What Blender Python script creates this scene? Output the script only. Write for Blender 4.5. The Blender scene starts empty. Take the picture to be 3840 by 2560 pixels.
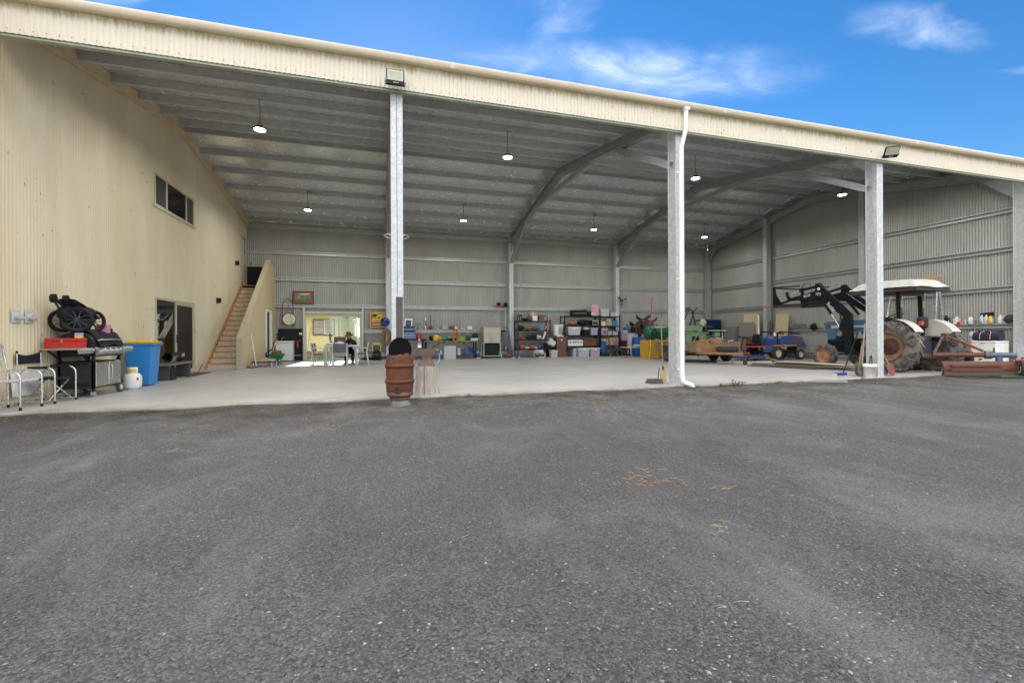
import bpy, math, random
import numpy as np
from mathutils import Matrix, Vector
random.seed(7)
R = math.radians
SC = bpy.context.scene
COL = SC.collection
# ------------------------------------------------------------------ camera
YAW, ROLL, CAMH = 0.283, -0.0046, 1.0889
cam = bpy.data.cameras.new('camera'); camo = bpy.data.objects.new('camera', cam); COL.objects.link(camo)
cam.sensor_fit = 'HORIZONTAL'; cam.sensor_width = 36.0; cam.lens = 36.0*1667.03/3840
cam.shift_y = -21.7/3840; cam.clip_start = 0.05; cam.clip_end = 2000
_F = Vector((math.sin(YAW), math.cos(YAW), 0)); _R = Vector((math.cos(YAW), -math.sin(YAW), 0)); _U = Vector((0, 0, 1))
_r = _R*math.cos(ROLL)+_U*math.sin(ROLL); _u = _U*math.cos(ROLL)-_R*math.sin(ROLL)
camo.matrix_world = Matrix(((_r.x, _u.x, -_F.x, 0), (_r.y, _u.y, -_F.y, 0), (_r.z, _u.z, -_F.z, CAMH), (0, 0, 0, 1)))
SC.camera = camo
# ------------------------------------------------------------------ sky, sun, exposure
SUN_EL, SUN_AZ = R(27), R(2)          # the sun stands behind the shed
world = bpy.data.worlds.new('World'); SC.world = world; world.use_nodes = True
wn, wl = world.node_tree.nodes, world.node_tree.links
wn.clear()
def N(nt, typ, **kw):
    n = nt.new(typ)
    for k, v in kw.items(): setattr(n, k, v)
    return n
wo = N(wn, 'ShaderNodeOutputWorld'); bg = N(wn, 'ShaderNodeBackground'); bg.inputs['Strength'].default_value = 0.06
sky = N(wn, 'ShaderNodeTexSky', sky_type='NISHITA'); sky.sun_disc = False; sky.sun_elevation = SUN_EL; sky.sun_rotation = SUN_AZ
sky.altitude = 200; sky.air_density = 1.0; sky.dust_density = 0.05; sky.ozone_density = 3.0
hsv = N(wn, 'ShaderNodeHueSaturation'); hsv.inputs['Saturation'].default_value = 1.30; hsv.inputs['Value'].default_value = 0.99; hsv.inputs['Hue'].default_value = 0.502
wl.new(sky.outputs[0], hsv.inputs['Color'])
tc = N(wn, 'ShaderNodeTexCoord'); sep = N(wn, 'ShaderNodeSeparateXYZ'); wl.new(tc.outputs['Generated'], sep.inputs[0])
def wm(op, a, b=None, c=None):
    n = N(wn, 'ShaderNodeMath', operation=op)
    for i, x in enumerate((a, b, c)):
        if x is None: continue
        if isinstance(x, (int, float)): n.inputs[i].default_value = x
        else: wl.new(x, n.inputs[i])
    return n.outputs[0]
zc = wm('MAXIMUM', sep.outputs[2], 0.06)
px_, py_ = wm('DIVIDE', sep.outputs[0], zc), wm('DIVIDE', sep.outputs[1], zc)
cmb = N(wn, 'ShaderNodeCombineXYZ'); wl.new(px_, cmb.inputs[0]); wl.new(py_, cmb.inputs[1])
def wnoise(scale, detail, sx, sy, rot, off=0, dist=0.6, rough=0.55, offy=None):
    mp = N(wn, 'ShaderNodeMapping'); mp.inputs['Scale'].default_value = (sx, sy, 1); mp.inputs['Rotation'].default_value = (0, 0, rot); mp.inputs['Location'].default_value = (off, off*0.7 if offy is None else offy, 0)
    wl.new(cmb.outputs[0], mp.inputs[0])
    n = N(wn, 'ShaderNodeTexNoise'); n.inputs['Scale'].default_value = scale; n.inputs['Detail'].default_value = detail; n.inputs['Distortion'].default_value = dist; n.inputs['Roughness'].default_value = rough
    wl.new(mp.outputs[0], n.inputs['Vector']); return n.outputs[0]
def wramp(x, a, b):
    n = N(wn, 'ShaderNodeMapRange', interpolation_type='SMOOTHSTEP'); n.inputs[1].default_value = a; n.inputs[2].default_value = b
    wl.new(x, n.inputs[0]); return n.outputs[0]
wrp = wnoise(1.7, 5, 1, 1, 0.4, 7.7, 0.5); wrp2 = wnoise(2.1, 5, 1, 1, -0.6, 2.3, 0.5)
def blob(cx, cy, rx, ry, rot):        # one drift of thin cloud at a place of the cloud layer
    dx, dy = wm('ADD', wm('SUBTRACT', px_, cx), wm('MULTIPLY_ADD', wrp, 0.7, -0.35)), wm('ADD', wm('SUBTRACT', py_, cy), wm('MULTIPLY_ADD', wrp2, 0.34, -0.17))
    c, s = math.cos(rot), math.sin(rot)
    u = wm('DIVIDE', wm('ADD', wm('MULTIPLY', dx, c), wm('MULTIPLY', dy, s)), rx)
    v = wm('DIVIDE', wm('SUBTRACT', wm('MULTIPLY', dy, c), wm('MULTIPLY', dx, s)), ry)
    d = wm('ADD', wm('MULTIPLY', u, u), wm('MULTIPLY', v, v))
    return wramp(wm('SQRT', d), 1.25, 0.0)
wisp = wnoise(2.6, 12, 1.0, 2.4, -0.25, 3.1, 1.2, 0.66)
fill_veil = wnoise(0.35, 6, 1.0, 1.5, -0.35, 28.034, 0.9, 0.55, 5.324)  # thick bright cloud added outside the view to light the yard and fascia
fine = wramp(wisp, 0.28, 0.80)
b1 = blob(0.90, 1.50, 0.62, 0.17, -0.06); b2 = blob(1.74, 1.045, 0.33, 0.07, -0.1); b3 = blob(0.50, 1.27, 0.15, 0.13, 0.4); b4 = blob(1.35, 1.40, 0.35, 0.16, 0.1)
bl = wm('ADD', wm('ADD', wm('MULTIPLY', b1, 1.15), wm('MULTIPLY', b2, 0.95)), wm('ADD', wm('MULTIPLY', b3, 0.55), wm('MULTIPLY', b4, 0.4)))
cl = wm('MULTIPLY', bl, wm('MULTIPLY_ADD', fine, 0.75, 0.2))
cl = wm('ADD', wm('MULTIPLY', cl, 0.16), wm('MULTIPLY', wramp(fill_veil, 0.475, 0.575), wm('MULTIPLY_ADD', fine, 0.35, 0.6)))
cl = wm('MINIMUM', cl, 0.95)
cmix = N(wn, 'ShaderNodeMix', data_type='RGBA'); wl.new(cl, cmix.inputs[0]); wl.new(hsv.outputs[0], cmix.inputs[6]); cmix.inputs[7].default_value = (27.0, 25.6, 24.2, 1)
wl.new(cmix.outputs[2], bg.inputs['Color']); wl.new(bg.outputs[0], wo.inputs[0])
sl = bpy.data.lights.new('sun', 'SUN'); sl.energy = 3.0; sl.angle = R(0.55); sl.color = (1.0, 0.94, 0.85)
slo = bpy.data.objects.new('sun', sl); COL.objects.link(slo)
_sd = Vector((math.sin(SUN_AZ)*math.cos(SUN_EL), math.cos(SUN_AZ)*math.cos(SUN_EL), math.sin(SUN_EL)))
slo.rotation_euler = (-_sd).to_track_quat('-Z', 'Y').to_euler(); slo.location = (0, 60, 40)
vs = SC.view_settings; vs.view_transform = 'Standard'; vs.look = 'None'; vs.gamma = 1; vs.use_curve_mapping = False
vs.exposure = 1.6
SC.cycles.max_bounces = 8; SC.cycles.diffuse_bounces = 5; SC.cycles.glossy_bounces = 4; SC.cycles.sample_clamp_indirect = 6.0
SC.cycles.use_denoising = True
try: SC.cycles.denoiser = 'OPENIMAGEDENOISE'
except Exception: pass
# ------------------------------------------------------------------ mesh builder
class MB:
    def __init__(s): s.v = []; s.f = []; s.mi = []; s.sm = []; s.M = Matrix.Identity(4); s.m = 0
    def at(s, loc=(0, 0, 0), rot=(0, 0, 0), sc=None):
        from mathutils import Euler
        s.M = Matrix.Translation(loc) @ Euler(rot).to_matrix().to_4x4()
        if sc: s.M = s.M @ Matrix.Diagonal((*sc, 1))
        return s
    def add(s, vs, fs, smooth=False, m=None):
        o = len(s.v); s.v += [tuple(s.M @ Vector(p)) for p in vs]
        for f in fs: s.f.append(tuple(i+o for i in f)); s.mi.append(s.m if m is None else m); s.sm.append(smooth)
        return s
    def box(s, x0, x1, y0, y1, z0, z1, m=None, b=0.0):
        if b <= 0:
            return s.add([(x0,y0,z0),(x1,y0,z0),(x1,y1,z0),(x0,y1,z0),(x0,y0,z1),(x1,y0,z1),(x1,y1,z1),(x0,y1,z1)],
                  [(0,3,2,1),(4,5,6,7),(0,1,5,4),(1,2,6,5),(2,3,7,6),(3,0,4,7)], False, m)
        b = min(b, (x1-x0)*.45, (y1-y0)*.45, (z1-z0)*.45)
        def ring(i, z): return [(x0+i,y0+b,z),(x0+b,y0+i,z),(x1-b,y0+i,z),(x1-i,y0+b,z),(x1-i,y1-b,z),(x1-b,y1-i,z),(x0+b,y1-i,z),(x0+i,y1-b,z)]
        v0 = [(x0+b,y0+b,z0),(x1-b,y0+b,z0),(x1-b,y1-b,z0),(x0+b,y1-b,z0)]
        v3 = [(x,y,z1) for x,y,_ in v0]
        vs_ = v0+ring(0, z0+b)+ring(0, z1-b)+v3
        fs = [(0,3,2,1),(20,21,22,23)]
        for k in range(8): fs.append((4+k, 4+(k+1)%8, 12+(k+1)%8, 12+k))
        for k in range(4):
            a, bb_ = 4+2*k, 5+2*k; n = 4+(2*k+2)%8
            fs.append((k, bb_, a)) ; fs.append((k, (k+1)%4, n, bb_))
            a, bb_ = 12+2*k, 13+2*k; n = 12+(2*k+2)%8
            fs.append((20+k, a, bb_)); fs.append((20+k, bb_, n, 20+(k+1)%4))
        return s.add(vs_, fs, False, m)
    def cb(s, c, d, m=None, b=0.0):
        return s.box(c[0]-d[0]/2, c[0]+d[0]/2, c[1]-d[1]/2, c[1]+d[1]/2, c[2]-d[2]/2, c[2]+d[2]/2, m, b)
    def cyl(s, p0, p1, r0, r1=None, n=12, m=None, cap=True, smooth=True):
        r1 = r0 if r1 is None else r1
        p0, p1 = Vector(p0), Vector(p1); a = (p1-p0).normalized()
        u = a.orthogonal().normalized(); w = a.cross(u)
        vs_ = []
        for p, r in ((p0, r0), (p1, r1)):
            for k in range(n):
                t = 2*math.pi*k/n; vs_.append(p+(u*math.cos(t)+w*math.sin(t))*r)
        s.add(vs_, [(k, (k+1) % n, n+(k+1) % n, n+k) for k in range(n)], smooth, m)
        if cap: s.add(vs_, [tuple(range(n-1, -1, -1)), tuple(range(n, 2*n))], False, m)
        return s
    def tube(s, pts, r, n=8, m=None, closed=False):
        P = [Vector(p) for p in pts]; L = len(P); rs = r if isinstance(r, (list, tuple)) else [r]*L
        vs_ = []; u = None
        for i, p in enumerate(P):
            if closed: t = (P[(i+1) % L]-P[i-1])
            else: t = (P[min(i+1, L-1)]-P[max(i-1, 0)])
            t = t.normalized() if t.length > 1e-9 else Vector((0, 0, 1))
            if u is None: u = t.orthogonal().normalized()
            u = (u-t*u.dot(t)); u = u.normalized() if u.length > 1e-6 else t.orthogonal().normalized()
            w = t.cross(u)
            for k in range(n):
                a = 2*math.pi*k/n; vs_.append(p+(u*math.cos(a)+w*math.sin(a))*rs[i])
        fs = []
        for i in range(L if closed else L-1):
            j = (i+1) % L
            for k in range(n): fs.append((i*n+k, i*n+(k+1) % n, j*n+(k+1) % n, j*n+k))
        s.add(vs_, fs, True, m)
        if not closed: s.add(vs_, [tuple(range(n-1, -1, -1)), tuple(range((L-1)*n, L*n))], False, m)
        return s
    def lathe(s, prof, n=20, m=None, smooth=True, cap=True):
        vs_ = []
        for r, z in prof:
            for k in range(n):
                t = 2*math.pi*k/n; vs_.append((r*math.cos(t), r*math.sin(t), z))
        fs = []
        for i in range(len(prof)-1):
            for k in range(n): fs.append((i*n+k, i*n+(k+1) % n, (i+1)*n+(k+1) % n, (i+1)*n+k))
        s.add(vs_, fs, smooth, m)
        if cap: s.add(vs_, [tuple(range(n-1, -1, -1)), tuple(range((len(prof)-1)*n, len(prof)*n))], False, m)
        return s
    def prism(s, poly, d0, d1, axis='y', m=None, smooth=False):
        # poly in the plane square to axis: 'y' -> (x,z), 'x' -> (y,z), 'z' -> (x,y)
        def P(a, b, d): return (a, d, b) if axis == 'y' else (d, a, b) if axis == 'x' else (a, b, d)
        n = len(poly); vs_ = [P(a, b, d0) for a, b in poly]+[P(a, b, d1) for a, b in poly]
        s.add(vs_, [tuple(range(n)), tuple(range(2*n-1, n-1, -1))], False, m)
        return s.add(vs_, [(k, (k+1) % n, n+(k+1) % n, n+k) for k in range(n)], smooth, m)
    def grid(s, fn, nu, nv, m=None, smooth=True, closed=False):
        vs_ = [fn(i/nu, j/nv) for i in range(nu+1) for j in range(nv+1)]
        fs = [(i*(nv+1)+j, (i+1)*(nv+1)+j, (i+1)*(nv+1)+j+1, i*(nv+1)+j+1) for i in range(nu) for j in range(nv)]
        return s.add(vs_, fs, smooth, m)
    def ball(s, c, r, n=12, k=8, m=None):
        r = r if isinstance(r, (tuple, list)) else (r, r, r)
        return s.grid(lambda a, b: (c[0]+r[0]*math.cos(2*math.pi*a)*math.sin(math.pi*b), c[1]+r[1]*math.sin(2*math.pi*a)*math.sin(math.pi*b), c[2]-r[2]*math.cos(math.pi*b)), n, k, m)
    def bar(s, p0, p1, w, h, m=None, up=(0, 0, 1)):        # rectangular bar between two points
        p0, p1 = Vector(p0), Vector(p1); a = (p1-p0).normalized(); u = Vector(up)
        x = a.cross(u); x = x.normalized() if x.length > 1e-5 else a.orthogonal().normalized(); z = x.cross(a)
        vs_ = [p+x*(w/2*i)+z*(h/2*j) for p in (p0, p1) for i, j in ((-1,-1),(1,-1),(1,1),(-1,1))]
        return s.add(vs_, [(0,3,2,1),(4,5,6,7),(0,1,5,4),(1,2,6,5),(2,3,7,6),(3,0,4,7)], False, m)
    def mesh(s, name):
        me = bpy.data.meshes.new(name); me.from_pydata(s.v, [], s.f); me.update()
        me.polygons.foreach_set('use_smooth', s.sm); me.polygons.foreach_set('material_index', s.mi); return me
    def build(s, name, mats, parent=None, loc=None, rot=None):
        me = s.mesh(name)
        for mt in (mats if isinstance(mats, (list, tuple)) else [mats]): me.materials.append(mt)
        return link(name, me, parent, loc, rot)
def link(name, me, parent=None, loc=None, rot=None):
    o = bpy.data.objects.new(name, me); COL.objects.link(o)
    if loc: o.location = loc
    if rot: o.rotation_euler = rot
    if parent: o.parent = parent
    return o
def tag(o, label=None, cat=None, group=None, kind=None):
    if label: o['label'] = label
    if cat: o['category'] = cat
    if group: o['group'] = group
    if kind: o['kind'] = kind
    return o
def thing(name, label, cat, loc=(0, 0, 0), rz=0.0, group=None):
    o = bpy.data.objects.new(name, None); COL.objects.link(o); o.empty_display_size = .1
    o.location = loc; o.rotation_euler = (0, 0, rz); return tag(o, label, cat, group)
def one(name, label, cat, mb, mats, loc=None, rz=0.0, group=None):
    return tag(mb.build(name, mats, None, loc, (0, 0, rz)), label, cat, group)
def copy_tree(o, parent=None):
    c = o.copy(); COL.objects.link(c); c.parent = parent
    for ch in [x for x in COL.objects if x.parent == o]: copy_tree(ch, c)
    return c
def text(body, size, mat_, name, parent, loc, rot, depth=0.002, align='LEFT', sx=1.0):
    cu = bpy.data.curves.new(name, 'FONT'); cu.body = body; cu.size = size; cu.extrude = depth; cu.align_x = align
    t = bpy.data.objects.new(name, cu); COL.objects.link(t); bpy.context.view_layer.update()
    me = bpy.data.meshes.new_from_object(t.evaluated_get(bpy.context.evaluated_depsgraph_get()))
    bpy.data.objects.remove(t); bpy.data.curves.remove(cu)
    me.materials.clear(); me.materials.append(mat_); me.name = name
    o = link(name, me, parent, loc, rot); o.scale = (sx, 1, 1); return o
# ------------------------------------------------------------------ materials
_MC = {}
def rgb(h):                                 # sRGB hex -> linear
    c = [int(h[i:i+2], 16)/255 for i in (0, 2, 4)]
    return tuple(x/12.92 if x <= .04045 else ((x+.055)/1.055)**2.4 for x in c)
def mat(name, col, rough=.6, metal=0.0, var=.14, vs=5.0, bump=0.0, bs=60.0, col2=None, amt=.5, s2=4.0, soft=.08, stretch=None, alpha=None, coords='Object', spec=None):
    if name in _MC: return _MC[name]
    if isinstance(col, str): col = rgb(col)
    if isinstance(col2, str): col2 = rgb(col2)
    m = bpy.data.materials.new(name); m.use_nodes = True; nt = m.node_tree.nodes; L = m.node_tree.links
    p = nt['Principled BSDF']; p.inputs['Metallic'].default_value = metal; p.inputs['Roughness'].default_value = rough
    if spec is not None: p.inputs['Specular IOR Level'].default_value = spec
    t = N(nt, 'ShaderNodeTexCoord'); vec = t.outputs[coords]
    if stretch:
        mp = N(nt, 'ShaderNodeMapping'); mp.inputs['Scale'].default_value = stretch; L.new(vec, mp.inputs[0]); vec = mp.outputs[0]
    def noise(sc, det=6, dist=0, r=.6):
        n = N(nt, 'ShaderNodeTexNoise'); n.inputs['Scale'].default_value = sc; n.inputs['Detail'].default_value = det; n.inputs['Distortion'].default_value = dist; n.inputs['Roughness'].default_value = r
        L.new(vec, n.inputs['Vector']); return n.outputs[0]
    def ramp(x, a, b, c0, c1):
        n = N(nt, 'ShaderNodeMapRange'); n.inputs[1].default_value = a; n.inputs[2].default_value = b; n.inputs[3].default_value = c0; n.inputs[4].default_value = c1; L.new(x, n.inputs[0]); return n.outputs[0]
    n1 = noise(vs)
    mx = N(nt, 'ShaderNodeMix', data_type='RGBA'); L.new(ramp(n1, .3, .7, 0, 1), mx.inputs[0])
    mx.inputs[6].default_value = (*[max(0, c*(1-var)) for c in col], 1); mx.inputs[7].default_value = (*[min(1, c*(1+var)) for c in col], 1)
    out = mx.outputs[2]
    if col2:
        m2 = N(nt, 'ShaderNodeMix', data_type='RGBA'); L.new(ramp(noise(s2, 8, .4), 1-amt-soft, 1-amt+soft, 0, 1), m2.inputs[0]); L.new(out, m2.inputs[6]); m2.inputs[7].default_value = (*col2, 1); out = m2.outputs[2]
    L.new(out, p.inputs['Base Color'])
    L.new(ramp(noise(vs*2.3, 4), .3, .7, max(.02, rough*.82), min(1, rough*1.15)), p.inputs['Roughness'])
    if bump:
        b = N(nt, 'ShaderNodeBump'); b.inputs['Strength'].default_value = bump; b.inputs['Distance'].default_value = .01; L.new(noise(bs, 5), b.inputs['Height']); L.new(b.outputs[0], p.inputs['Normal'])
    if alpha is not None:
        p.inputs['Alpha'].default_value = alpha
    _MC[name] = m; return m
def glass(name, col=(.8, .85, .85), rough=.02, alpha=.25):
    if name in _MC: return _MC[name]
    m = bpy.data.materials.new(name); m.use_nodes = True; nt = m.node_tree.nodes; L = m.node_tree.links; nt.clear()
    o = N(nt, 'ShaderNodeOutputMaterial'); tr = N(nt, 'ShaderNodeBsdfTransparent'); tr.inputs[0].default_value = (*col, 1)
    g = N(nt, 'ShaderNodeBsdfGlossy'); g.inputs['Roughness'].default_value = rough; fr = N(nt, 'ShaderNodeFresnel'); fr.inputs[0].default_value = 1.5
    mx = N(nt, 'ShaderNodeMixShader'); L.new(fr.outputs[0], mx.inputs[0]); L.new(tr.outputs[0], mx.inputs[1]); L.new(g.outputs[0], mx.inputs[2]); L.new(mx.outputs[0], o.inputs[0])
    _MC[name] = m; return m
def emit(name, col, st):
    m = bpy.data.materials.new(name); m.use_nodes = True; p = m.node_tree.nodes['Principled BSDF']
    p.inputs['Base Color'].default_value = (*col, 1); p.inputs['Emission Color'].default_value = (*col, 1); p.inputs['Emission Strength'].default_value = st; return m

CREAM2 = mat('cream_trim', (.62, .53, .37), .45, 0, .06, 3)
ZINC = mat('zinc_lining', (.37, .37, .335), .50, .30, .10, 1.5, stretch=(1, 1, .3))
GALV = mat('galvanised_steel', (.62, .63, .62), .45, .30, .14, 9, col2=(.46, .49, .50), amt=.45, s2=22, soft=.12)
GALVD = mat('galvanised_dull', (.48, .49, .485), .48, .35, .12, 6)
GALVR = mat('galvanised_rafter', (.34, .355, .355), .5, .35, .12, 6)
FOIL = mat('foil_lining', (.84, .85, .855), .25, .68, .05, 2.2, bump=.06, bs=3)
WHITE = mat('white_paint', (.80, .80, .78), .45, 0, .05, 6)
OFFW = mat('offwhite_plastic', (.72, .71, .67), .5, 0, .06, 6)
BLACK = mat('black_plastic', (.009, .009, .010), .55, 0, .25, 8, spec=.3)
BLACKM = mat('black_metal', (.012, .012, .013), .42, .1, .25, 8, spec=.35)
DKGREY = mat('dark_grey', (.07, .07, .072), .6, 0, .2, 8)
GREY = mat('mid_grey', (.28, .28, .28), .6, 0, .12, 8)
LGREY = mat('light_grey', (.52, .53, .53), .5, 0, .08, 8)
STEEL = mat('brushed_steel', (.55, .55, .53), .3, .9, .1, 12, stretch=(1, 1, .1))
CHROME = mat('aluminium', (.72, .73, .74), .28, .9, .08, 14)
RUBBER = mat('tyre_rubber', (.035, .034, .033), .8, 0, .3, 14, bump=.3, bs=60, col2=(.16, .14, .12), amt=.33, s2=9, soft=.12)
RUST = mat('rust', (.22, .085, .035), .85, .1, .35, 9, bump=.4, bs=50, col2=(.10, .045, .025), amt=.45, s2=6, soft=.2)
NAVY = mat('navy_cloth', (.009, .011, .020), .9, 0, .25, 20, bump=.3, bs=120)
BLUEP = mat('blue_plastic', (.035, .20, .52), .42, 0, .08, 4)
DBLUE = mat('dark_blue_plastic', (.012, .06, .30), .4, 0, .12, 5)
YELL = mat('yellow_plastic', (.80, .52, .03), .42, 0, .07, 5)
REDP = mat('red_paint', (.52, .03, .025), .4, 0, .12, 9, col2=(.25, .03, .02), amt=.3, s2=12)
GREENP = mat('green_plastic', (.02, .22, .08), .45, 0, .12, 6)
LIME = mat('lime_plastic', (.22, .55, .04), .45, 0, .1, 6)
ORANGE = mat('orange_plastic', (.75, .16, .03), .5, 0, .1, 6)
WOOD = mat('pine_timber', (.52, .29, .12), .6, 0, .25, 6, stretch=(1, 1, 6), bump=.15, bs=40)
PALEW = mat('pale_timber', (.72, .61, .44), .6, 0, .12, 5, stretch=(3, 1, 1))
BROWN = mat('brown_board', (.17, .06, .04), .45, 0, .15, 6)
CARD = mat('cardboard', (.46, .31, .17), .8, 0, .1, 6)
TANB = mat('tan_board', (.45, .38, .27), .7, 0, .08, 4)
LEATH = mat('saddle_leather', (.055, .034, .022), .55, 0, .3, 9, bump=.3, bs=40)
CLEARP = mat('clear_tub_plastic', (.55, .57, .60), .35, 0, .1, 6, col2=(.38, .36, .36), amt=.35, s2=7, soft=.25)
PURP = mat('lilac_plastic', (.42, .38, .60), .45, 0, .1, 6)
PINK = mat('pink_cloth', (.58, .22, .34), .7, 0, .2, 14, bump=.3, bs=40)
GLASS = glass('clear_glass'); DGLASS = glass('tinted_glass', (.25, .27, .27))
# ------------------------------------------------------------------ the setting
XL, XR, YF, YB, YRID = -5.73, 18.46, 8.2, 22.0, 15.1
def RT(y): return 7.2-.173*abs(y-YRID)          # top of the rafters
def special(name, fn):
    m = bpy.data.materials.new(name); m.use_nodes = True; nt = m.node_tree.nodes; L = m.node_tree.links
    fn(nt, L, nt['Principled BSDF']); _MC[name] = m; return m
def nz(nt, L, vec, sc, det=6, rough=.6, dist=0.0, typ='FACTOR'):
    n = N(nt, 'ShaderNodeTexNoise'); n.inputs['Scale'].default_value = sc; n.inputs['Detail'].default_value = det; n.inputs['Roughness'].default_value = rough; n.inputs['Distortion'].default_value = dist
    L.new(vec, n.inputs['Vector']); return n.outputs[0]
def mr(nt, L, x, a, b, c=0.0, d=1.0):
    n = N(nt, 'ShaderNodeMapRange'); n.inputs[1].default_value = a; n.inputs[2].default_value = b; n.inputs[3].default_value = c; n.inputs[4].default_value = d; L.new(x, n.inputs[0]); return n.outputs[0]
def mixc(nt, L, f, a, b, mode='MIX'):
    n = N(nt, 'ShaderNodeMix', data_type='RGBA', blend_type=mode)
    for i, x in ((0, f), (6, a), (7, b)):
        if isinstance(x, (int, float)): n.inputs[i].default_value = x
        elif isinstance(x, tuple): n.inputs[i].default_value = (*x, 1)
        else: L.new(x, n.inputs[i])
    return n.outputs[2]
def mapv(nt, L, vec, sc=(1, 1, 1), rot=0.0):
    mp = N(nt, 'ShaderNodeMapping'); mp.inputs['Scale'].default_value = sc; mp.inputs['Rotation'].default_value = (0, 0, rot); L.new(vec, mp.inputs[0]); return mp.outputs[0]
def gravel_fn(nt, L, p):
    v = N(nt, 'ShaderNodeTexCoord').outputs['Object']
    big = nz(nt, L, v, .35, 5, .55, .6); mid = nz(nt, L, v, 1.6, 6, .6, .3); fin = nz(nt, L, v, 55, 5, .7); tr = nz(nt, L, mapv(nt, L, v, (.55, .16, 1), .55), 1.5, 5, .6, .7)
    vo = N(nt, 'ShaderNodeTexVoronoi'); vo.inputs['Scale'].default_value = 85; vo.inputs['Randomness'].default_value = 1; L.new(v, vo.inputs['Vector'])
    vo2 = N(nt, 'ShaderNodeTexVoronoi'); vo2.inputs['Scale'].default_value = 190; L.new(v, vo2.inputs['Vector'])
    base = mixc(nt, L, mr(nt, L, big, .35, .65), (.140, .132, .124), (.215, .205, .196))
    base = mixc(nt, L, mr(nt, L, mid, .45, .72, 0, .6), base, (.175, .150, .126))
    base = mixc(nt, L, mr(nt, L, tr, .50, .68, 0, .7), base, (.245, .222, .200))
    st = N(nt, 'ShaderNodeSeparateColor'); L.new(vo.outputs['Color'], st.inputs[0])
    base = mixc(nt, L, mr(nt, L, st.outputs[0], .0, 1, 0, .55), mixc(nt, L, .65, base, (.075, .074, .074)), base)
    base = mixc(nt, L, mr(nt, L, st.outputs[1], .93, .99, 0, .25), base, (.26, .265, .27))
    s2 = N(nt, 'ShaderNodeSeparateColor'); L.new(vo2.outputs['Color'], s2.inputs[0])
    base = mixc(nt, L, mr(nt, L, s2.outputs[1], .95, .995, 0, .35), base, (.34, .33, .32))
    base = mixc(nt, L, mr(nt, L, s2.outputs[0], .0, .3, .35, 0), base, (.035, .034, .034))
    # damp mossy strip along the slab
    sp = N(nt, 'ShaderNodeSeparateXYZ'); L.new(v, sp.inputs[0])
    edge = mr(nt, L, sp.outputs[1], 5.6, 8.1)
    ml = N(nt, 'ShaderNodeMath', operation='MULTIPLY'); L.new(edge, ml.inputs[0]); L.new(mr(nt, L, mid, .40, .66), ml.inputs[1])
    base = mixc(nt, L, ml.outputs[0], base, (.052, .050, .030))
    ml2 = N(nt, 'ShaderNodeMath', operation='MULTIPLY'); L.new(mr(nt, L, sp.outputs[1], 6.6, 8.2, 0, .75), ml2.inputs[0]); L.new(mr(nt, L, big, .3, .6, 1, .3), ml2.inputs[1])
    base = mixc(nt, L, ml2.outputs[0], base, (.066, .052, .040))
    base = mixc(nt, L, 1.0, base, mixc(nt, L, st.outputs[2], (.62, .62, .64), (1.35, 1.34, 1.34)), 'MULTIPLY')
    base = mixc(nt, L, 1.0, base, mixc(nt, L, mr(nt, L, nz(nt, L, v, 120, 3, .7), .3, .7), (.72, .72, .72), (1.25, 1.25, 1.25)), 'MULTIPLY')
    pa = nz(nt, L, mapv(nt, L, v, (1, .6, 1), -.5), .8, 9, .74, .7)
    base = mixc(nt, L, mr(nt, L, pa, .50, .74, 0, .55), base, (.29, .278, .262)); base = mixc(nt, L, mr(nt, L, pa, .26, .44, .5, 0), base, (.105, .107, .112))
    base = mixc(nt, L, 1.0, base, (.82, .845, .885), 'MULTIPLY')
    ds = N(nt, 'ShaderNodeVectorMath', operation='DISTANCE'); L.new(v, ds.inputs[0]); ds.inputs[1].default_value = (2.0, 2.95, -.04)
    pt_ = N(nt, 'ShaderNodeMath', operation='MULTIPLY'); L.new(mr(nt, L, ds.outputs['Value'], .55, .05), pt_.inputs[0]); L.new(mr(nt, L, nz(nt, L, v, 7, 6, .7), .48, .62), pt_.inputs[1]); base = mixc(nt, L, mr(nt, L, pt_.outputs[0], 0, 1, 0, .6), base, (.15, .10, .07))
    L.new(base, p.inputs['Base Color']); p.inputs['Roughness'].default_value = .92; p.inputs['Specular IOR Level'].default_value = .25
    h = N(nt, 'ShaderNodeMath', operation='MULTIPLY_ADD'); L.new(vo.outputs['Distance'], h.inputs[0]); h.inputs[1].default_value = -1.2; L.new(fin, h.inputs[2])
    b = N(nt, 'ShaderNodeBump'); b.inputs['Strength'].default_value = .8; b.inputs['Distance'].default_value = .012; L.new(h.outputs[0], b.inputs['Height']); L.new(b.outputs[0], p.inputs['Normal'])
GRAVEL = special('gravel_yard', gravel_fn)
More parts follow.
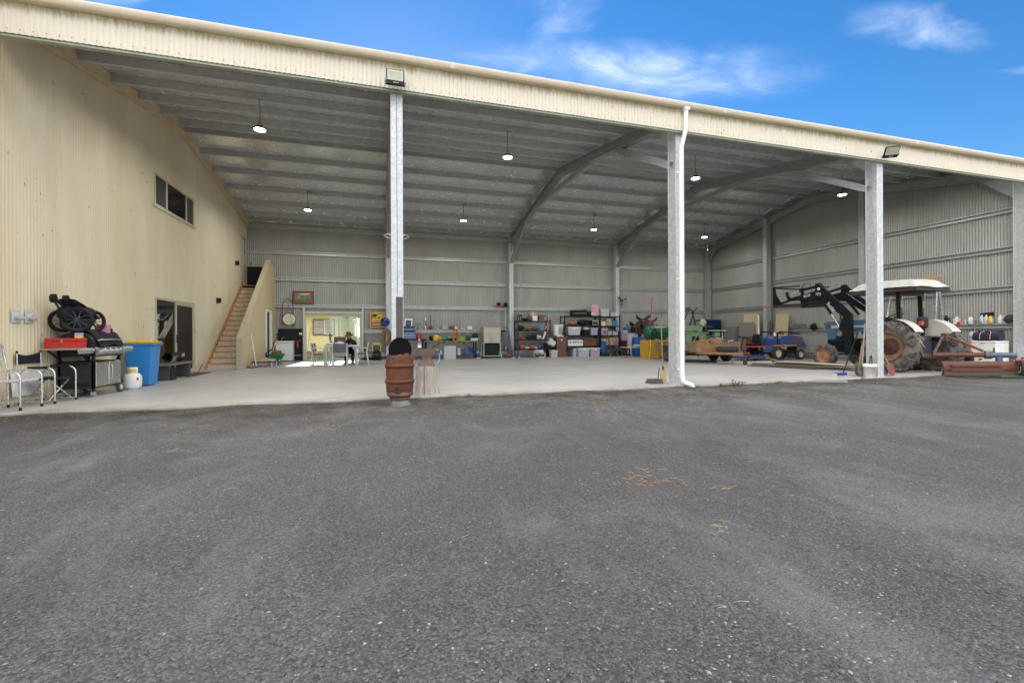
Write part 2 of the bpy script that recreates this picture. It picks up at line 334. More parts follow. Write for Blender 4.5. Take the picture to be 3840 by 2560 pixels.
def conc_fn(nt, L, p):
    v = N(nt, 'ShaderNodeTexCoord').outputs['Object']
    a = nz(nt, L, v, .45, 6, .6, .4); b = nz(nt, L, mapv(nt, L, v, (.35, 1.5, 1), .12), 1.1, 7, .65, .9); c = nz(nt, L, v, 18, 4, .6)
    col = mixc(nt, L, mr(nt, L, a, .35, .65), (.41, .40, .375), (.49, .48, .46))
    col = mixc(nt, L, mr(nt, L, b, .55, .80, 0, .35), col, (.33, .325, .31))
    col = mixc(nt, L, mr(nt, L, c, .3, .7, 0, .12), col, (.2, .19, .18))
    d_ = nz(nt, L, v, 1.3, 8, .68, 1.4); col = mixc(nt, L, mr(nt, L, d_, .60, .74, 0, .5), col, (.25, .235, .215))
    d2 = nz(nt, L, v, 3.1, 4, .5, .3); col = mixc(nt, L, mr(nt, L, d2, .72, .76, 0, .45), col, (.14, .13, .12))
    sp = N(nt, 'ShaderNodeSeparateXYZ'); L.new(v, sp.inputs[0]); eg = N(nt, 'ShaderNodeMath', operation='ADD'); L.new(sp.outputs[1], eg.inputs[0]); L.new(mr(nt, L, nz(nt, L, v, 2.4, 7, .65), .25, .75, -.35, .35), eg.inputs[1]); col = mixc(nt, L, mr(nt, L, eg.outputs[0], 8.05, 8.5, .75, 0), col, (.20, .175, .145))
    L.new(col, p.inputs['Base Color']); L.new(mr(nt, L, b, .3, .7, .32, .55), p.inputs['Roughness'])
    bp = N(nt, 'ShaderNodeBump'); bp.inputs['Strength'].default_value = .05; bp.inputs['Distance'].default_value = .01; L.new(c, bp.inputs['Height']); L.new(bp.outputs[0], p.inputs['Normal'])
CONC = special('concrete_floor', conc_fn)
def clad_fn(col, gold, stain):
    def fn(nt, L, p):
        v = N(nt, 'ShaderNodeTexCoord').outputs['Object']
        c = mixc(nt, L, mr(nt, L, nz(nt, L, mapv(nt, L, v, (1, 1, .2)), 1.1, 6, .6, .5), .38, .70, 0, .55), col, gold)
        # splashes of mud dauber and fly dirt
        sp = nz(nt, L, mapv(nt, L, v, (17, 17, 8.5)), 1.0, 2, .5, .4); cl_ = nz(nt, L, v, .7, 3, .5)
        a = N(nt, 'ShaderNodeMath', operation='MULTIPLY'); L.new(mr(nt, L, sp, .725, .75), a.inputs[0]); L.new(mr(nt, L, cl_, .42, .58), a.inputs[1])
        c = mixc(nt, L, a.outputs[0], c, (.10, .07, .045))
        # sheet laps
        if stain:
            z = N(nt, 'ShaderNodeSeparateXYZ'); L.new(v, z.inputs[0]); e = N(nt, 'ShaderNodeMath', operation='ADD'); L.new(z.outputs[2], e.inputs[0]); L.new(mr(nt, L, nz(nt, L, mapv(nt, L, v, (9, 9, 1)), 1.6, 4), .3, .7, -.07, .07), e.inputs[1])
            c = mixc(nt, L, mr(nt, L, e.outputs[0], 5.82, 5.97, 0, .8), c, (.30, .26, .11))
        else:
            z = N(nt, 'ShaderNodeSeparateXYZ'); L.new(v, z.inputs[0]); e = N(nt, 'ShaderNodeMath', operation='ADD'); L.new(z.outputs[2], e.inputs[0]); L.new(mr(nt, L, nz(nt, L, v, 3, 4), .3, .7, -.2, .2), e.inputs[1])
            c = mixc(nt, L, mr(nt, L, e.outputs[0], .0, .35, .45, 0), c, (.34, .27, .17))
        L.new(c, p.inputs['Base Color']); p.inputs['Roughness'].default_value = .45
    return fn
CREAM = special('cream_cladding', clad_fn((.735, .66, .48), (.58, .47, .245), False)); FASC = special('cream_fascia', clad_fn((.74, .68, .54), (.67, .60, .45), True))
# ground sheet to the horizon, finer near the camera
def axis(lims):
    out = []
    for a, b, n in lims: out += list(np.linspace(a, b, n, endpoint=False))
    return out+[lims[-1][1]]
gx = axis([(-400, -40, 6), (-40, -10, 10), (-10, 20, 75), (20, 50, 10), (50, 400, 6)]); gy = axis([(-60, 0, 8), (0, 8.15, 40), (8.15, 30, 12), (30, 90, 8), (90, 600, 6)])
def ghe(x, y):
    if not (-12 < x < 24 and -2 < y < 8.3): return -.045
    return -.045+.018*math.sin(x*.9+1.3*math.sin(y*.7))*math.sin(y*.8+.4)*min(1, max(0, (8.1-y)/2))-.006*math.sin(x*3.1+y*2.2)+(.016*max(0, (y-7.6)/.55)*(.6+.5*math.sin(x*2.3)+.4*math.sin(x*5.1+1)) if y > 7.6 else 0)
g = MB(); nx = len(gx); g.add([(x, y, ghe(x, y)) for y in gy for x in gx], [(j*nx+i, j*nx+i+1, (j+1)*nx+i+1, (j+1)*nx+i) for j in range(len(gy)-1) for i in range(nx-1)], True)
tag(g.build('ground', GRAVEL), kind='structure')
s = MB(); s.box(-10, XR+.1, YF, YB+.12, -.2, 0, b=.012)
slab = tag(s.build('concrete_slab', CONC), kind='structure')
J = mat('saw_cut_joint', (.50, .48, .43), .8, 0, .1, 8)
s = MB(); s.box(6.255, 6.262, 8.62, 21.5, .0005, .0025); s.box(.255, .262, 8.62, 21.5, .0005, .0025); s.box(-5.7, 18.1, 15.1, 15.107, .0006, .0026); s.box(12.255, 12.262, 8.62, 21.5, .0005, .0025)
s.build('floor_joint', J, slab)
# back yard lawn and the world behind the back door
LAWN = mat('lawn', (.10, .20, .03), .9, 0, .45, 30, bump=.6, bs=90)
l = MB(); l.box(-9, 16, YB+1.2, 60, -.06, -.035); tag(l.build('lawn', LAWN), kind='structure')
l = MB()
for i in range(5200):
    x, y = random.uniform(-7, 1.5), YB+1.3+random.random()**2*6; h = random.uniform(.03, .08); a = random.random()*6.28; w = .006
    l.add([(x-w*math.cos(a), y-w*math.sin(a), -.036), (x+w*math.cos(a), y+w*math.sin(a), -.036), (x+random.uniform(-.03, .03), y+random.uniform(-.03, .03), h)], [(0, 1, 2)])
tag(l.build('lawn_grass', LAWN), 'short green grass growing outside the back door', 'grass', kind='stuff')
PATH = mat('back_path', (.55, .5, .42), .8, 0, .1, 6)
l = MB(); l.box(-9, 16, YB+.13, YB+1.2, -.06, -.02); tag(l.build('path', PATH), kind='structure')
# ------------------------------------------------------------------ corrugated sheet helper
def corrug(mb, a0, a1, zfun, plane, axis='x', pitch=.076, amp=.0115, holes=(), seg=6, m=None, zsplit=()):
    """vertical corrugations running along axis; holes = (a0,a1,z0,z1)"""
    n = max(2, int(round((a1-a0)/pitch*seg)))
    edges = sorted(set([h[0] for h in holes]+[h[1] for h in holes]))
    pos = sorted(set([a0+(a1-a0)*i/n for i in range(n+1)]+[e for e in edges if a0 < e < a1]))
    def P(a, z):
        d = plane+amp*math.cos(2*math.pi*a/pitch)
        return (a, d, z) if axis == 'x' else (d, a, z)
    for p, q in zip(pos[:-1], pos[1:]):
        c = (p+q)/2; z0, zt = zfun(c)[0], None
        iv = [0.0]; hs = sorted([(h[2], h[3]) for h in holes if h[0] < c < h[1]])
        cur = 'bot'; segs = []
        lo = ('b',)
        bounds = ['b']
        for h in hs: bounds += [h[0], h[1]]
        bounds.append('t')
        for i in range(0, len(bounds), 2):
            z = []
            for a in (p, q):
                zb, zt = zfun(a)
                z.append((zb if bounds[i] == 'b' else bounds[i], zt if bounds[i+1] == 't' else bounds[i+1]))
            if z[0][1]-z[0][0] < 1e-4: continue
            mb.add([P(p, z[0][0]), P(q, z[1][0]), P(q, z[1][1]), P(p, z[0][1])], [(0, 1, 2, 3)], True, m)
def weld(o):
    import bmesh
    bm = bmesh.new(); bm.from_mesh(o.data); bmesh.ops.remove_doubles(bm, verts=bm.verts, dist=.0004); bm.to_mesh(o.data); bm.free(); return o
RZ = lambda y: RT(y)+.185                     # underside of the roof lining
shed = thing('farm_shed', 'large open-fronted steel farm shed with cream cladding and galvanised frame', 'shed', (6.3, YF, 0))
def P(mb, name, mats, parent=None):            # a part of the shed, built in world coordinates
    o = mb.build(name, mats, parent or shed)
    o.matrix_parent_inverse = Matrix.Identity(4)
    o.location = Vector((0, 0, 0))-(Vector(shed.location) if parent is None else Vector((0, 0, 0)))
    return o
DOOR = (13.76, 16.28, 0.0, 2.15); WIN = (13.76, 16.28, 4.56, 5.41); UDOOR = (21.17, 22.0-.02, 3.3, 5.39); BDOOR = (-3.36, -.94, 0.0, 2.14)
w = MB(); corrug(w, 5.5, YB-.02, lambda y: (0.0 if y > YF else -.045, (RZ(y) if y > YF+.05 else 6.0)), XL, 'y', holes=(DOOR, WIN, (21.17, 21.98, 3.3, 5.39)))
o = weld(P(w, 'left_wall', CREAM)); o['label'] = 'cream corrugated wall with splashes of dirt'
w = MB(); corrug(w, XL-4.2, XR, lambda x: (0.0, RZ(YB)), YB, 'x', holes=(BDOOR,)); weld(P(w, 'back_wall', ZINC))
w = MB(); corrug(w, YF+.05, YB-.02, lambda y: (0.0, RZ(y)), XR, 'y'); weld(P(w, 'right_wall', ZINC))
w = MB(); w.box(-10.0, -9.9, 5.5, YB+.1, -.04, 6.3); w.box(-9.9, XL-.06, 8.6, 8.7, 0, 6.1); w.box(-9.9, XL-.02, 8.7, YB-.02, 3.1, 3.28); w.box(-9.9, XL-.06, 18.4, 18.5, 0, 3.1)
P(w, 'inner_room', mat('plasterboard', (.42, .40, .36), .8))
# roof lining and sheets
for nm, y0, y1 in (('front_roof', YF+.16, YRID), ('back_roof', YRID, YB+.1)):
    w = MB(); nn = 24
    def rf(u, v, y0=y0, y1=y1): y = y0+(y1-y0)*v; return (-10+(XR+.14+10)*u, y, RZ(y)+.004*math.sin(u*180+y*2)+.003*math.sin(y*5.5))
    w.grid(rf, 150, 14)
    rl = P(w, nm, FOIL)
    w = MB(); w.add([(-10.05, y0+(.16 if y0 < 10 else 0), RZ(y0)+.05), (XR+.14, y0+(.16 if y0 < 10 else 0), RZ(y0)+.05), (XR+.14, y1, RZ(y1)+.05), (-10.05, y1, RZ(y1)+.05)], [(0, 1, 2, 3)])
    P(w, 'roof_sheet', CREAM2, rl)
    w = MB()
    for k in range(19):
        x = -5.2+k*1.28; w.bar((x, y0+.1, RZ(y0+.1)-.006), (x+.03, y1-.05, RZ(y1-.05)-.006), .02, .014)
        w.bar((x+.07, y0+.1, RZ(y0+.1)-.004), (x+.09, y1-.05, RZ(y1-.05)-.004), .008, .01)
    P(w, 'foil_seam', FOIL, rl)
# C-section purlins along X and girts
def cee(mb, p0, p1, h, d, t=.006, lip=.02, up=(0, 0, 1), side=1):
    """C channel from p0 to p1 (bottom back edge line); opens towards +side"""
    p0, p1 = Vector(p0), Vector(p1); a = (p1-p0).normalized(); z = Vector(up); x = a.cross(z).normalized()*side
    def slab_(x0, x1, z0, z1):
        vs_ = [p+x*i+z*j for p in (p0, p1) for i, j in ((x0, z0), (x1, z0), (x1, z1), (x0, z1))]
        mb.add(vs_, [(0,3,2,1),(4,5,6,7),(0,1,5,4),(1,2,6,5),(2,3,7,6),(3,0,4,7)])
    slab_(0, t, 0, h); slab_(t, d, 0, t); slab_(t, d, h-t, h); slab_(d-t, d, t, lip); slab_(d-t, d, h-lip, h-t)
for y in (8.55, 9.36, 10.48, 11.6, 12.7, 13.83, 14.88, 15.32, 16.44, 17.53, 18.7, 19.87, 20.99):
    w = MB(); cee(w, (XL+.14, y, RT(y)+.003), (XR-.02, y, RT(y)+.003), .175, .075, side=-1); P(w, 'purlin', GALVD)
GZ = (4.92, 3.75, 2.55, 1.40, .30)
spans = [(-5.7, .15), (.37, 6.15), (6.37, 12.15), (12.37, 18.15)]
for i, z in enumerate(GZ+(6.04,)):
    for j, (a, b) in enumerate(spans):
        pieces = [(a, b)]
        if j == 0 and z < 2.2: pieces = [(a, -3.44), (-.86, b)]
        for a_, b_ in pieces:
            w = MB(); cee(w, (a_, YB-.012, z-.15), (b_, YB-.012, z-.15), .15, .11, lip=.03); P(w, 'girt', GALV)
mullY = (8.6, 12.82, 13.02, 17.40, 17.60, 21.58)
for z in GZ:
    for a, b in ((8.62, 12.82), (13.06, 17.36), (17.64, 21.6)):
        if z > 4.5 and a > 17: pass
        w = MB(); cee(w, (XR-.012, a, z-.15), (XR-.012, b, z-.15), .15, .11, lip=.03, side=-1); P(w, 'girt', GALVD)
for z in GZ[:4]: w = MB(); w.box(XR-.13, XR-.02, 8.596, 8.615, z-.16, z+.01); P(w, 'girt_cleat', GALV)
# columns: two C channels back to back
def column(x, y0, y1, z1, m, w=.208, z0=0.0, name='column'):
    b = MB(); g_ = .004; t = .006; xl, xr = x-w/2, x+w/2
    for sx in (-1, 1):
        xi = x+sx*g_; xo = x+sx*w/2
        b.box(min(xi, xi+sx*t), max(xi, xi+sx*t), y0, y1, z0, z1)
        for ya, yb, lip in ((y0, y0+t, 1), (y1-t, y1, -1)):
            a, c = sorted((xi+sx*t, xo)); b.box(a, c, ya, yb, z0, z1)
            l0, l1 = sorted((yb if lip > 0 else ya, (yb if lip > 0 else ya)+lip*.022)); a, c = sorted((xo-sx*t, xo)); b.box(a, c, l0, l1, z0, z1)
    for k in range(int(z1/.42)):
        for sx in (-1, 1): b.cyl((x+sx*(g_+t), y0+.09, .3+k*.42), (x+sx*(g_+t+.006), y0+.09, .3+k*.42), .008, n=6)
    b.box(x-.13, x+.13, y0-.01, y1+.03, z0, z0+.012)
    return P(b, name, m)
for x in (.259, 6.259, 12.259): column(x, 8.306, 8.593, 6.0, GALV)
for x in (.259, 6.259, 12.259): column(x, 21.58, 21.866, 6.0, GALV)
column(18.24, 8.306, 8.593, 6.0, GALV); column(18.24, 21.58, 21.866, 6.0, GALVD)
for y in (12.92, 17.5):
    b = MB(); b.box(18.03, 18.32, y-.1, y-.094, 0, RT(y)-.05); b.box(18.03, 18.036, y-.094, y+.1, 0, RT(y)-.05); b.box(18.31, 18.316, y-.094, y+.1, 0, RT(y)-.05); b.box(18.036, 18.06, y+.094, y+.1, 0, RT(y)-.05); P(b, 'column', GALVD)
# rafters (doubled channels), collar ties and knee braces
def raft(x, w=.20, h=.30):
    for ya, yb in ((8.6, YRID), (YRID, 21.6)):
        b = MB(); s_ = 1 if ya < 10 else -1
        za, zb = RT(ya), RT(yb)
        for sx in (-1, 1):
            xi, xo = x+sx*.004, x+sx*w/2
            for x0, x1, d0, d1 in ((xi, xi+sx*.006, -h, 0), (xi, xo, -h, -h+.006), (xi, xo, -.006, 0), (xo-sx*.006, xo, -h+.006, -h+.028), (xo-sx*.006, xo, -.028, -.006)):
                x0, x1 = min(x0, x1), max(x0, x1)
                b.add([(x0, ya, za+d0), (x1, ya, za+d0), (x1, yb, zb+d0), (x0, yb, zb+d0), (x0, ya, za+d1), (x1, ya, za+d1), (x1, yb, zb+d1), (x0, yb, zb+d1)], [(0,3,2,1),(4,5,6,7),(0,1,5,4),(1,2,6,5),(2,3,7,6),(3,0,4,7)])
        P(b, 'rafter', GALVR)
def brace(x, p, q, name, w=.12, h=.16):
    b = MB(); a, c = Vector((x, *p)), Vector((x, *q)); cd = (c-a).normalized()
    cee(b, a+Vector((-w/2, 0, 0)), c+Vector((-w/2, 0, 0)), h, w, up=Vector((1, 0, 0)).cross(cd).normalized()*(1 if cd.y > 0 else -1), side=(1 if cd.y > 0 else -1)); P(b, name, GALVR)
for x in (.259, 6.259, 12.259):
    raft(x); brace(x, (12.6, RT(12.6)-.36), (17.4, RT(17.4)-.36), 'collar_tie')
    brace(x, (8.6, 4.80), (11.15, RT(11.15)-.30), 'knee_brace'); brace(x, (21.56, 4.75), (19.05, RT(19.05)-.30), 'knee_brace')
    b = MB(); b.prism([(8.6, 5.35), (9.3, RT(9.3)-.28), (8.6, RT(8.6)-.28)], x-.012, x+.012, 'x'); P(b, 'gusset', GALVR); b = MB(); b.prism([(21.58, 5.3), (21.1, RT(21.1)-.28), (21.58, RT(21.58)-.28)], x-.012, x+.012, 'x'); P(b, 'gusset', GALVR)
raft(18.24, .16, .30)
b = MB(); b.prism([(8.6, 5.15), (9.45, RT(9.45)-.29), (8.6, RT(8.6)-.29)], 18.16, 18.175, 'x'); P(b, 'gusset', GALVR); b = MB(); b.prism([(21.58, 5.2), (20.9, RT(20.9)-.29), (21.58, RT(21.58)-.29)], 18.16, 18.175, 'x'); P(b, 'gusset', GALVR)
# cream trim along the top of the left wall
b = MB()
for ya, yb in ((YF+.1, YRID), (YRID, YB-.05)):
    b.add([(XL+.01, ya, RT(ya)-.07), (XL+.14, ya, RT(ya)-.07), (XL+.14, yb, RT(yb)-.07), (XL+.01, yb, RT(yb)-.07), (XL+.01, ya, RZ(ya)-.01), (XL+.14, ya, RZ(ya)-.01), (XL+.14, yb, RZ(yb)-.01), (XL+.01, yb, RZ(yb)-.01)], [(0,3,2,1),(4,5,6,7),(0,1,5,4),(1,2,6,5),(2,3,7,6),(3,0,4,7)])
P(b, 'wall_trim', mat('peach_trim', (.58, .48, .31), .6, 0, .12, 4))
# front fascia, header, gutter, downpipe
w = MB(); corrug(w, -10, XR+.14, lambda x: (5.50, 5.96), YF, 'x', amp=.009, seg=8); fa = weld(P(w, 'fascia', FASC))
w = MB()
for k in range(190):
    x = -9.9+k*.152; w.cyl((x, YF-.012, 5.56), (x, YF-.018, 5.56), .008, n=6)
P(w, 'fascia_screw', mat('screw_head', (.32, .29, .22), .5, .3), fa).location = (0, 0, 0)
w = MB(); w.box(-10, XR+.1, YF+.02, YF+.1, 5.47, 5.78); w.box(-10, XR+.1, YF+.02, YF+.105, 5.463, 5.4695)
P(w, 'header_beam', mat('green_grey_steel', (.34, .37, .27), .5, .3, .15, 5))
w = MB(); prof = [(YF-.012, 5.945), (YF-.11, 5.945), (YF-.135, 5.962), (YF-.142, 6.02), (YF-.150, 6.045), (YF-.135, 6.062), (YF-.118, 6.050), (YF-.118, 5.97), (YF-.012, 5.97)]
w.prism(prof, -10.05, XR+.16, 'x', smooth=True)
for k in range(5): w.prism([(a-.003*(1 if a < YF-.05 else 0), z_-.003) for a, z_ in prof[:4]]+[(YF-.145, 6.03), (YF-.012, 6.03)], -4.8+k*6, -4.72+k*6, 'x')
P(w, 'gutter', mat('gutter_cream', (.68, .58, .42), .35, 0, .05, 3))
PVC = mat('white_pvc', (.82, .82, .80), .35, 0, .04, 5)
w = MB(); dx = 6.27; w.box(dx-.06, dx+.06, YF-.14, YF-.03, 5.90, 5.955); w.tube([(dx, YF-.085, 5.92), (dx, YF-.085, 5.52), (dx-.01, YF-.07, 5.44), (dx-.05, YF+.0, 5.16), (dx-.055, YF+.01, 5.05), (dx-.055, YF+.01, .20)], .047, 12)
w.cyl((dx-.055, YF+.01, .30), (dx-.055, YF+.01, .18), .053, n=14); w.tube([(dx-.055, YF+.01, .20), (dx-.05, YF-.0, .10), (dx-.01, YF-.03, .05), (dx+.06, YF-.06, .03), (dx+.12, YF-.08, 0), (dx+.14, YF-.09, -.06)], [.05, .052, .053, .053, .055, .056], 12)
for z in (4.6, 2.3, .35): w.box(dx-.16, dx, YF+.005, YF+.03, z-.015, z+.015)
P(w, 'downpipe', PVC)
# ------------------------------------------------------------------ openings
def frame_yz(mb, x0, x1, a, b, z0, z1, t=.05):
    mb.box(x0, x1, a, a+t, z0, z1); mb.box(x0, x1, b-t, b, z0, z1); mb.box(x0, x1, a+t, b-t, z1-t, z1); mb.box(x0, x1, a+t, b-t, z0, z0+t)
DARKSC = mat('security_mesh', (.012, .012, .012), .55, 0, .2, 20)
FRM = mat('cream_aluminium', (.58, .52, .36), .35, .1, .05, 4)
b = MB(); frame_yz(b, XL-.03, XL+.035, *DOOR[:2], 0.012, 2.15, .06); d = P(b, 'sliding_door', FRM)
b = MB(); frame_yz(b, XL-.012, XL+.02, 14.98, 16.22, .055, 2.09, .07); P(b, 'door_leaf', FRM, d)
b = MB(); b.box(XL, XL+.008, 15.05, 16.15, .125, 2.02); P(b, 'mesh_screen', DARKSC, d)
b = MB(); b.box(XL-.025, XL-.019, 13.82, 14.98, .07, 2.09); P(b, 'pane', DGLASS, d)
b = MB(); b.box(XL+.02, XL+.05, 15.0, 15.03, .92, 1.16, b=.008); P(b, 'handle', BLACKM, d)
b = MB(); frame_yz(b, XL-.02, XL+.03, *WIN, .045); b.box(XL-.02, XL+.05, 13.70, 16.34, 4.51, 4.56)
b.box(XL-.01, XL+.02, 14.42, 14.50, 4.6, 5.37); b.box(XL-.01, XL+.02, 15.72, 15.78, 4.6, 5.37); d = P(b, 'window', FRM)
b = MB(); b.box(XL-.002, XL+.004, 13.8, 14.42, 4.6, 5.365); P(b, 'screen_pane', DARKSC, d); b = MB(); b.box(XL-.002, XL+.004, 15.78, 16.235, 4.6, 5.365); P(b, 'screen_pane', DARKSC, d)
b = MB(); b.box(XL-.008, XL-.002, 14.5, 15.72, 4.6, 5.365); P(b, 'pane', glass('window_glass', (.12, .13, .12)), d)
b = MB(); frame_yz(b, XL-.03, XL+.03, 21.17, 21.975, 3.28, 5.39, .05); d = P(b, 'upper_door', FRM); b = MB(); b.box(XL-.10, XL-.06, 21.22, 21.93, 3.33, 5.34); P(b, 'door_leaf', WHITE, d)
# back sliding glass door
b = MB(); x0, x1 = BDOOR[:2]; y = YB
b.box(x0-.09, x0, YB-.16, YB-.02, 0, 2.40); b.box(x1, x1+.08, YB-.16, YB-.02, 0, 2.40); b.box(x0, x1, YB-.15, YB-.03, 2.14, 2.22)
b.box(x0, x0+.04, YB-.03, YB+.04, 0, 2.14); b.box(x1-.04, x1, YB-.03, YB+.04, 0, 2.14); b.box(x0+.04, x1-.04, YB-.03, YB+.04, 2.08, 2.14); b.box(x0+.04, x1-.04, YB-.03, YB+.04, .0, .035)
d = P(b, 'back_glass_door', mat('pale_door_frame', (.55, .53, .44), .4, .1, .05, 4))
for a, c in ((-2.36, -1.16), (-1.98, -.98)):
    b = MB(); yy = YB-.012 if a < -2.2 else YB+.022
    b.box(a, a+.06, yy-.015, yy+.015, .04, 2.075); b.box(c-.06, c, yy-.015, yy+.015, .04, 2.075); b.box(a+.06, c-.06, yy-.015, yy+.015, 2.02, 2.075); b.box(a+.06, c-.06, yy-.015, yy+.015, .04, .10)
    lf = P(b, 'door_leaf', FRM, d); b = MB(); b.box(a+.06, c-.06, yy-.003, yy+.003, .10, 2.02); P(b, 'pane', GLASS, d)
b = MB(); b.tube([(-2.33, YB-.03, 1.22), (-2.30, YB-.07, 1.2), (-2.27, YB-.085, 1.1), (-2.30, YB-.07, .98), (-2.33, YB-.03, .96)], .014, 6); b.box(-2.355, -2.31, YB-.035, YB-.025, .93, 1.25); P(b, 'handle', BLACKM, d)
# ------------------------------------------------------------------ staircase
st = thing('staircase', 'timber staircase with pale risers beside a cream side wall', 'staircase', (-5.2, 17.2, 0))
def S(mb, name, m, par=None):
    o = mb.build(name, m, par or st)
    if par is None: o.location = -Vector(st.location)
    return o
NS, Y0s, Y1s, ZT = 17, 17.25, 21.2, 3.28
rise, run = ZT/NS, (Y1s-Y0s)/(NS-1)
for k in range(NS):
    y = Y0s+k*run
    b = MB(); b.box(XL+.055, -4.72, y, y+.018, k*rise, (k+1)*rise-.036); S(b, 'riser', PALEW)
    if k < NS-1: b = MB(); b.box(XL+.05, -4.715, y-.03, y+run-.001, (k+1)*rise-.034, (k+1)*rise, b=.006); S(b, 'tread', WOOD)
b = MB(); b.prism([(Y0s-.16, 0), (Y0s+.25, 0), (Y1s+.1, ZT-.25), (Y1s+.1, ZT+.16), (Y0s-.06, .16)], XL+.012, XL+.048, 'x'); S(b, 'stringer', WOOD)
b = MB(); b.box(XL+.02, -4.72, Y1s+.0, YB-.17, ZT-.12, ZT); S(b, 'landing', WOOD)
b = MB(); xs = (-4.69, -4.58)
b.prism([(16.95, 0), (16.95, 1.02), (20.95, 4.30), (21.25, 4.30), (21.87, 4.02), (21.87, 0)], *xs, 'x')
sw = S(b, 'side_wall', mat('cream_sidewall', (.62, .50, .30), .55, 0, .06, 2, stretch=(1, 14, .3)))
b = MB(); cap = [(16.93, 0), (16.93, 1.06), (20.94, 4.34), (21.26, 4.34), (21.87, 4.06), (21.87, 4.02), (21.25, 4.30), (20.95, 4.30), (16.95, 1.02), (16.95, 0)]
for i in range(4): b.prism([cap[i], cap[i+1], cap[8-i], cap[9-i]], -4.73, -4.55, 'x')
S(b, 'wall_cap', FRM)
b = MB(); b.box(-4.585, -4.545, 20.22, 20.30, 0, 2.2); b.box(-4.585, -4.545, 21.02, 21.10, 0, 2.2); b.box(-4.585, -4.545, 20.30, 21.02, 2.12, 2.2); d = S(b, 'closet_door', WHITE)
b = MB(); b.box(-4.579, -4.562, 20.30, 20.72, .01, 2.12); S(b, 'dark_opening', mat('dark_closet', (.03, .022, .014), .8), d)
b = MB(); b.box(-4.60, -4.55, 20.72, 20.76, .01, 2.12); S(b, 'door_edge', WHITE, d)
b = MB(); b.box(-5.66, -4.73, 21.80, 21.86, ZT, 4.16); b.box(-5.68, -4.73, 21.77, 21.88, 4.16, 4.20, 1); S(b, 'landing_panel', [BLACK, FRM])
# ------------------------------------------------------------------ lamps
LED = emit('led_panel', (1.0, .98, .95), 9.0)
def high_bay(x, y, where):
    t = thing('high_bay_lamp', 'lit round high-bay lamp '+where, 'lamp', (x, y, 5.9), group='high-bay lamps under the shed roof')
    zt = RT(y+.2)-5.9
    b = MB(); b.tube([(0, 0, .16), (.005, 0, .3), (-.004, .01, zt)], .008, 6); b.tube([(-.06, 0, .08), (-.02, 0, .16), (0, 0, .17), (.02, 0, .16), (.06, 0, .08)], .006, 5); b.build('cord', BLACKM, t)
    if y > 15:
        b = MB(); b.box(-.02, .14, -.02, .02, zt-.02, zt+.0); b.build('mounting_bracket', BLACKM, t)
    b = MB(); b.lathe([(.04, .09), (.06, .085), (.085, .05), (.125, .035), (.135, .015), (.135, .0), (.122, -.004)], 20); b.build('housing', BLACKM, t)
    b = MB(); b.lathe([(.120, -.003), (.118, -.012), (.04, -.014)], 20); b.build('diffuser', LED, t)
    b = MB(); b.cyl((0, 0, -.005), (0, 0, -.022), .03, n=12); b.build('sensor', LGREY, t)
    L = bpy.data.lights.new('lamp_light', 'AREA'); L.shape = 'DISK'; L.size = .24; L.energy = 28; L.color = (1, .985, .96)
    lo = bpy.data.objects.new('lamp_light', L); COL.objects.link(lo); lo.parent = t; lo.location = (0, 0, -.035)
for x, n in ((-2.72, 'in the leftmost bay'), (3.26, 'in the second bay from the left'), (9.26, 'in the third bay from the left'), (15.26, 'in the rightmost bay')):
    high_bay(x, 11.55, 'near the front, '+n); high_bay(x, 18.4, 'near the back, '+n)
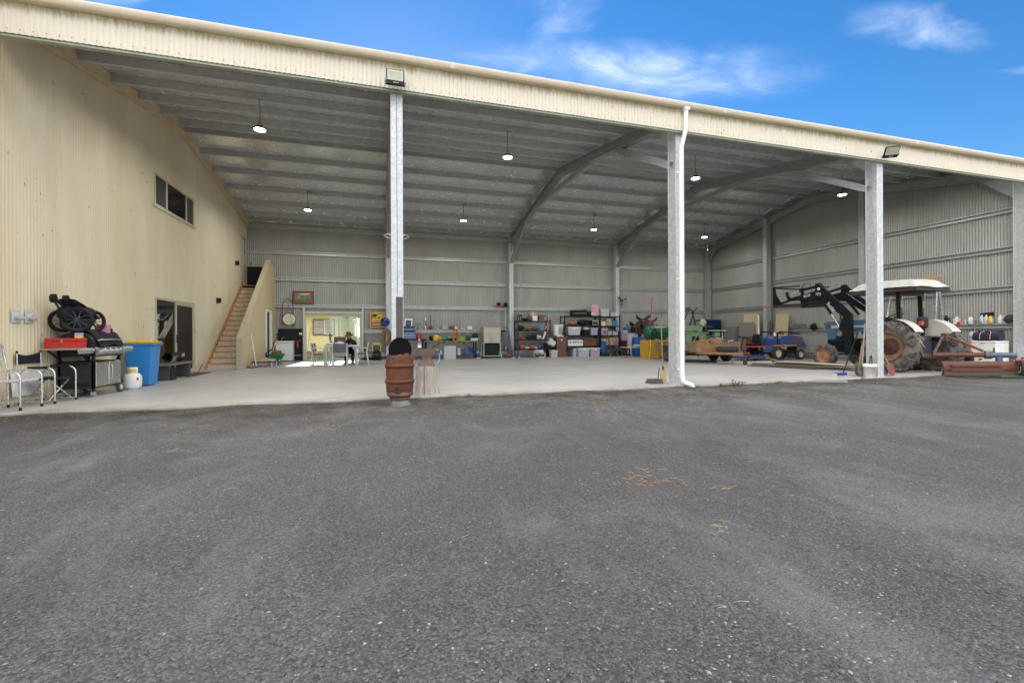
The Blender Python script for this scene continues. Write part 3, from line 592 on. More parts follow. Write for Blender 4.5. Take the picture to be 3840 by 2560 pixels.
# ------------------------------------------------------------------ beside the left wall
def wheel(parent, c, r, w, ax='x', hub=None, rimm=None, n=24, name='wheel', tread=0, lug=0, rim_r=.58, side=1, spokes=0, tm=None):
    """tyre with rounded section, rim dish and hub; axle along ax"""
    t = MB(); rr = rim_r*r
    prof = [(rr, -w*.40), (rr+.15*(r-rr), -w*.50), (r-.22*(r-rr), -w*.5), (r-.05*(r-rr), -w*.38), (r, -w*.22), (r, w*.22), (r-.05*(r-rr), w*.38), (r-.22*(r-rr), w*.5), (rr+.15*(r-rr), w*.5), (rr, w*.40)]
    rot = (0, R(90), 0) if ax == 'x' else (R(90), 0, 0)
    t.at((0, 0, 0), rot); t.lathe(prof, n, cap=False)
    if tread:
        for k in range(tread):
            a = 2*math.pi*k/tread
            for sgn in (-1, 1):
                a2 = a+(math.pi/tread if sgn > 0 else 0)
                if lug:      # chevron lug of a farm tyre
                    p0 = (r*.985*math.cos(a2), r*.985*math.sin(a2), 0); a3 = a2+.20; p1 = (r*.965*math.cos(a3), r*.965*math.sin(a3), sgn*w*.47); p2 = ((r-.05-.10*r)*math.cos(a3+.03), (r-.05-.10*r)*math.sin(a3+.03), sgn*w*.515)
                    nrm = (math.cos(a2), math.sin(a2), 0)
                    t.bar(p0, p1, .055, .075, up=nrm); t.bar(p1, p2, .055, .06, up=nrm)
                else:
                    t.bar((r*.995*math.cos(a2), r*.995*math.sin(a2), sgn*w*.06), (r*.975*math.cos(a2+.08), r*.975*math.sin(a2+.08), sgn*w*.42), .03, .02, up=(math.cos(a2), math.sin(a2), 0))
    o = t.build(name, tm or RUBBER, parent, c)
    q = MB(); q.at((0, 0, 0), rot)
    for sd in (-1, 1):
        q.lathe([(rr*1.02, sd*w*.42), (rr*.98, sd*w*.46), (rr*.90, sd*w*.40), (rr*.86, sd*w*.18), (rr*.55, sd*w*.10), (rr*.40, sd*w*.22), (rr*.12, sd*w*.26), (rr*.01, sd*w*.27)], n, cap=False)
        for k in range(6):
            a = k*math.pi/3; q.cyl((rr*.62*math.cos(a), rr*.62*math.sin(a), sd*w*.10), (rr*.62*math.cos(a), rr*.62*math.sin(a), sd*w*.17), rr*.05, n=6)
    q.build('rim', rimm or GREY, o)
    if lug:
        h = MB(); h.at((0, 0, 0), rot)
        for sd in (-1, 1): h.lathe([(rr*.60, sd*w*.115), (rr*.58, sd*w*.14), (rr*.43, sd*w*.25), (rr*.16, sd*w*.29), (rr*.14, sd*w*.40), (rr*.02, sd*w*.41)], n)
        h.build('hub', mat('hub_maroon', (.085, .03, .024), .7, .2, .3, 9), o)
        h = MB(); h.at((0, 0, 0), rot)
        for sd in (-1, 1): h.lathe([(rr*1.03, sd*w*.40), (rr*1.04, sd*w*.47), (rr*.97, sd*w*.475), (rr*.93, sd*w*.42)], n, cap=False)
        h.build('rim_flange', mat('flange_rust', (.20, .10, .05), .75, .2, .3, 9), o)
    return o
# old tube chair, cut by the picture's left edge
def bent(mb, pts, r, m=None, n=8, k=4):
    """tube with rounded corners"""
    P_ = [Vector(p) for p in pts]; out = [P_[0]]
    for i in range(1, len(P_)-1):
        a, b, c = P_[i-1], P_[i], P_[i+1]; d = min((a-b).length, (c-b).length)*.35
        p, q = b+(a-b).normalized()*d, b+(c-b).normalized()*d
        for j in range(k+1):
            t = j/k; out.append(p*(1-t)**2+b*2*t*(1-t)+q*t*t)
    out.append(P_[-1]); return mb.tube(out, r, n, m)
t = thing('tube_chair', 'old bent-tube metal chair with grey back panel at the picture edge', 'chair', (-5.45, 8.66, 0))
for y in (-.22, .22):
    b = MB(); bent(b, [(.24, y, .015), (.24, y, .57), (-.05, y, .60), (-.19, y, .58)], .0125); b.build('armrest', CHROME, t)
    b = MB(); bent(b, [(-.18, y, .015), (-.19, y, .60), (-.22, y*.95, .80)], .0125); b.build('leg', CHROME, t)
    [MB().cyl((x, y, 0), (x, y, .05), .017, n=8).build('foot_cap', BLACK, t) for x in (.24, -.18)]
b = MB(); bent(b, [(-.22, -.21, .78), (-.24, -.20, 1.0), (-.24, .20, 1.0), (-.22, .21, .78)], .0125); b.build('back_frame', CHROME, t)
b = MB(); b.grid(lambda u, v: (-.235+.03*math.sin(math.pi*u), -.19+.38*u, .70+.26*v*(.82+.18*math.sin(math.pi*u))), 10, 3); b.grid(lambda u, v: (-.245+.03*math.sin(math.pi*u), -.19+.38*u, .70+.26*v*(.82+.18*math.sin(math.pi*u))), 10, 3); b.build('back_panel', LGREY, t)
b = MB(); bent(b, [(.24, -.22, .14), (-.17, -.22, .12)], .010); bent(b, [(.24, .22, .14), (-.17, .22, .12)], .010); bent(b, [(-.17, -.22, .12), (-.17, .22, .12)], .010); b.build('stretcher', CHROME, t)
b = MB(); b.box(-.19, .22, -.21, .21, .42, .445, b=.012); b.build('seat', LGREY, t)
# director's chair
t = thing('folding_chair', "folding director's chair with navy cloth seat and padded arms", 'chair', (-5.42, 9.38, 0))
for y in (-.26, .26):
    b = MB(); bent(b, [(.24, y, .02), (.24, y, .60), (-.14, y, .60), (-.22, y, .50), (-.22, y, .03)], .0125); b.build('side_frame', CHROME, t)
    b = MB(); b.tube([(.15, y, .60), (-.11, y, .60)], .022, 8); b.build('arm_pad', NAVY, t)
    b = MB(); b.tube([(-.24, y, .05), (-.25, y, .86)], .011, 8); b.cyl((-.25, y, .84), (-.25, y, .88), .016, n=8, m=1); b.build('back_post', [CHROME, BLACK], t)
    b = MB(); b.tube([(.24, y, .05), (-.22, y, .05)], .011, 8); b.build('floor_rail', CHROME, t)
    for x in (.24, -.22): b = MB(); b.cyl((x, y, 0), (x, y, .045), .017, n=8); b.build('foot_cap', BLACK, t)
    [MB().tube([(x, y, .06), (x, -y, .40)], .011, 8).build('cross_leg', CHROME, t) for x in (.16, -.16)]
b = MB(); b.grid(lambda u, v: (-.20+.42*v, -.255+.51*u, .42-.035*math.sin(math.pi*u)), 10, 6); b.grid(lambda u, v: (-.20+.42*v, -.255+.51*u, .412-.035*math.sin(math.pi*u)), 10, 6); b.build('seat', NAVY, t)
b = MB(); b.grid(lambda u, v: (-.25-.03*math.sin(math.pi*u), -.27+.54*u, .66+.18*v-.04*math.sin(math.pi*u)*v), 10, 4); b.grid(lambda u, v: (-.262-.03*math.sin(math.pi*u), -.27+.54*u, .66+.18*v-.04*math.sin(math.pi*u)*v), 10, 4); b.build('backrest', NAVY, t)
b = MB(); b.at((-5.67, 9.35, .14), (0, R(-4), 0)); b.box(0, .012, -.33, .30, 0, .40, b=.004)
one('white_board', "off-white board leaning on the wall behind the folding chair", 'board', b, OFFW)
# wall sockets
for i, (y, n) in enumerate(((9.16, 'left'), (9.44, 'right'))):
    t = thing('wall_socket', 'grey weatherproof wall socket, the %s one of the pair' % n, 'socket', (XL+.012, y, 1.44), group='weatherproof sockets on the cream wall')
    b = MB(); b.box(0, .02, -.085, .085, -.11, .11, b=.01); b.build('back_plate', LGREY, t); b = MB(); b.at((.02, 0, 0), (0, R(90), 0)); b.lathe([(.062, 0), (.06, .03), (.055, .055), (.04, .06)], 8, smooth=False); b.build('cover', LGREY, t)
    b = MB(); b.at((.04, .06, -.03), (R(-90), 0, 0)); b.cyl((0, 0, 0), (0, 0, .05), .03, n=10); b.build('plug', LGREY, t)
# ------------------------------------------------------------------ barbecue
BX, BY = -5.36, 10.41
t = thing('barbecue', 'black gas barbecue with steel doors and side shelves against the cream wall', 'barbecue', (BX, BY, 0)); t.scale = (1, 1, 1.085)
DUST = mat('dusty_black', (.03, .03, .032), .45, .2, .3, 6, col2=(.15, .13, .10), amt=.26, s2=5, soft=.15)
b = MB(); b.box(-.27, .27, -.43, .43, .14, .60, b=.01); b.build('cabinet', DUST, t)
for k in range(12): b = MB(); b.box(-.18+k*.032, -.165+k*.032, -.436, -.43, .18, .24); b.box(-.18+k*.032, -.165+k*.032, -.436, -.43, .54, .57); b.build('vent_slot', BLACK, t)
for y0, y1 in ((-.40, .0), (.012, .40)):
    b = MB(); b.box(.271, .287, y0, y1, .17, .585, b=.008); d = b.build('cabinet_door', STEEL, t); b = MB(); yy = y1-.06 if y0 < -.1 else y0+.06; b.tube([(.29, yy, .28), (.31, yy, .30), (.31, yy, .50), (.29, yy, .52)], .009, 6); b.build('handle', STEEL, d)
for x in (-.25, .25):
    for y in (-.41, .41): b = MB(); b.box(x-.02, x+.02, y-.02, y+.02, .08, .84); b.build('leg', BLACKM, t)
b = MB(); b.box(-.27, .30, -.43, .43, .68, .82, b=.015); b.build('firebox', DUST, t)
b = MB(); b.prism([(.29, .70), (.37, .72), (.31, .84), (.27, .84)], -.42, .42, 'y'); pn = b.build('control_panel', STEEL, t)
for k in range(4):
    b = MB(); y = -.28+k*.17; b.cyl((.335, y, .78), (.372, y, .80), .026, .022, n=12); b.box(.36, .385, y-.006, y+.006, .775, .825); b.build('knob', CHROME, pn)
def hood(u, v): a = math.pi*u; return (-.02-.29*math.cos(a), -.44+.88*v, .83+.27*math.sin(a)**.8)
b = MB(); b.grid(hood, 14, 6); b.prism([hood(k/14, 0)[0::2] for k in range(15)], -.44, -.43, 'y'); b.prism([hood(k/14, 0)[0::2] for k in range(15)], .43, .44, 'y'); b.build('hood', DUST, t)
b = MB(); b.tube([(.28, -.33, .95), (.33, -.33, .97), (.33, .33, .97), (.28, .33, .95)], .013, 8); b.build('hood_handle', STEEL, t)
for s_, nm in ((-1, 'side_shelf'), (1, 'side_shelf')):
    b = MB(); y0, y1 = sorted((s_*.445, s_*.86)); b.box(-.27, .27, y0, y1, .80, .835, b=.01); b.prism([(.265, .835), (.30, .80), (.27, .74), (.25, .80)], y0, y1, 'y'); sh = b.build(nm, STEEL, t)
    [MB().bar((x, s_*.43, .6), (x, s_*.80, .80), .03, .02).build('bracket', BLACKM, sh) for x in (-.2, .2)]
for x, y in ((.25, -.41), (-.25, -.41)):
    b = MB(); b.at((x, y, .045)); b.cyl((-.022, 0, 0), (.022, 0, 0), .045, n=14); b.box(-.028, .028, -.012, .012, .0, .05); b.build('castor', GREY, t)
for x in (.27, -.27):
    b = MB(); b.at((x, .40, .09)); b.cyl((-.025, 0, 0), (.025, 0, 0), .09, n=18); o = b.build('wheel', DKGREY, t); b = MB(); b.at((x, .40, .09)); b.cyl((-.03, 0, 0), (.03, 0, 0), .05, n=12); b.build('wheel_cap', LGREY, o)
# black cover thrown over the hood
def drape(u, v):
    a = math.pi*(.10+.86*u); y = -.30+.80*v+.05*math.sin(u*5)
    r = 1.04+.02*math.sin(v*17+u*6)+.02*math.sin(u*13+v*5); x = -.02-.29*r*math.cos(a)
    z = .845+.275*r*max(0, math.sin(a))**.8
    if u > .8: x += (u-.8)*.25; z -= (u-.8)*.18*(1+.6*math.sin(v*9))
    return (x, y, z)
b = MB(); b.grid(drape, 26, 24)
one('grill_cover', 'crumpled black cloth cover thrown over the barbecue hood', 'cover', b, NAVY, (BX, BY, 0)).scale = (1, 1, 1.085)
# red toolbox on the near shelf, packet on it
t = thing('tool_box', 'red metal toolbox on the near side shelf of the barbecue', 'toolbox', (-5.38, 9.75, .907), R(0))
b = MB(); b.box(-.25, .25, -.105, .105, 0, .115, b=.006); b.build('base', REDP, t); b = MB(); b.box(-.253, .253, -.108, .108, .118, .175, b=.01); b.build('lid', REDP, t)
b = MB(); bent(b, [(-.05, 0, .175), (-.05, 0, .21), (.05, 0, .21), (.05, 0, .175)], .006); b.build('handle', BLACKM, t); b = MB(); b.box(-.012, .012, -.116, -.105, .09, .15); b.build('latch', STEEL, t)
b = MB(); b.box(-.05, .05, -.03, .03, 0, .045, 0, .002); b.box(-.05, .05, -.03, .03, .0455, .09, 1, .002)
one('small_packet', 'small yellow and lilac packet standing on the red toolbox', 'packet', b, [mat('packet_yellow', (.75, .55, .12), .5), PURP], (-5.19, 9.75, 1.083), R(8))
# ------------------------------------------------------------------ folded stroller on top
t = thing('stroller', 'folded black three-wheel stroller lying on top of the barbecue', 'stroller', (-5.36, 10.08, 1.165))
def spoked(c, r, w, yaw, nm):
    b = MB(); b.at(c, (0, 0, yaw)); 
    b.tube([(r*.86*math.cos(a), 0, r*.86*math.sin(a)) for a in [2*math.pi*k/28 for k in range(28)]], r*.14, 8, closed=True); o = b.build(nm, BLACK, t)
    q = MB(); q.at(c, (0, 0, yaw)); q.cyl((0, -w, 0), (0, w, 0), r*.13, n=10)
    for k in range(10): a = 2*math.pi*k/10; q.bar((r*.1*math.cos(a), 0, r*.1*math.sin(a)), (r*.76*math.cos(a), 0, r*.76*math.sin(a)), .02, .012)
    q.tube([(r*.74*math.cos(a), 0, r*.74*math.sin(a)) for a in [2*math.pi*k/24 for k in range(24)]], .011, 6, closed=True); q.build('spokes', mat('spoke_dark', (.045, .045, .048), .45, .3), o)
spoked((.12, -.29, .245), .23, .035, R(22), 'wheel'); spoked((.02, .36, .235), .22, .035, R(60), 'wheel'); spoked((-.20, -.06, .235), .215, .035, R(22), 'wheel')
for dy in (-.06, .17):
    b = MB(); b.tube([(-.04+dy*.2, -.50+dy, .60), (-.01+dy*.2, -.25+dy, .43), (.02, .05+dy, .26), (.03, .2+dy, .16)], [.02, .018, .018, .018], 8); b.build('frame_tube', BLACKM, t)
    b = MB(); b.at((-.045+dy*.2, -.51+dy, .60), (0, R(90), R(10))); b.cyl((0, 0, -.03), (0, 0, .03), .075, n=18); b.build('hinge_disc', BLACK, t)
    b = MB(); b.tube([(-.05+dy*.2, -.48+dy, .56), (-.02, -.36+dy, .34), (.0, -.28+dy, .18)], .016, 8); b.build('frame_tube', BLACKM, t)
b = MB(); b.grid(lambda u, v: (-.14+.26*v, -.34+.72*u, .60-.30*u+.03*math.sin(math.pi*u)+.015*math.sin(math.pi*v)), 14, 5); b.grid(lambda u, v: (-.14+.26*v, -.34+.72*u, .575-.30*u), 14, 5); b.build('seat_cloth', mat('stroller_cloth', (.06, .052, .055), .85, 0, .2, 12, bump=.3, bs=60), t)
b = MB(); b.ball((-.02, .36, .30), (.15, .17, .03)); b.ball((.0, .40, .33), (.08, .08, .04)); b.build('bumper', BLACK, t)
b = MB(); b.ball((-.06, .02, .16), (.16, .36, .13)); b.ball((-.06, -.2, .36), (.12, .24, .15)); b.ball((.04, .06, .40), (.13, .26, .10)); b.build('folded_canopy', NAVY, t)
b = MB(); b.grid(lambda u, v: (.02+.13*math.cos(2*math.pi*u)*(.8+.2*v), .17*math.sin(2*math.pi*u)*(1-.25*v)*.6, .17*v+.015*math.sin(6*math.pi*u)), 16, 6); b.ball((.02, 0, .165), (.10, .07, .03))
one('pink_bag', 'small pink bag behind the stroller on the barbecue', 'bag', b, PINK, (-5.33, 10.70, 1.16))
b = MB(); b.box(-.05, .05, -.06, .06, 0, .19, b=.03)
one('black_pouch', 'small black pouch beside the pink bag on the barbecue', 'pouch', b, NAVY, (-5.31, 10.90, 1.10), R(15))
# ------------------------------------------------------------------ gas bottle, wheelie bin
t = thing('gas_bottle', 'white gas bottle with yellow label standing before the blue bin', 'gas bottle', (-5.06, 11.22, 0))
b = MB(); b.lathe([(.10, .02), (.14, .035), (.155, .08), (.157, .22), (.15, .28), (.12, .32), (.06, .345), (.03, .35)], 24); b.build('tank', WHITE, t)
b = MB(); b.lathe([(.09, 0), (.10, 0), (.10, .03), (.09, .03)], 20, cap=False); b.build('foot_ring', WHITE, t)
b = MB(); b.lathe([(.085, .335), (.087, .455), (.080, .46), (.078, .335)], 20, cap=False); b.build('collar', WHITE, t)
b = MB(); b.cyl((0, 0, .34), (0, 0, .42), .02, n=8); b.cyl((0, -.035, .43), (0, .035, .43), .014, n=8); b.build('valve', mat('brass', (.5, .36, .12), .35, .9), t)
b = MB()
def lab(u, v): a = -2.0+1.6*u; return (.0885*math.cos(a), .0885*math.sin(a), .355+.075*v)
b.grid(lab, 10, 1); b.build('warning_label', YELL, t)
b = MB(); b.grid(lambda u, v: (.1585*math.cos(-.75+.25*u), .1585*math.sin(-.75+.25*u), .20+.05*v), 4, 1); b.build('red_sticker', REDP, t)
t = thing('wheelie_bin', 'blue wheelie bin with a yellow lid beside the glass door', 'bin', (-5.26, 12.08, 0), R(6))
t.scale = (.93, .93, .99)
def tap(mb, x0, x1, y0, y1, z0, z1, k, m=None, bev=.05):
    def ring(s, z):
        cx, cy, hx, hy = (x0+x1)/2, (y0+y1)/2, (x1-x0)/2*s, (y1-y0)/2*s
        return [(cx+sx*(hx-bev*(1-abs(dx))), cy+sy*(hy-bev*(1-abs(dy))), z) for sx, sy, dx, dy in ((-1,-1,1,0),(-1,-1,0,1),(1,-1,0,1),(1,-1,1,0),(1,1,1,0),(1,1,0,1),(-1,1,0,1),(-1,1,1,0))]
    v = ring(k, z0)+ring(1, z1); mb.add(v, [(7,6,5,4,3,2,1,0), tuple(range(8, 16))]+[(i, (i+1) % 8, 8+(i+1) % 8, 8+i) for i in range(8)], False, m)
b = MB(); tap(b, -.28, .30, -.29, .29, .03, .93, .80); b.build('body', mat('bin_blue', (.03, .24, .60), .42, 0, .08, 2, col2=(.04, .16, .36), amt=.28, s2=3, soft=.2), t)
b = MB(); b.box(-.31, .33, -.32, .32, .90, .965, b=.02); b.build('rim', BLUEP, t)
b = MB(); b.box(-.30, .32, -.31, .31, .968, 1.0, b=.015); b.box(-.22, .26, -.24, .24, 1.0, 1.035, b=.02); b.box(-.06, .10, -.18, .18, 1.035, 1.05, b=.01); b.build('lid', YELL, t)
for y in (-.24, .24): b = MB(); b.at((-.22, y, .10)); b.cyl((0, -.025, 0), (0, .025, 0), .10, n=18); b.build('wheel', BLACK, t)
b = MB(); b.tube([(-.33, -.22, .93), (-.37, -.22, .95), (-.37, .22, .95), (-.33, .22, .93)], .016, 8); b.build('handle', BLUEP, t)
# bench with folded camp chair by the door
t = thing('low_bench', 'low weathered plank bench beside the glass door', 'bench', (-5.30, 13.75, 0))
b = MB(); b.box(-.20, .20, -.75, .75, .37, .42, b=.01); b.build('plank', mat('weathered_plank', (.20, .16, .12), .8, 0, .25, 6), t)
for y in (-.6, .6): b = MB(); b.box(-.16, .16, y-.04, y+.04, 0, .37); b.build('leg', DKGREY, t)
t = thing('folded_camp_chair', 'folded dark camping chair with metal poles lying on the low bench', 'chair', (-5.30, 13.8, .42))
b = MB(); b.grid(lambda u, v: (.15*math.cos(2*math.pi*v)*(.8+.3*math.sin(5*u)), -.4+.9*u, .15+.13*math.sin(2*math.pi*v)*(.8+.3*math.sin(3+6*u))), 16, 12); b.build('cloth', NAVY, t)
for k in range(4): b = MB(); b.tube([(.12+.02*k, -.55, .02+.05*k), (.10, .35, .24-.03*k)], .009, 6); b.build('pole', CHROME, t)
b = MB(); b.box(-.16, .16, -.15, .15, 0, .31, b=.01); [b.box(-.165, .165, -.155, .155, .03+k*.07, .05+k*.07) for k in range(4)]
one('black_crate', 'dark slatted crate under the low bench by the blue bin', 'crate', b, BLACK, (-5.28, 13.3, 0))
b = MB(); b.box(-.22, .22, -.55, .55, 0, .018, b=.006)
one('door_mat', 'brown rubber-edged mat lying before the glass door', 'mat', b, mat('mat_brown', (.16, .075, .04), .9, 0, .3, 30), (-5.28, 15.2, .001))
b = MB(); b.tube([(0, -.6, .01), (.12, -.3, .015), (.02, .1, .06), (.05, .35, .3), (-.03, .45, .2)], .008, 6)
one('bent_rod', 'thin bent metal rod on the floor by the door mat', 'rod', b, BLACKM, (-5.1, 14.6, 0))
# wall lights and switch
for y, z, n in ((18.29, 2.40, 'lower'), (20.43, 4.08, 'upper')):
    t = thing('wall_light', 'black up-down wall light, the %s one above the stairs' % n, 'light', (XL+.012, y, z), group='wall lights above the stairs')
    b = MB(); b.box(0, .018, -.06, .06, -.10, .10, b=.006); b.build('back_plate', DKGREY, t); b = MB(); b.cyl((.09, 0, -.09), (.09, 0, .09), .05, n=14); b.box(.018, .06, -.02, .02, -.03, .03); b.build('cylinder', BLACKM, t)
b = MB(); b.box(0, .035, -.05, .05, -.06, .06, b=.01); b.box(.035, .045, -.02, .02, -.03, .03)
one('light_switch', 'white switch box on the cream wall right of the glass door', 'switch', b, WHITE, (XL+.012, 16.45, 1.29))
# ------------------------------------------------------------------ keg stove, anvil
t = thing('keg_stove', 'rusty steel keg stove with a tall square flue in front of the post', 'stove', (.268, 7.55, -.045))
KEG = mat('rusty_keg', (.175, .058, .018), .72, .25, .35, 3.5, bump=.25, bs=40, col2=(.062, .028, .023), amt=.5, s2=3.2, soft=.16, stretch=(1, 1, .7))
KEGD = mat('burnt_keg', (.10, .075, .06), .6, .4, .3, 7, col2=(.24, .10, .04), amt=.4, s2=6, soft=.15)
b = MB(); b.lathe([(.150, .17), (.20, .20), (.218, .26), (.221, .33), (.222, .52), (.221, .74), (.214, .80), (.198, .845), (.17, .865), (.05, .87)], 40); b.build('keg_body', KEG, t)
for z in (.40, .655): b = MB(); b.lathe([(.218, z-.032), (.236, z-.028), (.240, z), (.236, z+.028), (.218, z+.032)], 40, cap=False); b.build('hoop', KEG, t)
b = MB(); b.lathe([(.212, .175), (.214, .235), (.205, .165), (.175, .15), (.165, .125), (.172, .12), (.160, .10), (.150, .095)], 36); b.build('lower_ring', KEGD, t)
b = MB(); b.lathe([(.185, 0), (.180, .02), (.155, .075), (.145, .10), (.10, .105)], 10, smooth=False); b.lathe([(.192, 0), (.192, .012), (.18, .014)], 24); b.build('base', mat('base_steel', (.15, .145, .14), .5, .5, .3, 9, col2=(.2, .09, .04), amt=.35, s2=7), t)
b = MB(); b.at((-.045, -.212, .285), (R(90), 0, 0)); b.lathe([(.052, -.02), (.054, .015), (.042, .018), (.040, -.02)], 22, cap=False); b.build('air_port', KEG, t)
b = MB(); b.at((-.045, -.212, .285), (R(90), 0, 0)); b.cyl((0, 0, -.02), (0, 0, .002), .041, n=18); b.cyl((0, 0, 0), (0, 0, .02), .01, n=6); b.build('port_cap', mat('port_dark', (.05, .035, .03), .8, .2), t)
b = MB(); b.at((0, -.03, .855), (R(-7), 0, 0)); lid = [(.182*math.cos(a)*(1 if math.sin(a) > -.2 else 1), max(-.04, .0+.20*math.sin(a)+.04)) for a in [2*math.pi*k/40 for k in range(40)]]
b.prism(lid, -.165, -.135, 'y', smooth=False); b.build('door_plate', mat('soot_black', (.005, .005, .005), .9, 0, .3, 8, spec=.1), t)
b = MB(); b.at((0, 0, .86)); b.lathe([(.165, 0), (.16, .06), (.13, .12), (.07, .16), (.02, .165)], 24); b.build('dome', KEGD, t)
b = MB(); b.at((-.01, -.01, .0)); bent(b, [(-.052, -.14, 1.06), (-.052, -.155, 1.11), (.045, -.155, 1.11), (.045, -.14, 1.06)], .006); b.build('handle', BLACKM, t)
FLUE = mat('flue_steel', (.135, .09, .078), .5, .5, .25, 4, col2=(.10, .085, .10), amt=.45, s2=4, soft=.2)
b = MB(); b.box(-.055, .052, -.052, .052, .98, 1.77, b=.006); b.build('flue', FLUE, t); b = MB(); b.box(-.058, .055, -.055, .055, 1.755, 1.775); b.box(.002, .014, -.062, -.054, 1.742, 1.762); b.build('flue_rim', KEGD, t)
for z in (.80, .83): b = MB(); b.at((-.10 if z < .82 else .10, -.19, z)); b.box(-.04, .04, -.01, .01, -.03, .03, b=.006); b.build('weld_patch', KEGD, t)
BARK = mat('grey_log', (.40, .36, .31), .9, 0, .35, 5, bump=.7, bs=22, stretch=(6, 6, .7), col2=(.17, .13, .10), amt=.34, s2=4, soft=.12)
random.seed(3)
ph = [random.uniform(0, 6.28) for _ in range(6)]
def stump(u, v):
    a = 2*math.pi*u; r = .195+.032*(1-v)**2+.012*math.sin(3*a+ph[0])+.010*math.sin(7*a+ph[1]+v)+.007*math.sin(15*a+ph[2])+.006*math.sin(23*a+ph[3]+2*v)
    if abs(((a-4.4+math.pi) % (2*math.pi))-math.pi) < .06: r -= .035
    return (r*math.cos(a), r*math.sin(a), .53*v)
t = thing('log_stump', 'weathered grey log stump standing under the anvil', 'stump', (.79, 8.53, 0))
b = MB(); b.grid(stump, 96, 10); b.build('trunk', BARK, t); b = MB(); b.add([stump(k/96, 1) for k in range(96)], [tuple(range(96))]); b.add([(.02+.18*math.cos(2*math.pi*k/12), .18*math.sin(2*math.pi*k/12), .532) for k in range(12)], [tuple(range(12))]); b.build('cut_top', mat('log_end', (.40, .33, .25), .9, 0, .3, 12), t)
t = thing('anvil', 'rust-brown blacksmith anvil standing on the log stump', 'anvil', (.79, 8.50, .533))
ANV = mat('anvil_iron', (.165, .11, .09), .7, .35, .22, 8, bump=.3, bs=45, col2=(.13, .085, .075), amt=.4, s2=9)
def anvsec(x):      # half height profile of body: returns list of (x, z, halfwidth)
    return x
b = MB()
rows = [(0, .155, .085), (.02, .155, .085), (.045, .14, .07), (.09, .10, .052), (.13, .085, .045), (.17, .095, .047), (.205, .135, .052), (.235, .165, .055), (.275, .175, .056), (.31, .175, .056)]
vs_ = []
for z, hx, hy in rows: vs_ += [(-hx, -hy, z), (hx, -hy, z), (hx, hy, z), (-hx, hy, z)]
b.add(vs_, [(3, 2, 1, 0), tuple(range(4*len(rows)-4, 4*len(rows)))]+[(4*i+k, 4*i+(k+1) % 4, 4*i+4+(k+1) % 4, 4*i+4+k) for i in range(len(rows)-1) for k in range(4)])
b.build('body', ANV, t)
b = MB(); n = 14; b.grid(lambda u, v: (.15+.135*u, .052*(1-u**1.6)*math.cos(2*math.pi*v), .26+.048*u*.9-.0+(.05*(1-u**1.4)+.004)*math.sin(2*math.pi*v)), 10, n); b.build('horn', ANV, t)
b = MB(); b.box(-.27, -.16, -.05, .05, .215, .298, b=.006); b.build('heel', ANV, t)
t = thing('spray_bottle', 'purple and white cleaner bottle standing on the anvil', 'bottle', (.66, 8.50, .8435))
b = MB(); b.lathe([(.030, 0), (.034, .006), (.034, .10), (.031, .13), (.016, .155), (.013, .165)], 16); b.build('body', mat('purple_bottle', (.10, .08, .28), .4), t); b = MB(); b.lathe([(.0348, .03), (.0348, .105)], 16, cap=False); b.build('label', WHITE, t); b = MB(); b.lathe([(.0352, .075), (.0352, .10)], 16, cap=False); b.build('red_band', ORANGE, t); b = MB(); b.cyl((0, 0, .165), (0, 0, .188), .014, n=10); b.build('cap', WHITE, t)
b = MB(); b.tube([(.235, .06, -.02), (.24, .05, -.06), (.21, .04, -.10), (.22, .03, -.16), (.20, .02, -.24), (.16, .0, -.31)], .010, 6); b.tube([(.235, .06, -.02), (.26, .05, -.05), (.255, .04, -.10), (.225, .04, -.10)], .008, 6)
one('blue_rope', 'pale blue rope hanging from the horn of the anvil', 'rope', b, mat('rope_blue', (.22, .50, .55), .8, 0, .2, 40), (.82, 8.50, .84))
# ------------------------------------------------------------------ floodlights and hoop
def flood(loc, rz, tilt, lab_, w=.31, h=.27):
    t = thing('flood_light', lab_, 'floodlight', loc, rz)
    b = MB(); b.at((0, 0, 0), (tilt, 0, 0)); b.box(-w/2, w/2, -.035, .02, -h/2, h/2, b=.012); hs = b.build('housing', BLACK, t)
    b = MB(); b.at((0, 0, 0), (tilt, 0, 0)); b.box(-w/2+.02, w/2-.02, -.038, -.035, -h/2+.075, h/2-.018); b.build('lens', mat('flood_lens', (.45, .50, .44), .15, 0, .05), hs)
    b = MB(); b.at((0, 0, 0), (tilt, 0, 0)); b.box(-w/2+.05, w/2-.05, -.0395, -.0382, -h/2+.10, h/2-.04); b.build('led_board', mat('led_board', (.44, .42, .30), .4), hs)
    text('PIERLITE', .024, WHITE, 'lettering', hs, Vector((-.035, -.036, -h/2+.03)) if not tilt else Matrix.Rotation(tilt, 3, 'X') @ Vector((-.035, -.036, -h/2+.03)), (R(90)+tilt, 0, 0), .001)
    b = MB(); b.tube([(-w/2-.012, .0, -.06), (-w/2-.012, .07, -.09), (w/2+.012, .07, -.09), (w/2+.012, 0, -.06)], .010, 6); b.build('bracket', BLACK, t)
flood((.23, 8.03, 5.60), 0, 0, 'black floodlight on the fascia above the post with the keg stove')
flood((12.14, 7.96, 5.60), R(-30), R(34), 'black floodlight tilted on the fascia near the right end')
t = thing('basket_hoop', 'thin white ring hoop fixed to the post above the keg stove', 'hoop', (.265, 8.60, 2.99))
b = MB(); b.tube([(.23*math.cos(a), .23*math.sin(a)+.24, .02) for a in [2*math.pi*k/28 for k in range(28)]], .008, 6, closed=True); b.build('ring', LGREY, t); b = MB(); b.tube([(-.16, .10, .02), (-.03, .0, -.07)], .006, 5); b.tube([(.16, .10, .02), (.03, .0, -.07)], .006, 5); b.build('strut', WHITE, t)
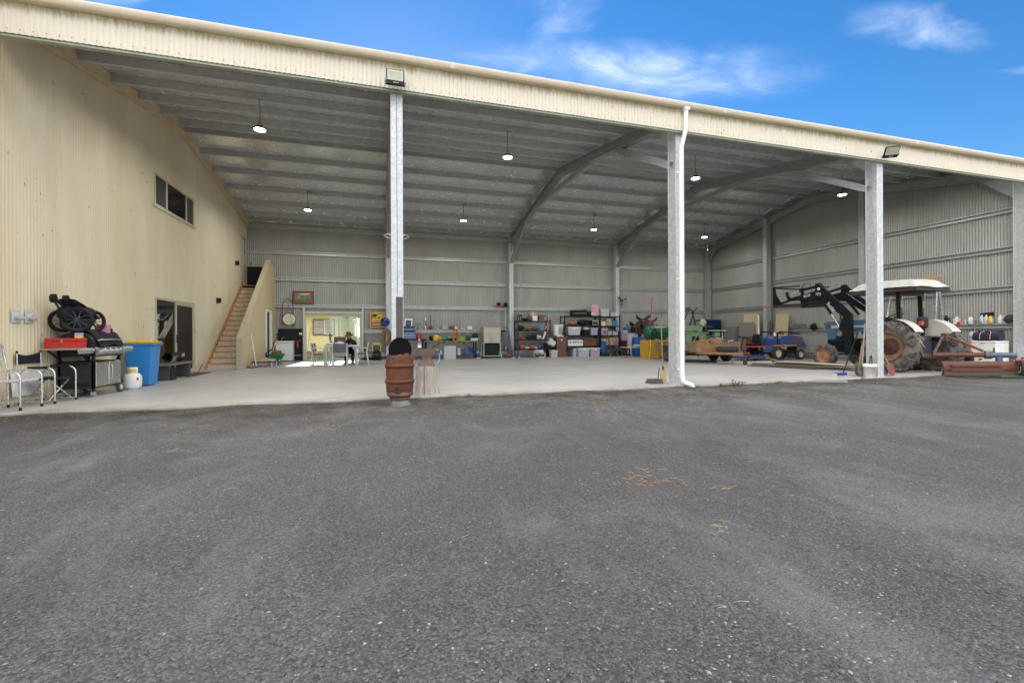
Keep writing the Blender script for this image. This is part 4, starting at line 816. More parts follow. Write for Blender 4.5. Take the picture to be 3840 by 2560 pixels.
# ------------------------------------------------------------------ back left corner
t = thing('mop', 'white-handled mop with a blue head leaning on the stair side wall', 'mop', (-4.30, 17.62, 0))
b = MB(); b.tube([(.0, .02, .05), (-.245, .35, 1.19)], .016, 8); b.build('handle', WHITE, t); b = MB(); b.box(-.05, .07, -.05, .05, 0, .05, b=.012); b.build('head', BLUEP, t)
b = MB(); b.lathe([(.07, 0), (.12, .015), (.145, .085), (.135, .085), (.11, .025), (.02, .02)], 20)
one('metal_bowl', 'tarnished metal bowl on the floor before the dog bed', 'bowl', b, mat('bowl_metal', (.25, .22, .17), .4, .7), (-4.40, 17.45, 0))
t = thing('dog_bed', 'raised dog bed with a beige cushion by the stair wall', 'dog bed', (-4.18, 18.35, 0))
b = MB(); b.box(-.34, .34, -.42, .42, .15, .19, b=.02); b.build('frame', BLACKM, t)
for x in (-.3, .3):
    for y in (-.38, .38): b = MB(); b.cyl((x, y, 0), (x, y, .18), .022, n=8); b.build('leg', CHROME, t)
b = MB(); b.grid(lambda u, v: (-.33+.66*u, -.40+.8*v, .19+.12*(math.sin(math.pi*u)*math.sin(math.pi*v))**.35+.012*math.sin(9*u+7*v)), 14, 14); b.build('cushion', mat('beige_cloth', (.38, .33, .24), .9, 0, .12, 10, bump=.3, bs=60), t)
t = thing('wheelbarrow', 'small green plastic wheelbarrow beside the dog bed', 'wheelbarrow', (-4.02, 19.45, 0), R(15))
b = MB(); tap(b, -.28, .28, -.36, .36, .20, .42, .6, bev=.06); b.build('tray', GREENP, t)
b = MB(); b.tube([(-.16, .5, .34), (-.14, -.1, .2), (0, -.42, .12)], .015, 6); b.tube([(.16, .5, .34), (.14, -.1, .2), (0, -.42, .12)], .015, 6); b.build('handles', CHROME, t)
b = MB(); b.tube([(-.14, .15, .22), (-.16, .15, 0)], .013, 6); b.tube([(.14, .15, .22), (.16, .15, 0)], .013, 6); b.build('legs', GREENP, t); b = MB(); b.cyl((-.03, -.42, .12), (.03, -.42, .12), .12, n=16); b.build('wheel', BLACK, t)
b = MB(); random.seed(5)
for k in range(5): b.tube([(.15*math.cos(a)*(1+.1*k % .3), .12*math.sin(a), .02+.03*k+.01*math.sin(3*a+k)) for a in [2*math.pi*i/20 for i in range(20)]], .018, 6, closed=True)
one('orange_hose', 'coil of orange-brown hose heaped in the green wheelbarrow', 'hose', b, mat('hose_brown', (.38, .12, .05), .6), (-4.04, 19.5, .38))
t = thing('vacuum_hose', 'black ribbed vacuum hose with a chrome wand by the closet door', 'vacuum hose', (-4.38, 20.15, 0))
b = MB(); b.tube([(-.05, .1, .2), (-.16, .05, .28), (-.18, 0, .42), (-.05, .0, .52), (.08, .02, .62), (.12, .02, .85), (.16, 0, .88)], .028, 8); b.build('hose', BLACK, t); b = MB(); b.tube([(.16, 0, .88), (.05, -.05, .3), (.0, -.05, .0)], .016, 8); b.build('wand', CHROME, t)
t = thing('broom', 'broom with a bright green handle leaning by the wheelbarrow', 'broom', (-4.22, 20.5, 0)); b = MB(); b.tube([(.0, 0, .08), (-.10, .05, 1.27)], .013, 6); b.build('handle', LIME, t); b = MB(); b.box(-.13, .13, -.025, .025, 0, .09, b=.01); b.build('head', GREENP, t)
t = thing('laundry_tub', 'white laundry tub cabinet with a tap against the black panel', 'laundry tub', (-4.14, 21.62, 0))
b = MB(); b.box(-.34, .34, -.22, .22, .04, .80, b=.01); b.build('cabinet', WHITE, t); b = MB(); b.box(-.35, .36, -.25, .23, .80, .90, b=.02); b.build('basin', OFFW, t); b = MB(); b.box(-.30, .14, -.226, -.221, .10, .62); b.build('door', WHITE, t)
b = MB(); b.tube([(-.15, .12, .90), (-.15, .12, 1.0), (-.10, .05, 1.05), (0, -.03, 1.06), (.02, -.03, 1.03)], .014, 6); b.box(-.17, -.13, .10, .14, 1.0, 1.05); b.build('tap', STEEL, t)
b = MB(); b.box(-4.46, -3.46, 21.84, 21.865, .02, 1.45)
one('splash_board', 'black wall board behind the laundry tub', 'board', b, BLACK)
b = MB(); b.box(-.06, .06, -.012, 0, -.045, .045, b=.004); b.box(-.02, .02, -.018, -.012, -.02, .02)
one('power_point', 'white power point on the black panel near the back door', 'power point', b, WHITE, (-3.54, 21.84, 1.22))
t = thing('pogo_stick', 'pogo stick with red grips leaning on the black panel', 'pogo stick', (-3.63, 21.55, 0))
b = MB(); b.tube([(0, 0, .04), (-.03, .2, .9)], .022, 8); b.build('shaft', BLACKM, t); b = MB(); b.tube([(-.18, .2, .88), (.12, .2, .92)], .016, 8); b.build('handlebar', REDP, t); b = MB(); b.tube([(-.02, .14, .86), (-.01, .1, .6)], .03, 8); b.build('red_sleeve', REDP, t); b = MB(); b.box(-.14, .14, -.03, .05, .25, .27); b.build('foot_rest', LGREY, t); b = MB(); b.cyl((0, 0, 0), (0, 0, .05), .03, n=8); b.build('tip', DKGREY, t)
t = thing('picture_frame', 'framed wide picture with a red mount on the wall rail', 'picture', (-3.43, 21.80, 2.56))
b = MB(); b.at((0, 0, 0), (R(-4), 0, 0)); b.box(-.43, .43, 0, .025, 0, .57); b.build('frame', BLACK, t); b = MB(); b.at((0, 0, 0), (R(-4), 0, 0)); b.box(-.405, .405, -.004, -.001, .025, .545); b.build('mount', mat('red_mount', (.30, .045, .03), .6), t)
b = MB(); b.at((0, 0, 0), (R(-4), 0, 0)); b.box(-.33, .33, -.008, -.005, .09, .48); b.build('print', mat('print_scene', (.14, .16, .10), .5, 0, .5, 9, col2=(.42, .36, .26), amt=.42, s2=5, soft=.05), t)
b = MB(); b.at((0, 0, 0), (R(-4), 0, 0)); b.box(-.33, .33, -.011, -.0085, .09, .16); b.build('print_grass', mat('print_green', (.08, .16, .04), .5), t)
b = MB(); b.at((0, 0, 0), (R(-4), 0, 0)); b.box(-.10, .26, -.012, -.0088, .42, .46); b.build('print_caption', WHITE, t)
t = thing('round_mirror', 'round mirror with a black rim hanging from a strap', 'mirror', (-4.0, 21.80, 1.87))
b = MB(); b.at((0, 0, 0), (R(90), 0, 0)); b.cyl((0, 0, -.01), (0, 0, .012), .262, n=36); b.build('mirror_glass', mat('mirror', (.85, .87, .86), .04, 1.0, .01), t); b = MB(); b.tube([(.265*math.cos(a), -.005, .265*math.sin(a)) for a in [2*math.pi*k/36 for k in range(36)]], .014, 6, closed=True); b.build('rim', BLACK, t); b = MB(); b.tube([(-.17, 0, .2), (0, 0, .60), (.17, 0, .2)], .012, 6); b.cyl((0, -.03, .62), (0, .05, .62), .012, n=6); b.build('strap', BROWN, t)
b = MB(); b.tube([(-.22, 0, -.35), (-.22, 0, .55), (-.18, 0, .72), (0, -.02, .84), (.17, 0, .72), (.20, 0, .5), (.20, 0, -.45)], .012, 6)
one('black_hose', 'black hose looped over the wall rail behind the mirror', 'hose', b, BLACK, (-4.05, 21.84, 1.95))
b = MB(); b.tube([(0, 0, .9), (-.02, 0, .3), (.01, 0, 0), (.0, 0, -.1)], .011, 6)
one('red_hose', 'thin red hose hanging left of the round mirror', 'hose', b, REDP, (-4.33, 21.84, 1.56))
b = MB(); b.lathe([(.035, 0), (.035, .12), (.012, .15), (.012, .18)], 10)
one('green_bottle', 'small green bottle on the landing ledge above the stairs', 'bottle', b, GREENP, (-5.5, 21.81, 4.20))
# ------------------------------------------------------------------ outdoor table, chairs, person
TW = mat('table_white', (.66, .65, .62), .45, 0, .05, 6); SLING = mat('grey_sling', (.16, .16, .165), .8, 0, .1, 30)
t = thing('dining_table', 'pale grey outdoor table before the open glass door', 'table', (-1.48, 18.62, 0))
b = MB(); b.box(-.62, .62, -.85, .85, .70, .745, b=.012); b.build('tabletop', TW, t)
for x in (-.54, .54):
    for y in (-.75, .75): b = MB(); b.bar((x*.98, y, .70), (x*1.04, y*1.04, 0), .06, .05, up=(1, 0, 0)); b.build('leg', TW, t)
def armchair(loc, rz, lab_):
    t = thing('dining_chair', lab_, 'chair', loc, rz, group='sling chairs round the outdoor table')
    for x in (-.25, .25):
        b = MB(); b.bar((x, -.22, 0), (x, -.20, .64), .04, .035, up=(1, 0, 0)); b.build('leg', TW, t); b = MB(); b.bar((x, .27, 0), (x, .20, .45), .04, .035, up=(1, 0, 0)); b.bar((x, .20, .45), (x, .27, .84), .04, .035, up=(1, 0, 0)); b.build('leg', TW, t)
        b = MB(); b.box(x-.03, x+.03, -.26, .24, .63, .655, b=.008); b.build('armrest', TW, t)
    b = MB(); b.box(-.24, .24, -.22, .22, .40, .435, b=.01); b.build('seat', SLING, t); b = MB(); b.grid(lambda u, v: (-.235+.47*u, .215+.055*v+.02*math.sin(math.pi*u), .48+.34*v), 6, 4); b.grid(lambda u, v: (-.235+.47*u, .225+.055*v+.02*math.sin(math.pi*u), .48+.34*v), 6, 4); b.build('backrest', SLING, t); b = MB(); b.bar((-.25, .215, .46), (.25, .215, .46), .03, .03); b.bar((-.24, -.21, .39), (.24, -.21, .39), .03, .03); b.bar((-.24, .21, .39), (.24, .21, .39), .03, .03); b.build('rail', TW, t)
armchair((-1.53, 17.80, 0), R(180), 'sling chair with its back to the camera at the table end')
armchair((-2.33, 18.35, 0), R(90), 'sling chair on the left side of the table, the nearer one')
armchair((-2.33, 18.98, 0), R(90), 'sling chair on the left side of the table, the farther one')
armchair((-.80, 18.30, 0), R(-90), 'sling chair on the right side of the outdoor table')
t = thing('laundry_basket', 'blue plastic laundry basket on the chair at the table end', 'basket', (-1.53, 17.86, .437))
b = MB(); tap(b, -.21, .21, -.16, .16, .0, .11, .85, bev=.05); b.build('body', BLUEP, t)
for k in range(9): b = MB(); b.box(-.16+k*.038, -.145+k*.038, -.168, -.158, .02, .10); b.build('slot', DBLUE, t)
b = MB(); b.tube([(sx*.22, sy*.17, .115) for sx, sy in ((-1, -1), (1, -1), (1, 1), (-1, 1))], .016, 6, closed=True); b.build('rim', BLUEP, t)
t = thing('cardboard_box', 'open brown cardboard box standing on the outdoor table', 'box', (-1.62, 18.75, .747), R(4))
b = MB(); b.box(-.22, .22, -.15, -.145, 0, .33); b.box(-.22, .22, .145, .15, 0, .33); b.box(-.22, -.215, -.145, .145, 0, .33); b.box(.215, .22, -.145, .145, 0, .33); b.box(-.215, .215, -.145, .145, 0, .005); b.build('body', mat('brown_carton', (.20, .10, .055), .75), t)
b = MB(); b.at((-.22, -.15, .33), (R(25), 0, 0)); b.box(0, .44, -.004, 0, -.1, 0); b.build('flap', CARD, t)
b = MB(); random.seed(9)
b.grid(lambda u, v: ((.02+.15*math.sin(math.pi*v))*math.cos(2*math.pi*u)*(1+.25*math.sin(5*u*6.28)*.5), (.02+.10*math.sin(math.pi*v))*math.sin(2*math.pi*u), .15*v**.8+.02*math.sin(9*u+8*v)), 18, 8)
one('plastic_bag', 'crumpled white plastic bag on the table before the carton', 'bag', b, mat('bag_white', (.70, .70, .72), .4, 0, .1, 12), (-1.60, 18.28, .746))
b = MB(); b.grid(lambda u, v: (.16*math.sin(math.pi*v)*math.cos(2*math.pi*u), .10*math.sin(math.pi*v)*math.sin(2*math.pi*u), .11*v+.01*math.sin(20*u)), 14, 6)
one('paper_bundle', 'pale wrapped bundle at the left end of the table', 'bundle', b, OFFW, (-1.95, 18.35, .746))
t = thing('sauce_bottle', 'small dark sauce bottle at the back of the table', 'bottle', (-1.95, 18.75, .746)); b = MB(); b.lathe([(.03, 0), (.032, .12), (.014, .17), (.012, .21)], 10); b.build('body', mat('dark_glass', (.03, .015, .01), .2), t); b = MB(); b.lathe([(.014, .21), (.014, .235), (.005, .24)], 8); b.build('cap', REDP, t)
def skin(name, chain, mats, parent, sub=2):
    """chain: list of (index_of_parent, (x,y,z), radius or (rx, ry)); first is the root"""
    me = bpy.data.meshes.new(name); me.from_pydata([c[1] for c in chain], [(c[0], i) for i, c in enumerate(chain) if c[0] is not None], []); o = bpy.data.objects.new(name, me); COL.objects.link(o)
    md = o.modifiers.new('s', 'SKIN')
    for i, c in enumerate(chain): r = c[2]; me.skin_vertices[0].data[i].radius = r if isinstance(r, tuple) else (r, r)
    me.skin_vertices[0].data[0].use_root = True
    o.modifiers.new('u', 'SUBSURF').levels = sub; bpy.context.view_layer.update()
    m2 = bpy.data.meshes.new_from_object(o.evaluated_get(bpy.context.evaluated_depsgraph_get())); bpy.data.objects.remove(o)
    m2.polygons.foreach_set('use_smooth', [True]*len(m2.polygons)); m2.materials.clear(); m2.materials.append(mats); m2.name = name
    return link(name, m2, parent)
t = thing('person', 'seated person in dark clothes and a wide-brimmed brown hat behind the table', 'person', (-1.28, 19.40, 0))
SHIRT = mat('dark_shirt', (.012, .012, .016), .85, 0, .2, 12); SKINM = mat('skin', (.38, .22, .15), .55, 0, .06, 10)
skin('body', [(None, (0, .02, .50), (.15, .13)), (0, (0, .0, .62), (.15, .12)), (1, (0, -.04, .80), (.17, .125)), (2, (0, -.08, .90), (.15, .10)), (3, (-.01, -.11, .97), (.06, .06)), (4, (-.03, -.14, 1.03), (.07, .08)), (5, (-.04, -.16, 1.10), (.085, .095)), (6, (-.04, -.16, 1.17), (.07, .08)),
      (3, (.17, -.08, .87), .065), (8, (.24, -.16, .68), .05), (9, (.10, -.36, .78), .04), (10, (.06, -.42, .79), .035), (3, (-.17, -.10, .87), .065), (12, (-.25, -.20, .70), .05), (13, (-.16, -.42, .79), .04), (14, (-.12, -.47, .79), .034),
      (0, (.09, -.12, .49), .10), (16, (.11, -.40, .47), .075), (17, (.11, -.42, .24), .058), (18, (.11, -.38, .08), .045), (0, (-.09, -.12, .49), .10), (20, (-.12, -.40, .47), .075), (21, (-.14, -.40, .24), .058), (22, (-.15, -.36, .08), .045)], SHIRT, t)
b = MB(); b.ball((-.04, -.215, 1.085), (.078, .075, .105)); b.ball((-.04, -.292, 1.075), (.014, .018, .022)); b.ball((-.12, -.20, 1.085), (.012, .022, .032)); b.ball((.04, -.20, 1.085), (.012, .022, .032)); b.build('face', SKINM, t)
for x in (-.065, -.015): b = MB(); b.ball((x, -.286, 1.10), (.012, .008, .008)); b.build('eye', BLACK, t)
b = MB(); b.box(-.062, -.018, -.288, -.278, 1.035, 1.043); b.build('mouth', mat('lips', (.22, .09, .08), .6), t)
for sx in (-1, 1):
    hb = (.06, -.44, .79) if sx > 0 else (-.12, -.49, .79)
    ch = [(None, hb, (.035, .02)), (0, (hb[0]-sx*.02, hb[1]-.05, hb[2]), (.04, .018))]
    for k in range(4): ch += [(1, (hb[0]-sx*.02-.03+.02*k, hb[1]-.10+.004*abs(k-1), hb[2]-.005), .010), (len(ch), (hb[0]-sx*.02-.03+.02*k, hb[1]-.125+.005*abs(k-1), hb[2]-.025), .009)]
    ch += [(0, (hb[0]-sx*.055, hb[1]-.04, hb[2]+.005), .012), (len(ch), (hb[0]-sx*.06, hb[1]-.075, hb[2]-.005), .010)]
    skin('hand', ch, SKINM, t, 1)
HATM = mat('hat_felt', (.085, .052, .03), .9, 0, .15, 20)
b = MB(); b.at((-.05, -.17, 1.155), (R(-8), R(-6), 0)); b.grid(lambda u, v: ((.10+.10*v)*math.cos(6.2832*u), (.11+.10*v)*math.sin(6.2832*u), .03*v*math.cos(2*6.2832*u)-.02*v), 24, 4); b.lathe([(.105, 0), (.10, .06), (.085, .11), (.05, .118), (.02, .105)], 20, cap=True); b.build('hat', HATM, t)
BOOT = mat('boot_leather', (.16, .09, .055), .6, 0, .2, 9)
for x, y in ((.11, -.38), (-.15, -.36)): b = MB(); b.tube([(x, y, .30), (x, y, .20), (x, y, .10)], [.065, .06, .055], 10); b.ball((x, y-.05, .045), (.055, .14, .05)); b.box(x-.05, x+.05, y-.19, y+.07, 0, .02, b=.008); b.build('boot', BOOT, t)
t = thing('stool', 'dark stool under the seated person behind the table', 'stool', (-1.28, 19.45, 0)); b = MB(); b.lathe([(.17, .36), (.18, .38), (.17, .40)], 18); b.build('seat', BLACK, t)
for a in range(4): b = MB(); b.tube([(.11*math.cos(a*1.57+.8), .11*math.sin(a*1.57+.8), .36), (.17*math.cos(a*1.57+.8), .17*math.sin(a*1.57+.8), 0)], .015, 6); b.build('leg', BLACK, t)
# ------------------------------------------------------------------ behind the back door: house, yard
YW = mat('yellow_weatherboard', (.80, .68, .36), .6, 0, .05, 3)
t = thing('weatherboard_house', 'pale yellow weatherboard house seen through the back door', 'house', (-3.5, 26.7, 0))
for k in range(13):
    b = MB(); z = .28+k*.165; b.prism([(0, z), (-.028, z), (-.006, z+.17), (0, z+.17)], -4.5, 1.70, 'x'); b.build('board', YW, t)
b = MB(); b.box(-4.5, 1.68, .002, .1, 0, 3.0); b.box(1.60, 1.70, .1, 5, 0, 3); b.build('wall', YW, t); b = MB(); b.box(-4.5, 1.70, -.02, .0, .0, .27); b.build('plinth', mat('plinth_brick', (.36, .20, .12), .8), t)
b = MB(); b.prism([(-.45, 2.42), (2.5, 3.9), (5.4, 2.42), (5.4, 2.34), (2.5, 3.8), (-.45, 2.34)], -4.9, 2.1, 'x'); b.build('roof', GALVD, t)
b = MB(); b.box(1.66, 1.74, -.04, 0, 0, 2.42); b.build('corner_board', OFFW, t)
b = MB(); b.box(-.22, .92, -.06, .0, 1.16, 2.06); wi = b.build('window', mat('window_brown', (.20, .15, .11), .6), t)
for a, c in ((-.14, .32), (.38, .84)): b = MB(); b.box(a, c, -.066, -.06, 1.25, 1.97); b.build('pane', mat('curtain_pane', (.42, .38, .36), .3, 0, .15, 4), wi)
b = MB(); b.box(-.14, .84, -.072, -.066, 1.60, 1.625); b.build('glazing_bar', mat('window_brown', 0), wi)
b = MB(); b.box(.36, .40, -.085, -.06, 1.22, 2.0); b.box(.82, .86, -.085, -.06, 1.22, 2.0); b.box(.40, .82, -.085, -.06, 1.96, 2.0); b.box(.40, .82, -.085, -.06, 1.22, 1.26); b.build('white_sash', WHITE, wi)
t = thing('rake', 'garden rake leaning on the yellow house wall', 'rake', (-3.95, 26.55, .0)); b = MB(); b.tube([(.0, -.15, .30), (.14, .12, 1.65)], .014, 6); b.build('handle', GREY, t); b = MB(); b.box(-.18, .18, -.18, -.14, .26, .30); [b.box(-.17+k*.05, -.16+k*.05, -.2, -.19, .2, .27) for k in range(7)]; b.build('head', REDP, t)
t = thing('clothes_line', 'rotary clothes line behind the glass door', 'clothes line', (-.3, 25.2, -.04)); b = MB(); b.cyl((0, 0, 0), (0, 0, 1.9), .03, n=8); b.build('pole', GALV, t)
for k in range(4): a = k*math.pi/2+.4; b = MB(); b.tube([(0, 0, 1.75), (1.5*math.cos(a), 1.5*math.sin(a), 2.0)], .015, 6); b.build('arm', GALV, t)
b = MB(); [b.tube([(r_*math.cos(k*math.pi/2+.4), r_*math.sin(k*math.pi/2+.4), 1.75+.25*r_/1.5) for k in range(4)], .008, 4, closed=True) for r_ in (.6, .9, 1.2, 1.48)]; tag(b.build('line_wire', WHITE, t), kind='stuff')
t = thing('yard_fence', 'low white rail fence across the back yard', 'fence', (0, 31, -.04))
for k in range(6): b = MB(); b.box(-3+k*1.2, -2.88+k*1.2, -.06, .06, 0, 1.15); b.build('post', WHITE, t)
for z in (.35, .72, 1.05): b = MB(); b.box(-3.2, 4, -.03, .03, z-.06, z+.06); b.build('rail', WHITE, t)
LEAF = mat('leaf_dark', (.045, .075, .02), .7, 0, .4, 3); TRK = mat('tree_bark', (.10, .075, .055), .9, 0, .25, 9)
def tree(loc, h, r, lab_, seed):
    rnd = random.Random(seed); t = thing('tree', lab_, 'tree', loc, group='trees behind the back yard')
    b = MB(); b.tube([(0, 0, 0), (.1, 0, h*.3), (-.05, .05, h*.6), (0, 0, h*.85)], [.22, .17, .11, .04], 8)
    for k in range(7): a = rnd.random()*6.28; z = h*rnd.uniform(.3, .7); b.tube([(0, 0, z), (.4*r*math.cos(a), .4*r*math.sin(a), z+.3*r), (.75*r*math.cos(a), .75*r*math.sin(a), z+.5*r)], [.08, .05, .02], 6)
    b.build('trunk', TRK, t); b = MB(); cl = [(rnd.gauss(0, .42)*r, rnd.gauss(0, .42)*r, h*.62+rnd.gauss(0, .2)*h) for _ in range(26)]
    for c in cl:
        for _ in range(110):
            p = [c[i]+rnd.gauss(0, .20*r) for i in range(3)]; s_ = rnd.uniform(.06, .13); a, e = rnd.random()*6.28, rnd.uniform(-.9, .9)
            d1 = Vector((math.cos(a), math.sin(a), e))*s_; d2 = Vector((-math.sin(a), math.cos(a), rnd.uniform(-.5, .5)))*s_*.6; q = Vector(p)
            b.add([q-d1, q+d2, q+d1, q-d2], [(0, 1, 2, 3)])
    b.build('crown', LEAF, t)
tree((-1.2, 38, -.05), 7, 2.6, 'dark leafy tree behind the white fence, nearest the house', 1); tree((3.0, 36, -.05), 6, 2.4, 'dark leafy tree behind the white fence, farthest from the house', 2)
# ------------------------------------------------------------------ along the back wall
def tub(lab_, x0, x1, z0, h, m, y0=21.05, d=.40, lid=None, cat='storage tub', name='storage_tub', rz=0, k=.88):
    t = thing(name, lab_, cat, ((x0+x1)/2, y0+d/2, z0), rz); w = x1-x0
    b = MB(); tap(b, -w/2, w/2, -d/2, d/2, 0, h*.88, k, bev=min(.03, w*.15)); b.build('body', m, t)
    b = MB(); b.box(-w/2-.012, w/2+.012, -d/2-.012, d/2+.012, h*.88, h, b=.012); b.build('lid', lid or m, t)
    b = MB(); b.box(-w*.12, w*.12, -d/2-.022, -d/2-.010, h*.72, h*.90, b=.004); b.build('clip', lid or m, t); return t
def crate(lab_, x0, x1, z0, h, m, y0=21.05, d=.35, cat='box', name='carton', rz=0, tape=True):
    t = thing(name, lab_, cat, ((x0+x1)/2, y0+d/2, z0), rz); w = x1-x0
    b = MB(); b.box(-w/2, w/2, -d/2, d/2, 0, h, b=.004); b.build('body', m, t)
    if tape: b = MB(); b.box(-w*.08, w*.08, -d/2-.003, -d/2, h*.55, h); b.box(-w*.08, w*.08, -d/2, d/2, h, h+.002); b.build('tape', PALEW, t)
    return t
def lump(lab_, c, r, m, cat, name, seed=0, n=18, k=10, amp=.25):
    rnd = random.Random(seed); f = [rnd.uniform(1, 5) for _ in range(4)]; q = [rnd.random()*6.28 for _ in range(4)]
    def fn(u, v):
        a, e = 2*math.pi*u, math.pi*v; s_ = 1+amp*(.5*math.sin(round(f[0])*a+q[0]+3*v)+.3*math.sin(round(f[1])*a+q[1]-5*v)+.2*math.sin(7*v+q[2]))
        return (r[0]*math.cos(a)*math.sin(e)**.7*s_, r[1]*math.sin(a)*math.sin(e)**.7*s_, r[2]*(1-math.cos(e))*(.9+.1*s_))
    b = MB(); b.grid(fn, n, k); return one(name, lab_, cat, b, m, c)
def bottle(lab_, x, y, z, h, r, m, capm, name='bottle', jug=False, par=None):
    t = thing(name, lab_, 'bottle', (x, y, z)); b = MB()
    if jug: tap(b, -r, r, -r*.7, r*.7, 0, h*.72, .95, bev=r*.3); b.lathe([(r*.6, h*.72), (r*.35, h*.85), (r*.3, h*.9)], 10); b.tube([(r*.5, 0, h*.70), (r*.75, 0, h*.86), (r*.2, 0, h*.88)], r*.13, 6)
    else: b.lathe([(r*.9, 0), (r, h*.03), (r, h*.62), (r*.8, h*.75), (r*.4, h*.85), (r*.35, h*.9)], 14)
    b.build('body', m, t); b = MB(); b.cyl((0, 0, h*.89), (0, 0, h), r*.42, n=10); b.build('cap', capm, t)
    b = MB(); b.grid(lambda u, v: (r*1.02*math.cos(-2.6+2.0*u), (r*1.02 if not jug else r*.74)*math.sin(-2.6+2.0*u), h*(.18+.35*v)), 8, 1); b.build('label_band', mat('label_pale', (.6, .62, .66), .5, 0, .3, 30), t); return t
# road sign
t = thing('road_sign', 'yellow stock-ahead road sign with a red strip on the wall rail', 'sign', (-.10, 21.80, 1.47))
SY = mat('sign_yellow', (.72, .42, .03), .45, 0, .06, 6); SBK = mat('sign_black', (.02, .02, .02), .5); SRD = mat('sign_red', (.50, .03, .03), .45)
b = MB(); b.at((0, 0, 0), (R(-3), 0, 0)); b.box(-.46, .50, 0, .02, .02, .74, b=.012); b.build('board', SY, t)
b = MB(); b.at((0, 0, 0), (R(-3), 0, 0)); b.box(-.42, .46, -.003, 0, .07, .70); b.build('black_border', SBK, t); b = MB(); b.at((0, 0, 0), (R(-3), 0, 0)); b.box(-.395, .435, -.006, -.003, .26, .68); b.build('yellow_field', SY, t); b = MB(); b.at((0, 0, 0), (R(-3), 0, 0)); b.box(-.395, .435, -.006, -.003, .09, .25); b.build('red_strip', SRD, t)
for s_, x, z in ((1.0, -.36, .46), (.42, -.10, .455)):
    cow = [(0, 0), (.03, 0), (.035, .06), (.16, .06), (.165, 0), (.195, 0), (.20, .09), (.24, .13), (.285, .12), (.29, .14), (.25, .18), (.235, .185), (.02, .175), (-.005, .14), (-.01, .06), (0, .10)]
    b = MB(); b.at((0, 0, 0), (R(-3), 0, 0)); b.prism([(x+a*s_*.85, z+c*s_*1.05) for a, c in cow], -.009, -.0062, 'y'); b.build('cow_symbol' if s_ == 1 else 'lamb_symbol', SBK, t)
for body, x, z, sz, mm in (('AHEAD', -.32, .29, .085, SBK), ('STOCK', .09, .55, .10, SBK), ('PREPARE', -.375, .12, .12, WHITE), ('TO STOP', .09, .12, .12, WHITE)): text(body, sz, mm, 'lettering', t, (x, -.012+z*.05, z), (R(87), 0, 0), .001, sx=.95 if body == 'AHEAD' else .82)
b = MB(); b.at((-.05, 21.855, 1.49), (R(-2), 0, 0)); b.tube([(-.48, 0, .02), (-.48, 0, .72), (.52, 0, .72), (.52, 0, .02)], .018, 8, closed=True)
one('yellow_stand', 'yellow tube sign stand leaning behind the road sign', 'stand', b, YELL)
t = thing('hose_reel', 'round blue air hose reel hanging before the road sign', 'hose reel', (.11, 21.42, 1.75))
b = MB(); b.at((0, 0, 0), (R(90), 0, R(25))); b.lathe([(.03, -.12), (.13, -.115), (.195, -.08), (.215, 0), (.195, .08), (.13, .115), (.03, .12)], 24); b.build('drum', DBLUE, t); b = MB(); b.at((0, 0, 0), (0, 0, R(25))); b.cyl((0, -.13, 0), (0, -.10, 0), .06, n=14); b.build('hub', BLACK, t); b = MB(); b.box(-.17, -.06, -.16, -.02, -.02, .14, b=.02); b.build('hose_opening', BLACK, t); b = MB(); b.cyl((.06, .1, .2), (.06, .1, .85), .014, n=6); b.build('hanger', LGREY, t)
b = MB(); random.seed(2)
for k in range(24):
    r_, a0 = random.uniform(.07, .20), random.uniform(-.8, .8); hz = random.uniform(.30, .41)
    b.tube([(r_*math.sin(a)+.03*a0, .008*k-.10, -.36+hz*math.cos(a)+.02*math.sin(3*a+k)) for a in [2*math.pi*i/18 for i in range(18)]], .012, 5, closed=True)
one('rope_coil', 'thick coil of tan rope hanging beside the rusty flue', 'rope', b, mat('tan_rope', (.32, .20, .11), .85, 0, .25, 30), (.17, 21.45, 1.42))
t = thing('air_compressor', 'black and lime upright air compressor below the road sign', 'compressor', (-.27, 21.25, 0))
b = MB(); b.lathe([(.10, .06), (.17, .09), (.185, .14), (.185, .34), (.17, .39), (.10, .42)], 20); b.build('tank', BLACK, t); b = MB(); b.box(-.13, .13, -.12, .12, .42, .66, b=.03); b.build('motor', DKGREY, t)
b = MB(); bent(b, [(-.17, -.12, .40), (-.19, -.12, .80), (.19, -.12, .80), (.17, -.12, .40)], .018); bent(b, [(-.17, .12, .40), (-.19, .12, .80), (.19, .12, .80), (.17, .12, .40)], .018); b.box(-.17, .17, -.12, .12, .70, .78, b=.02); b.build('cage', mat('lime_paint', (.55, .62, .04), .4), t); b = MB(); b.box(-.18, .18, -.13, .13, .0, .06, b=.01); b.build('foot', BLACK, t)
text('AIRWAVE', .06, mat('lime_paint', 0), 'lettering', t, (-.14, -.192, .24), (R(90), 0, 0), .001)
for x in (-.19, .19): b = MB(); b.at((x, .06, .08)); b.cyl((-.025, 0, 0), (.025, 0, 0), .08, n=14); b.build('wheel', BLACK, t)
b = MB(); b.tube([(0, 0, 1.35), (.03, -.02, .8), (.06, 0, .3), (.08, -.05, .02), (.3, -.12, .015), (.5, -.1, .015)], .012, 6)
one('green_hose', 'thin green hose hanging right of the back door frame', 'hose', b, GREENP, (-.83, 21.8, 0))
for i, (x, w_) in enumerate(((-.70, .25), (-.42, .30))): pass
lump('bag of yellow straw on the lower wall rail near the compressor', (-.52, 21.80, .33), (.13, .08, .07), mat('straw_bag', (.50, .30, .08), .8), 'bag', 'straw_bag', 4)
lump('dark tangle of cables on the floor by the compressor', (-.62, 21.5, 0), (.28, .16, .05), BLACK, 'cables', 'cable_heap', 6, amp=.5)
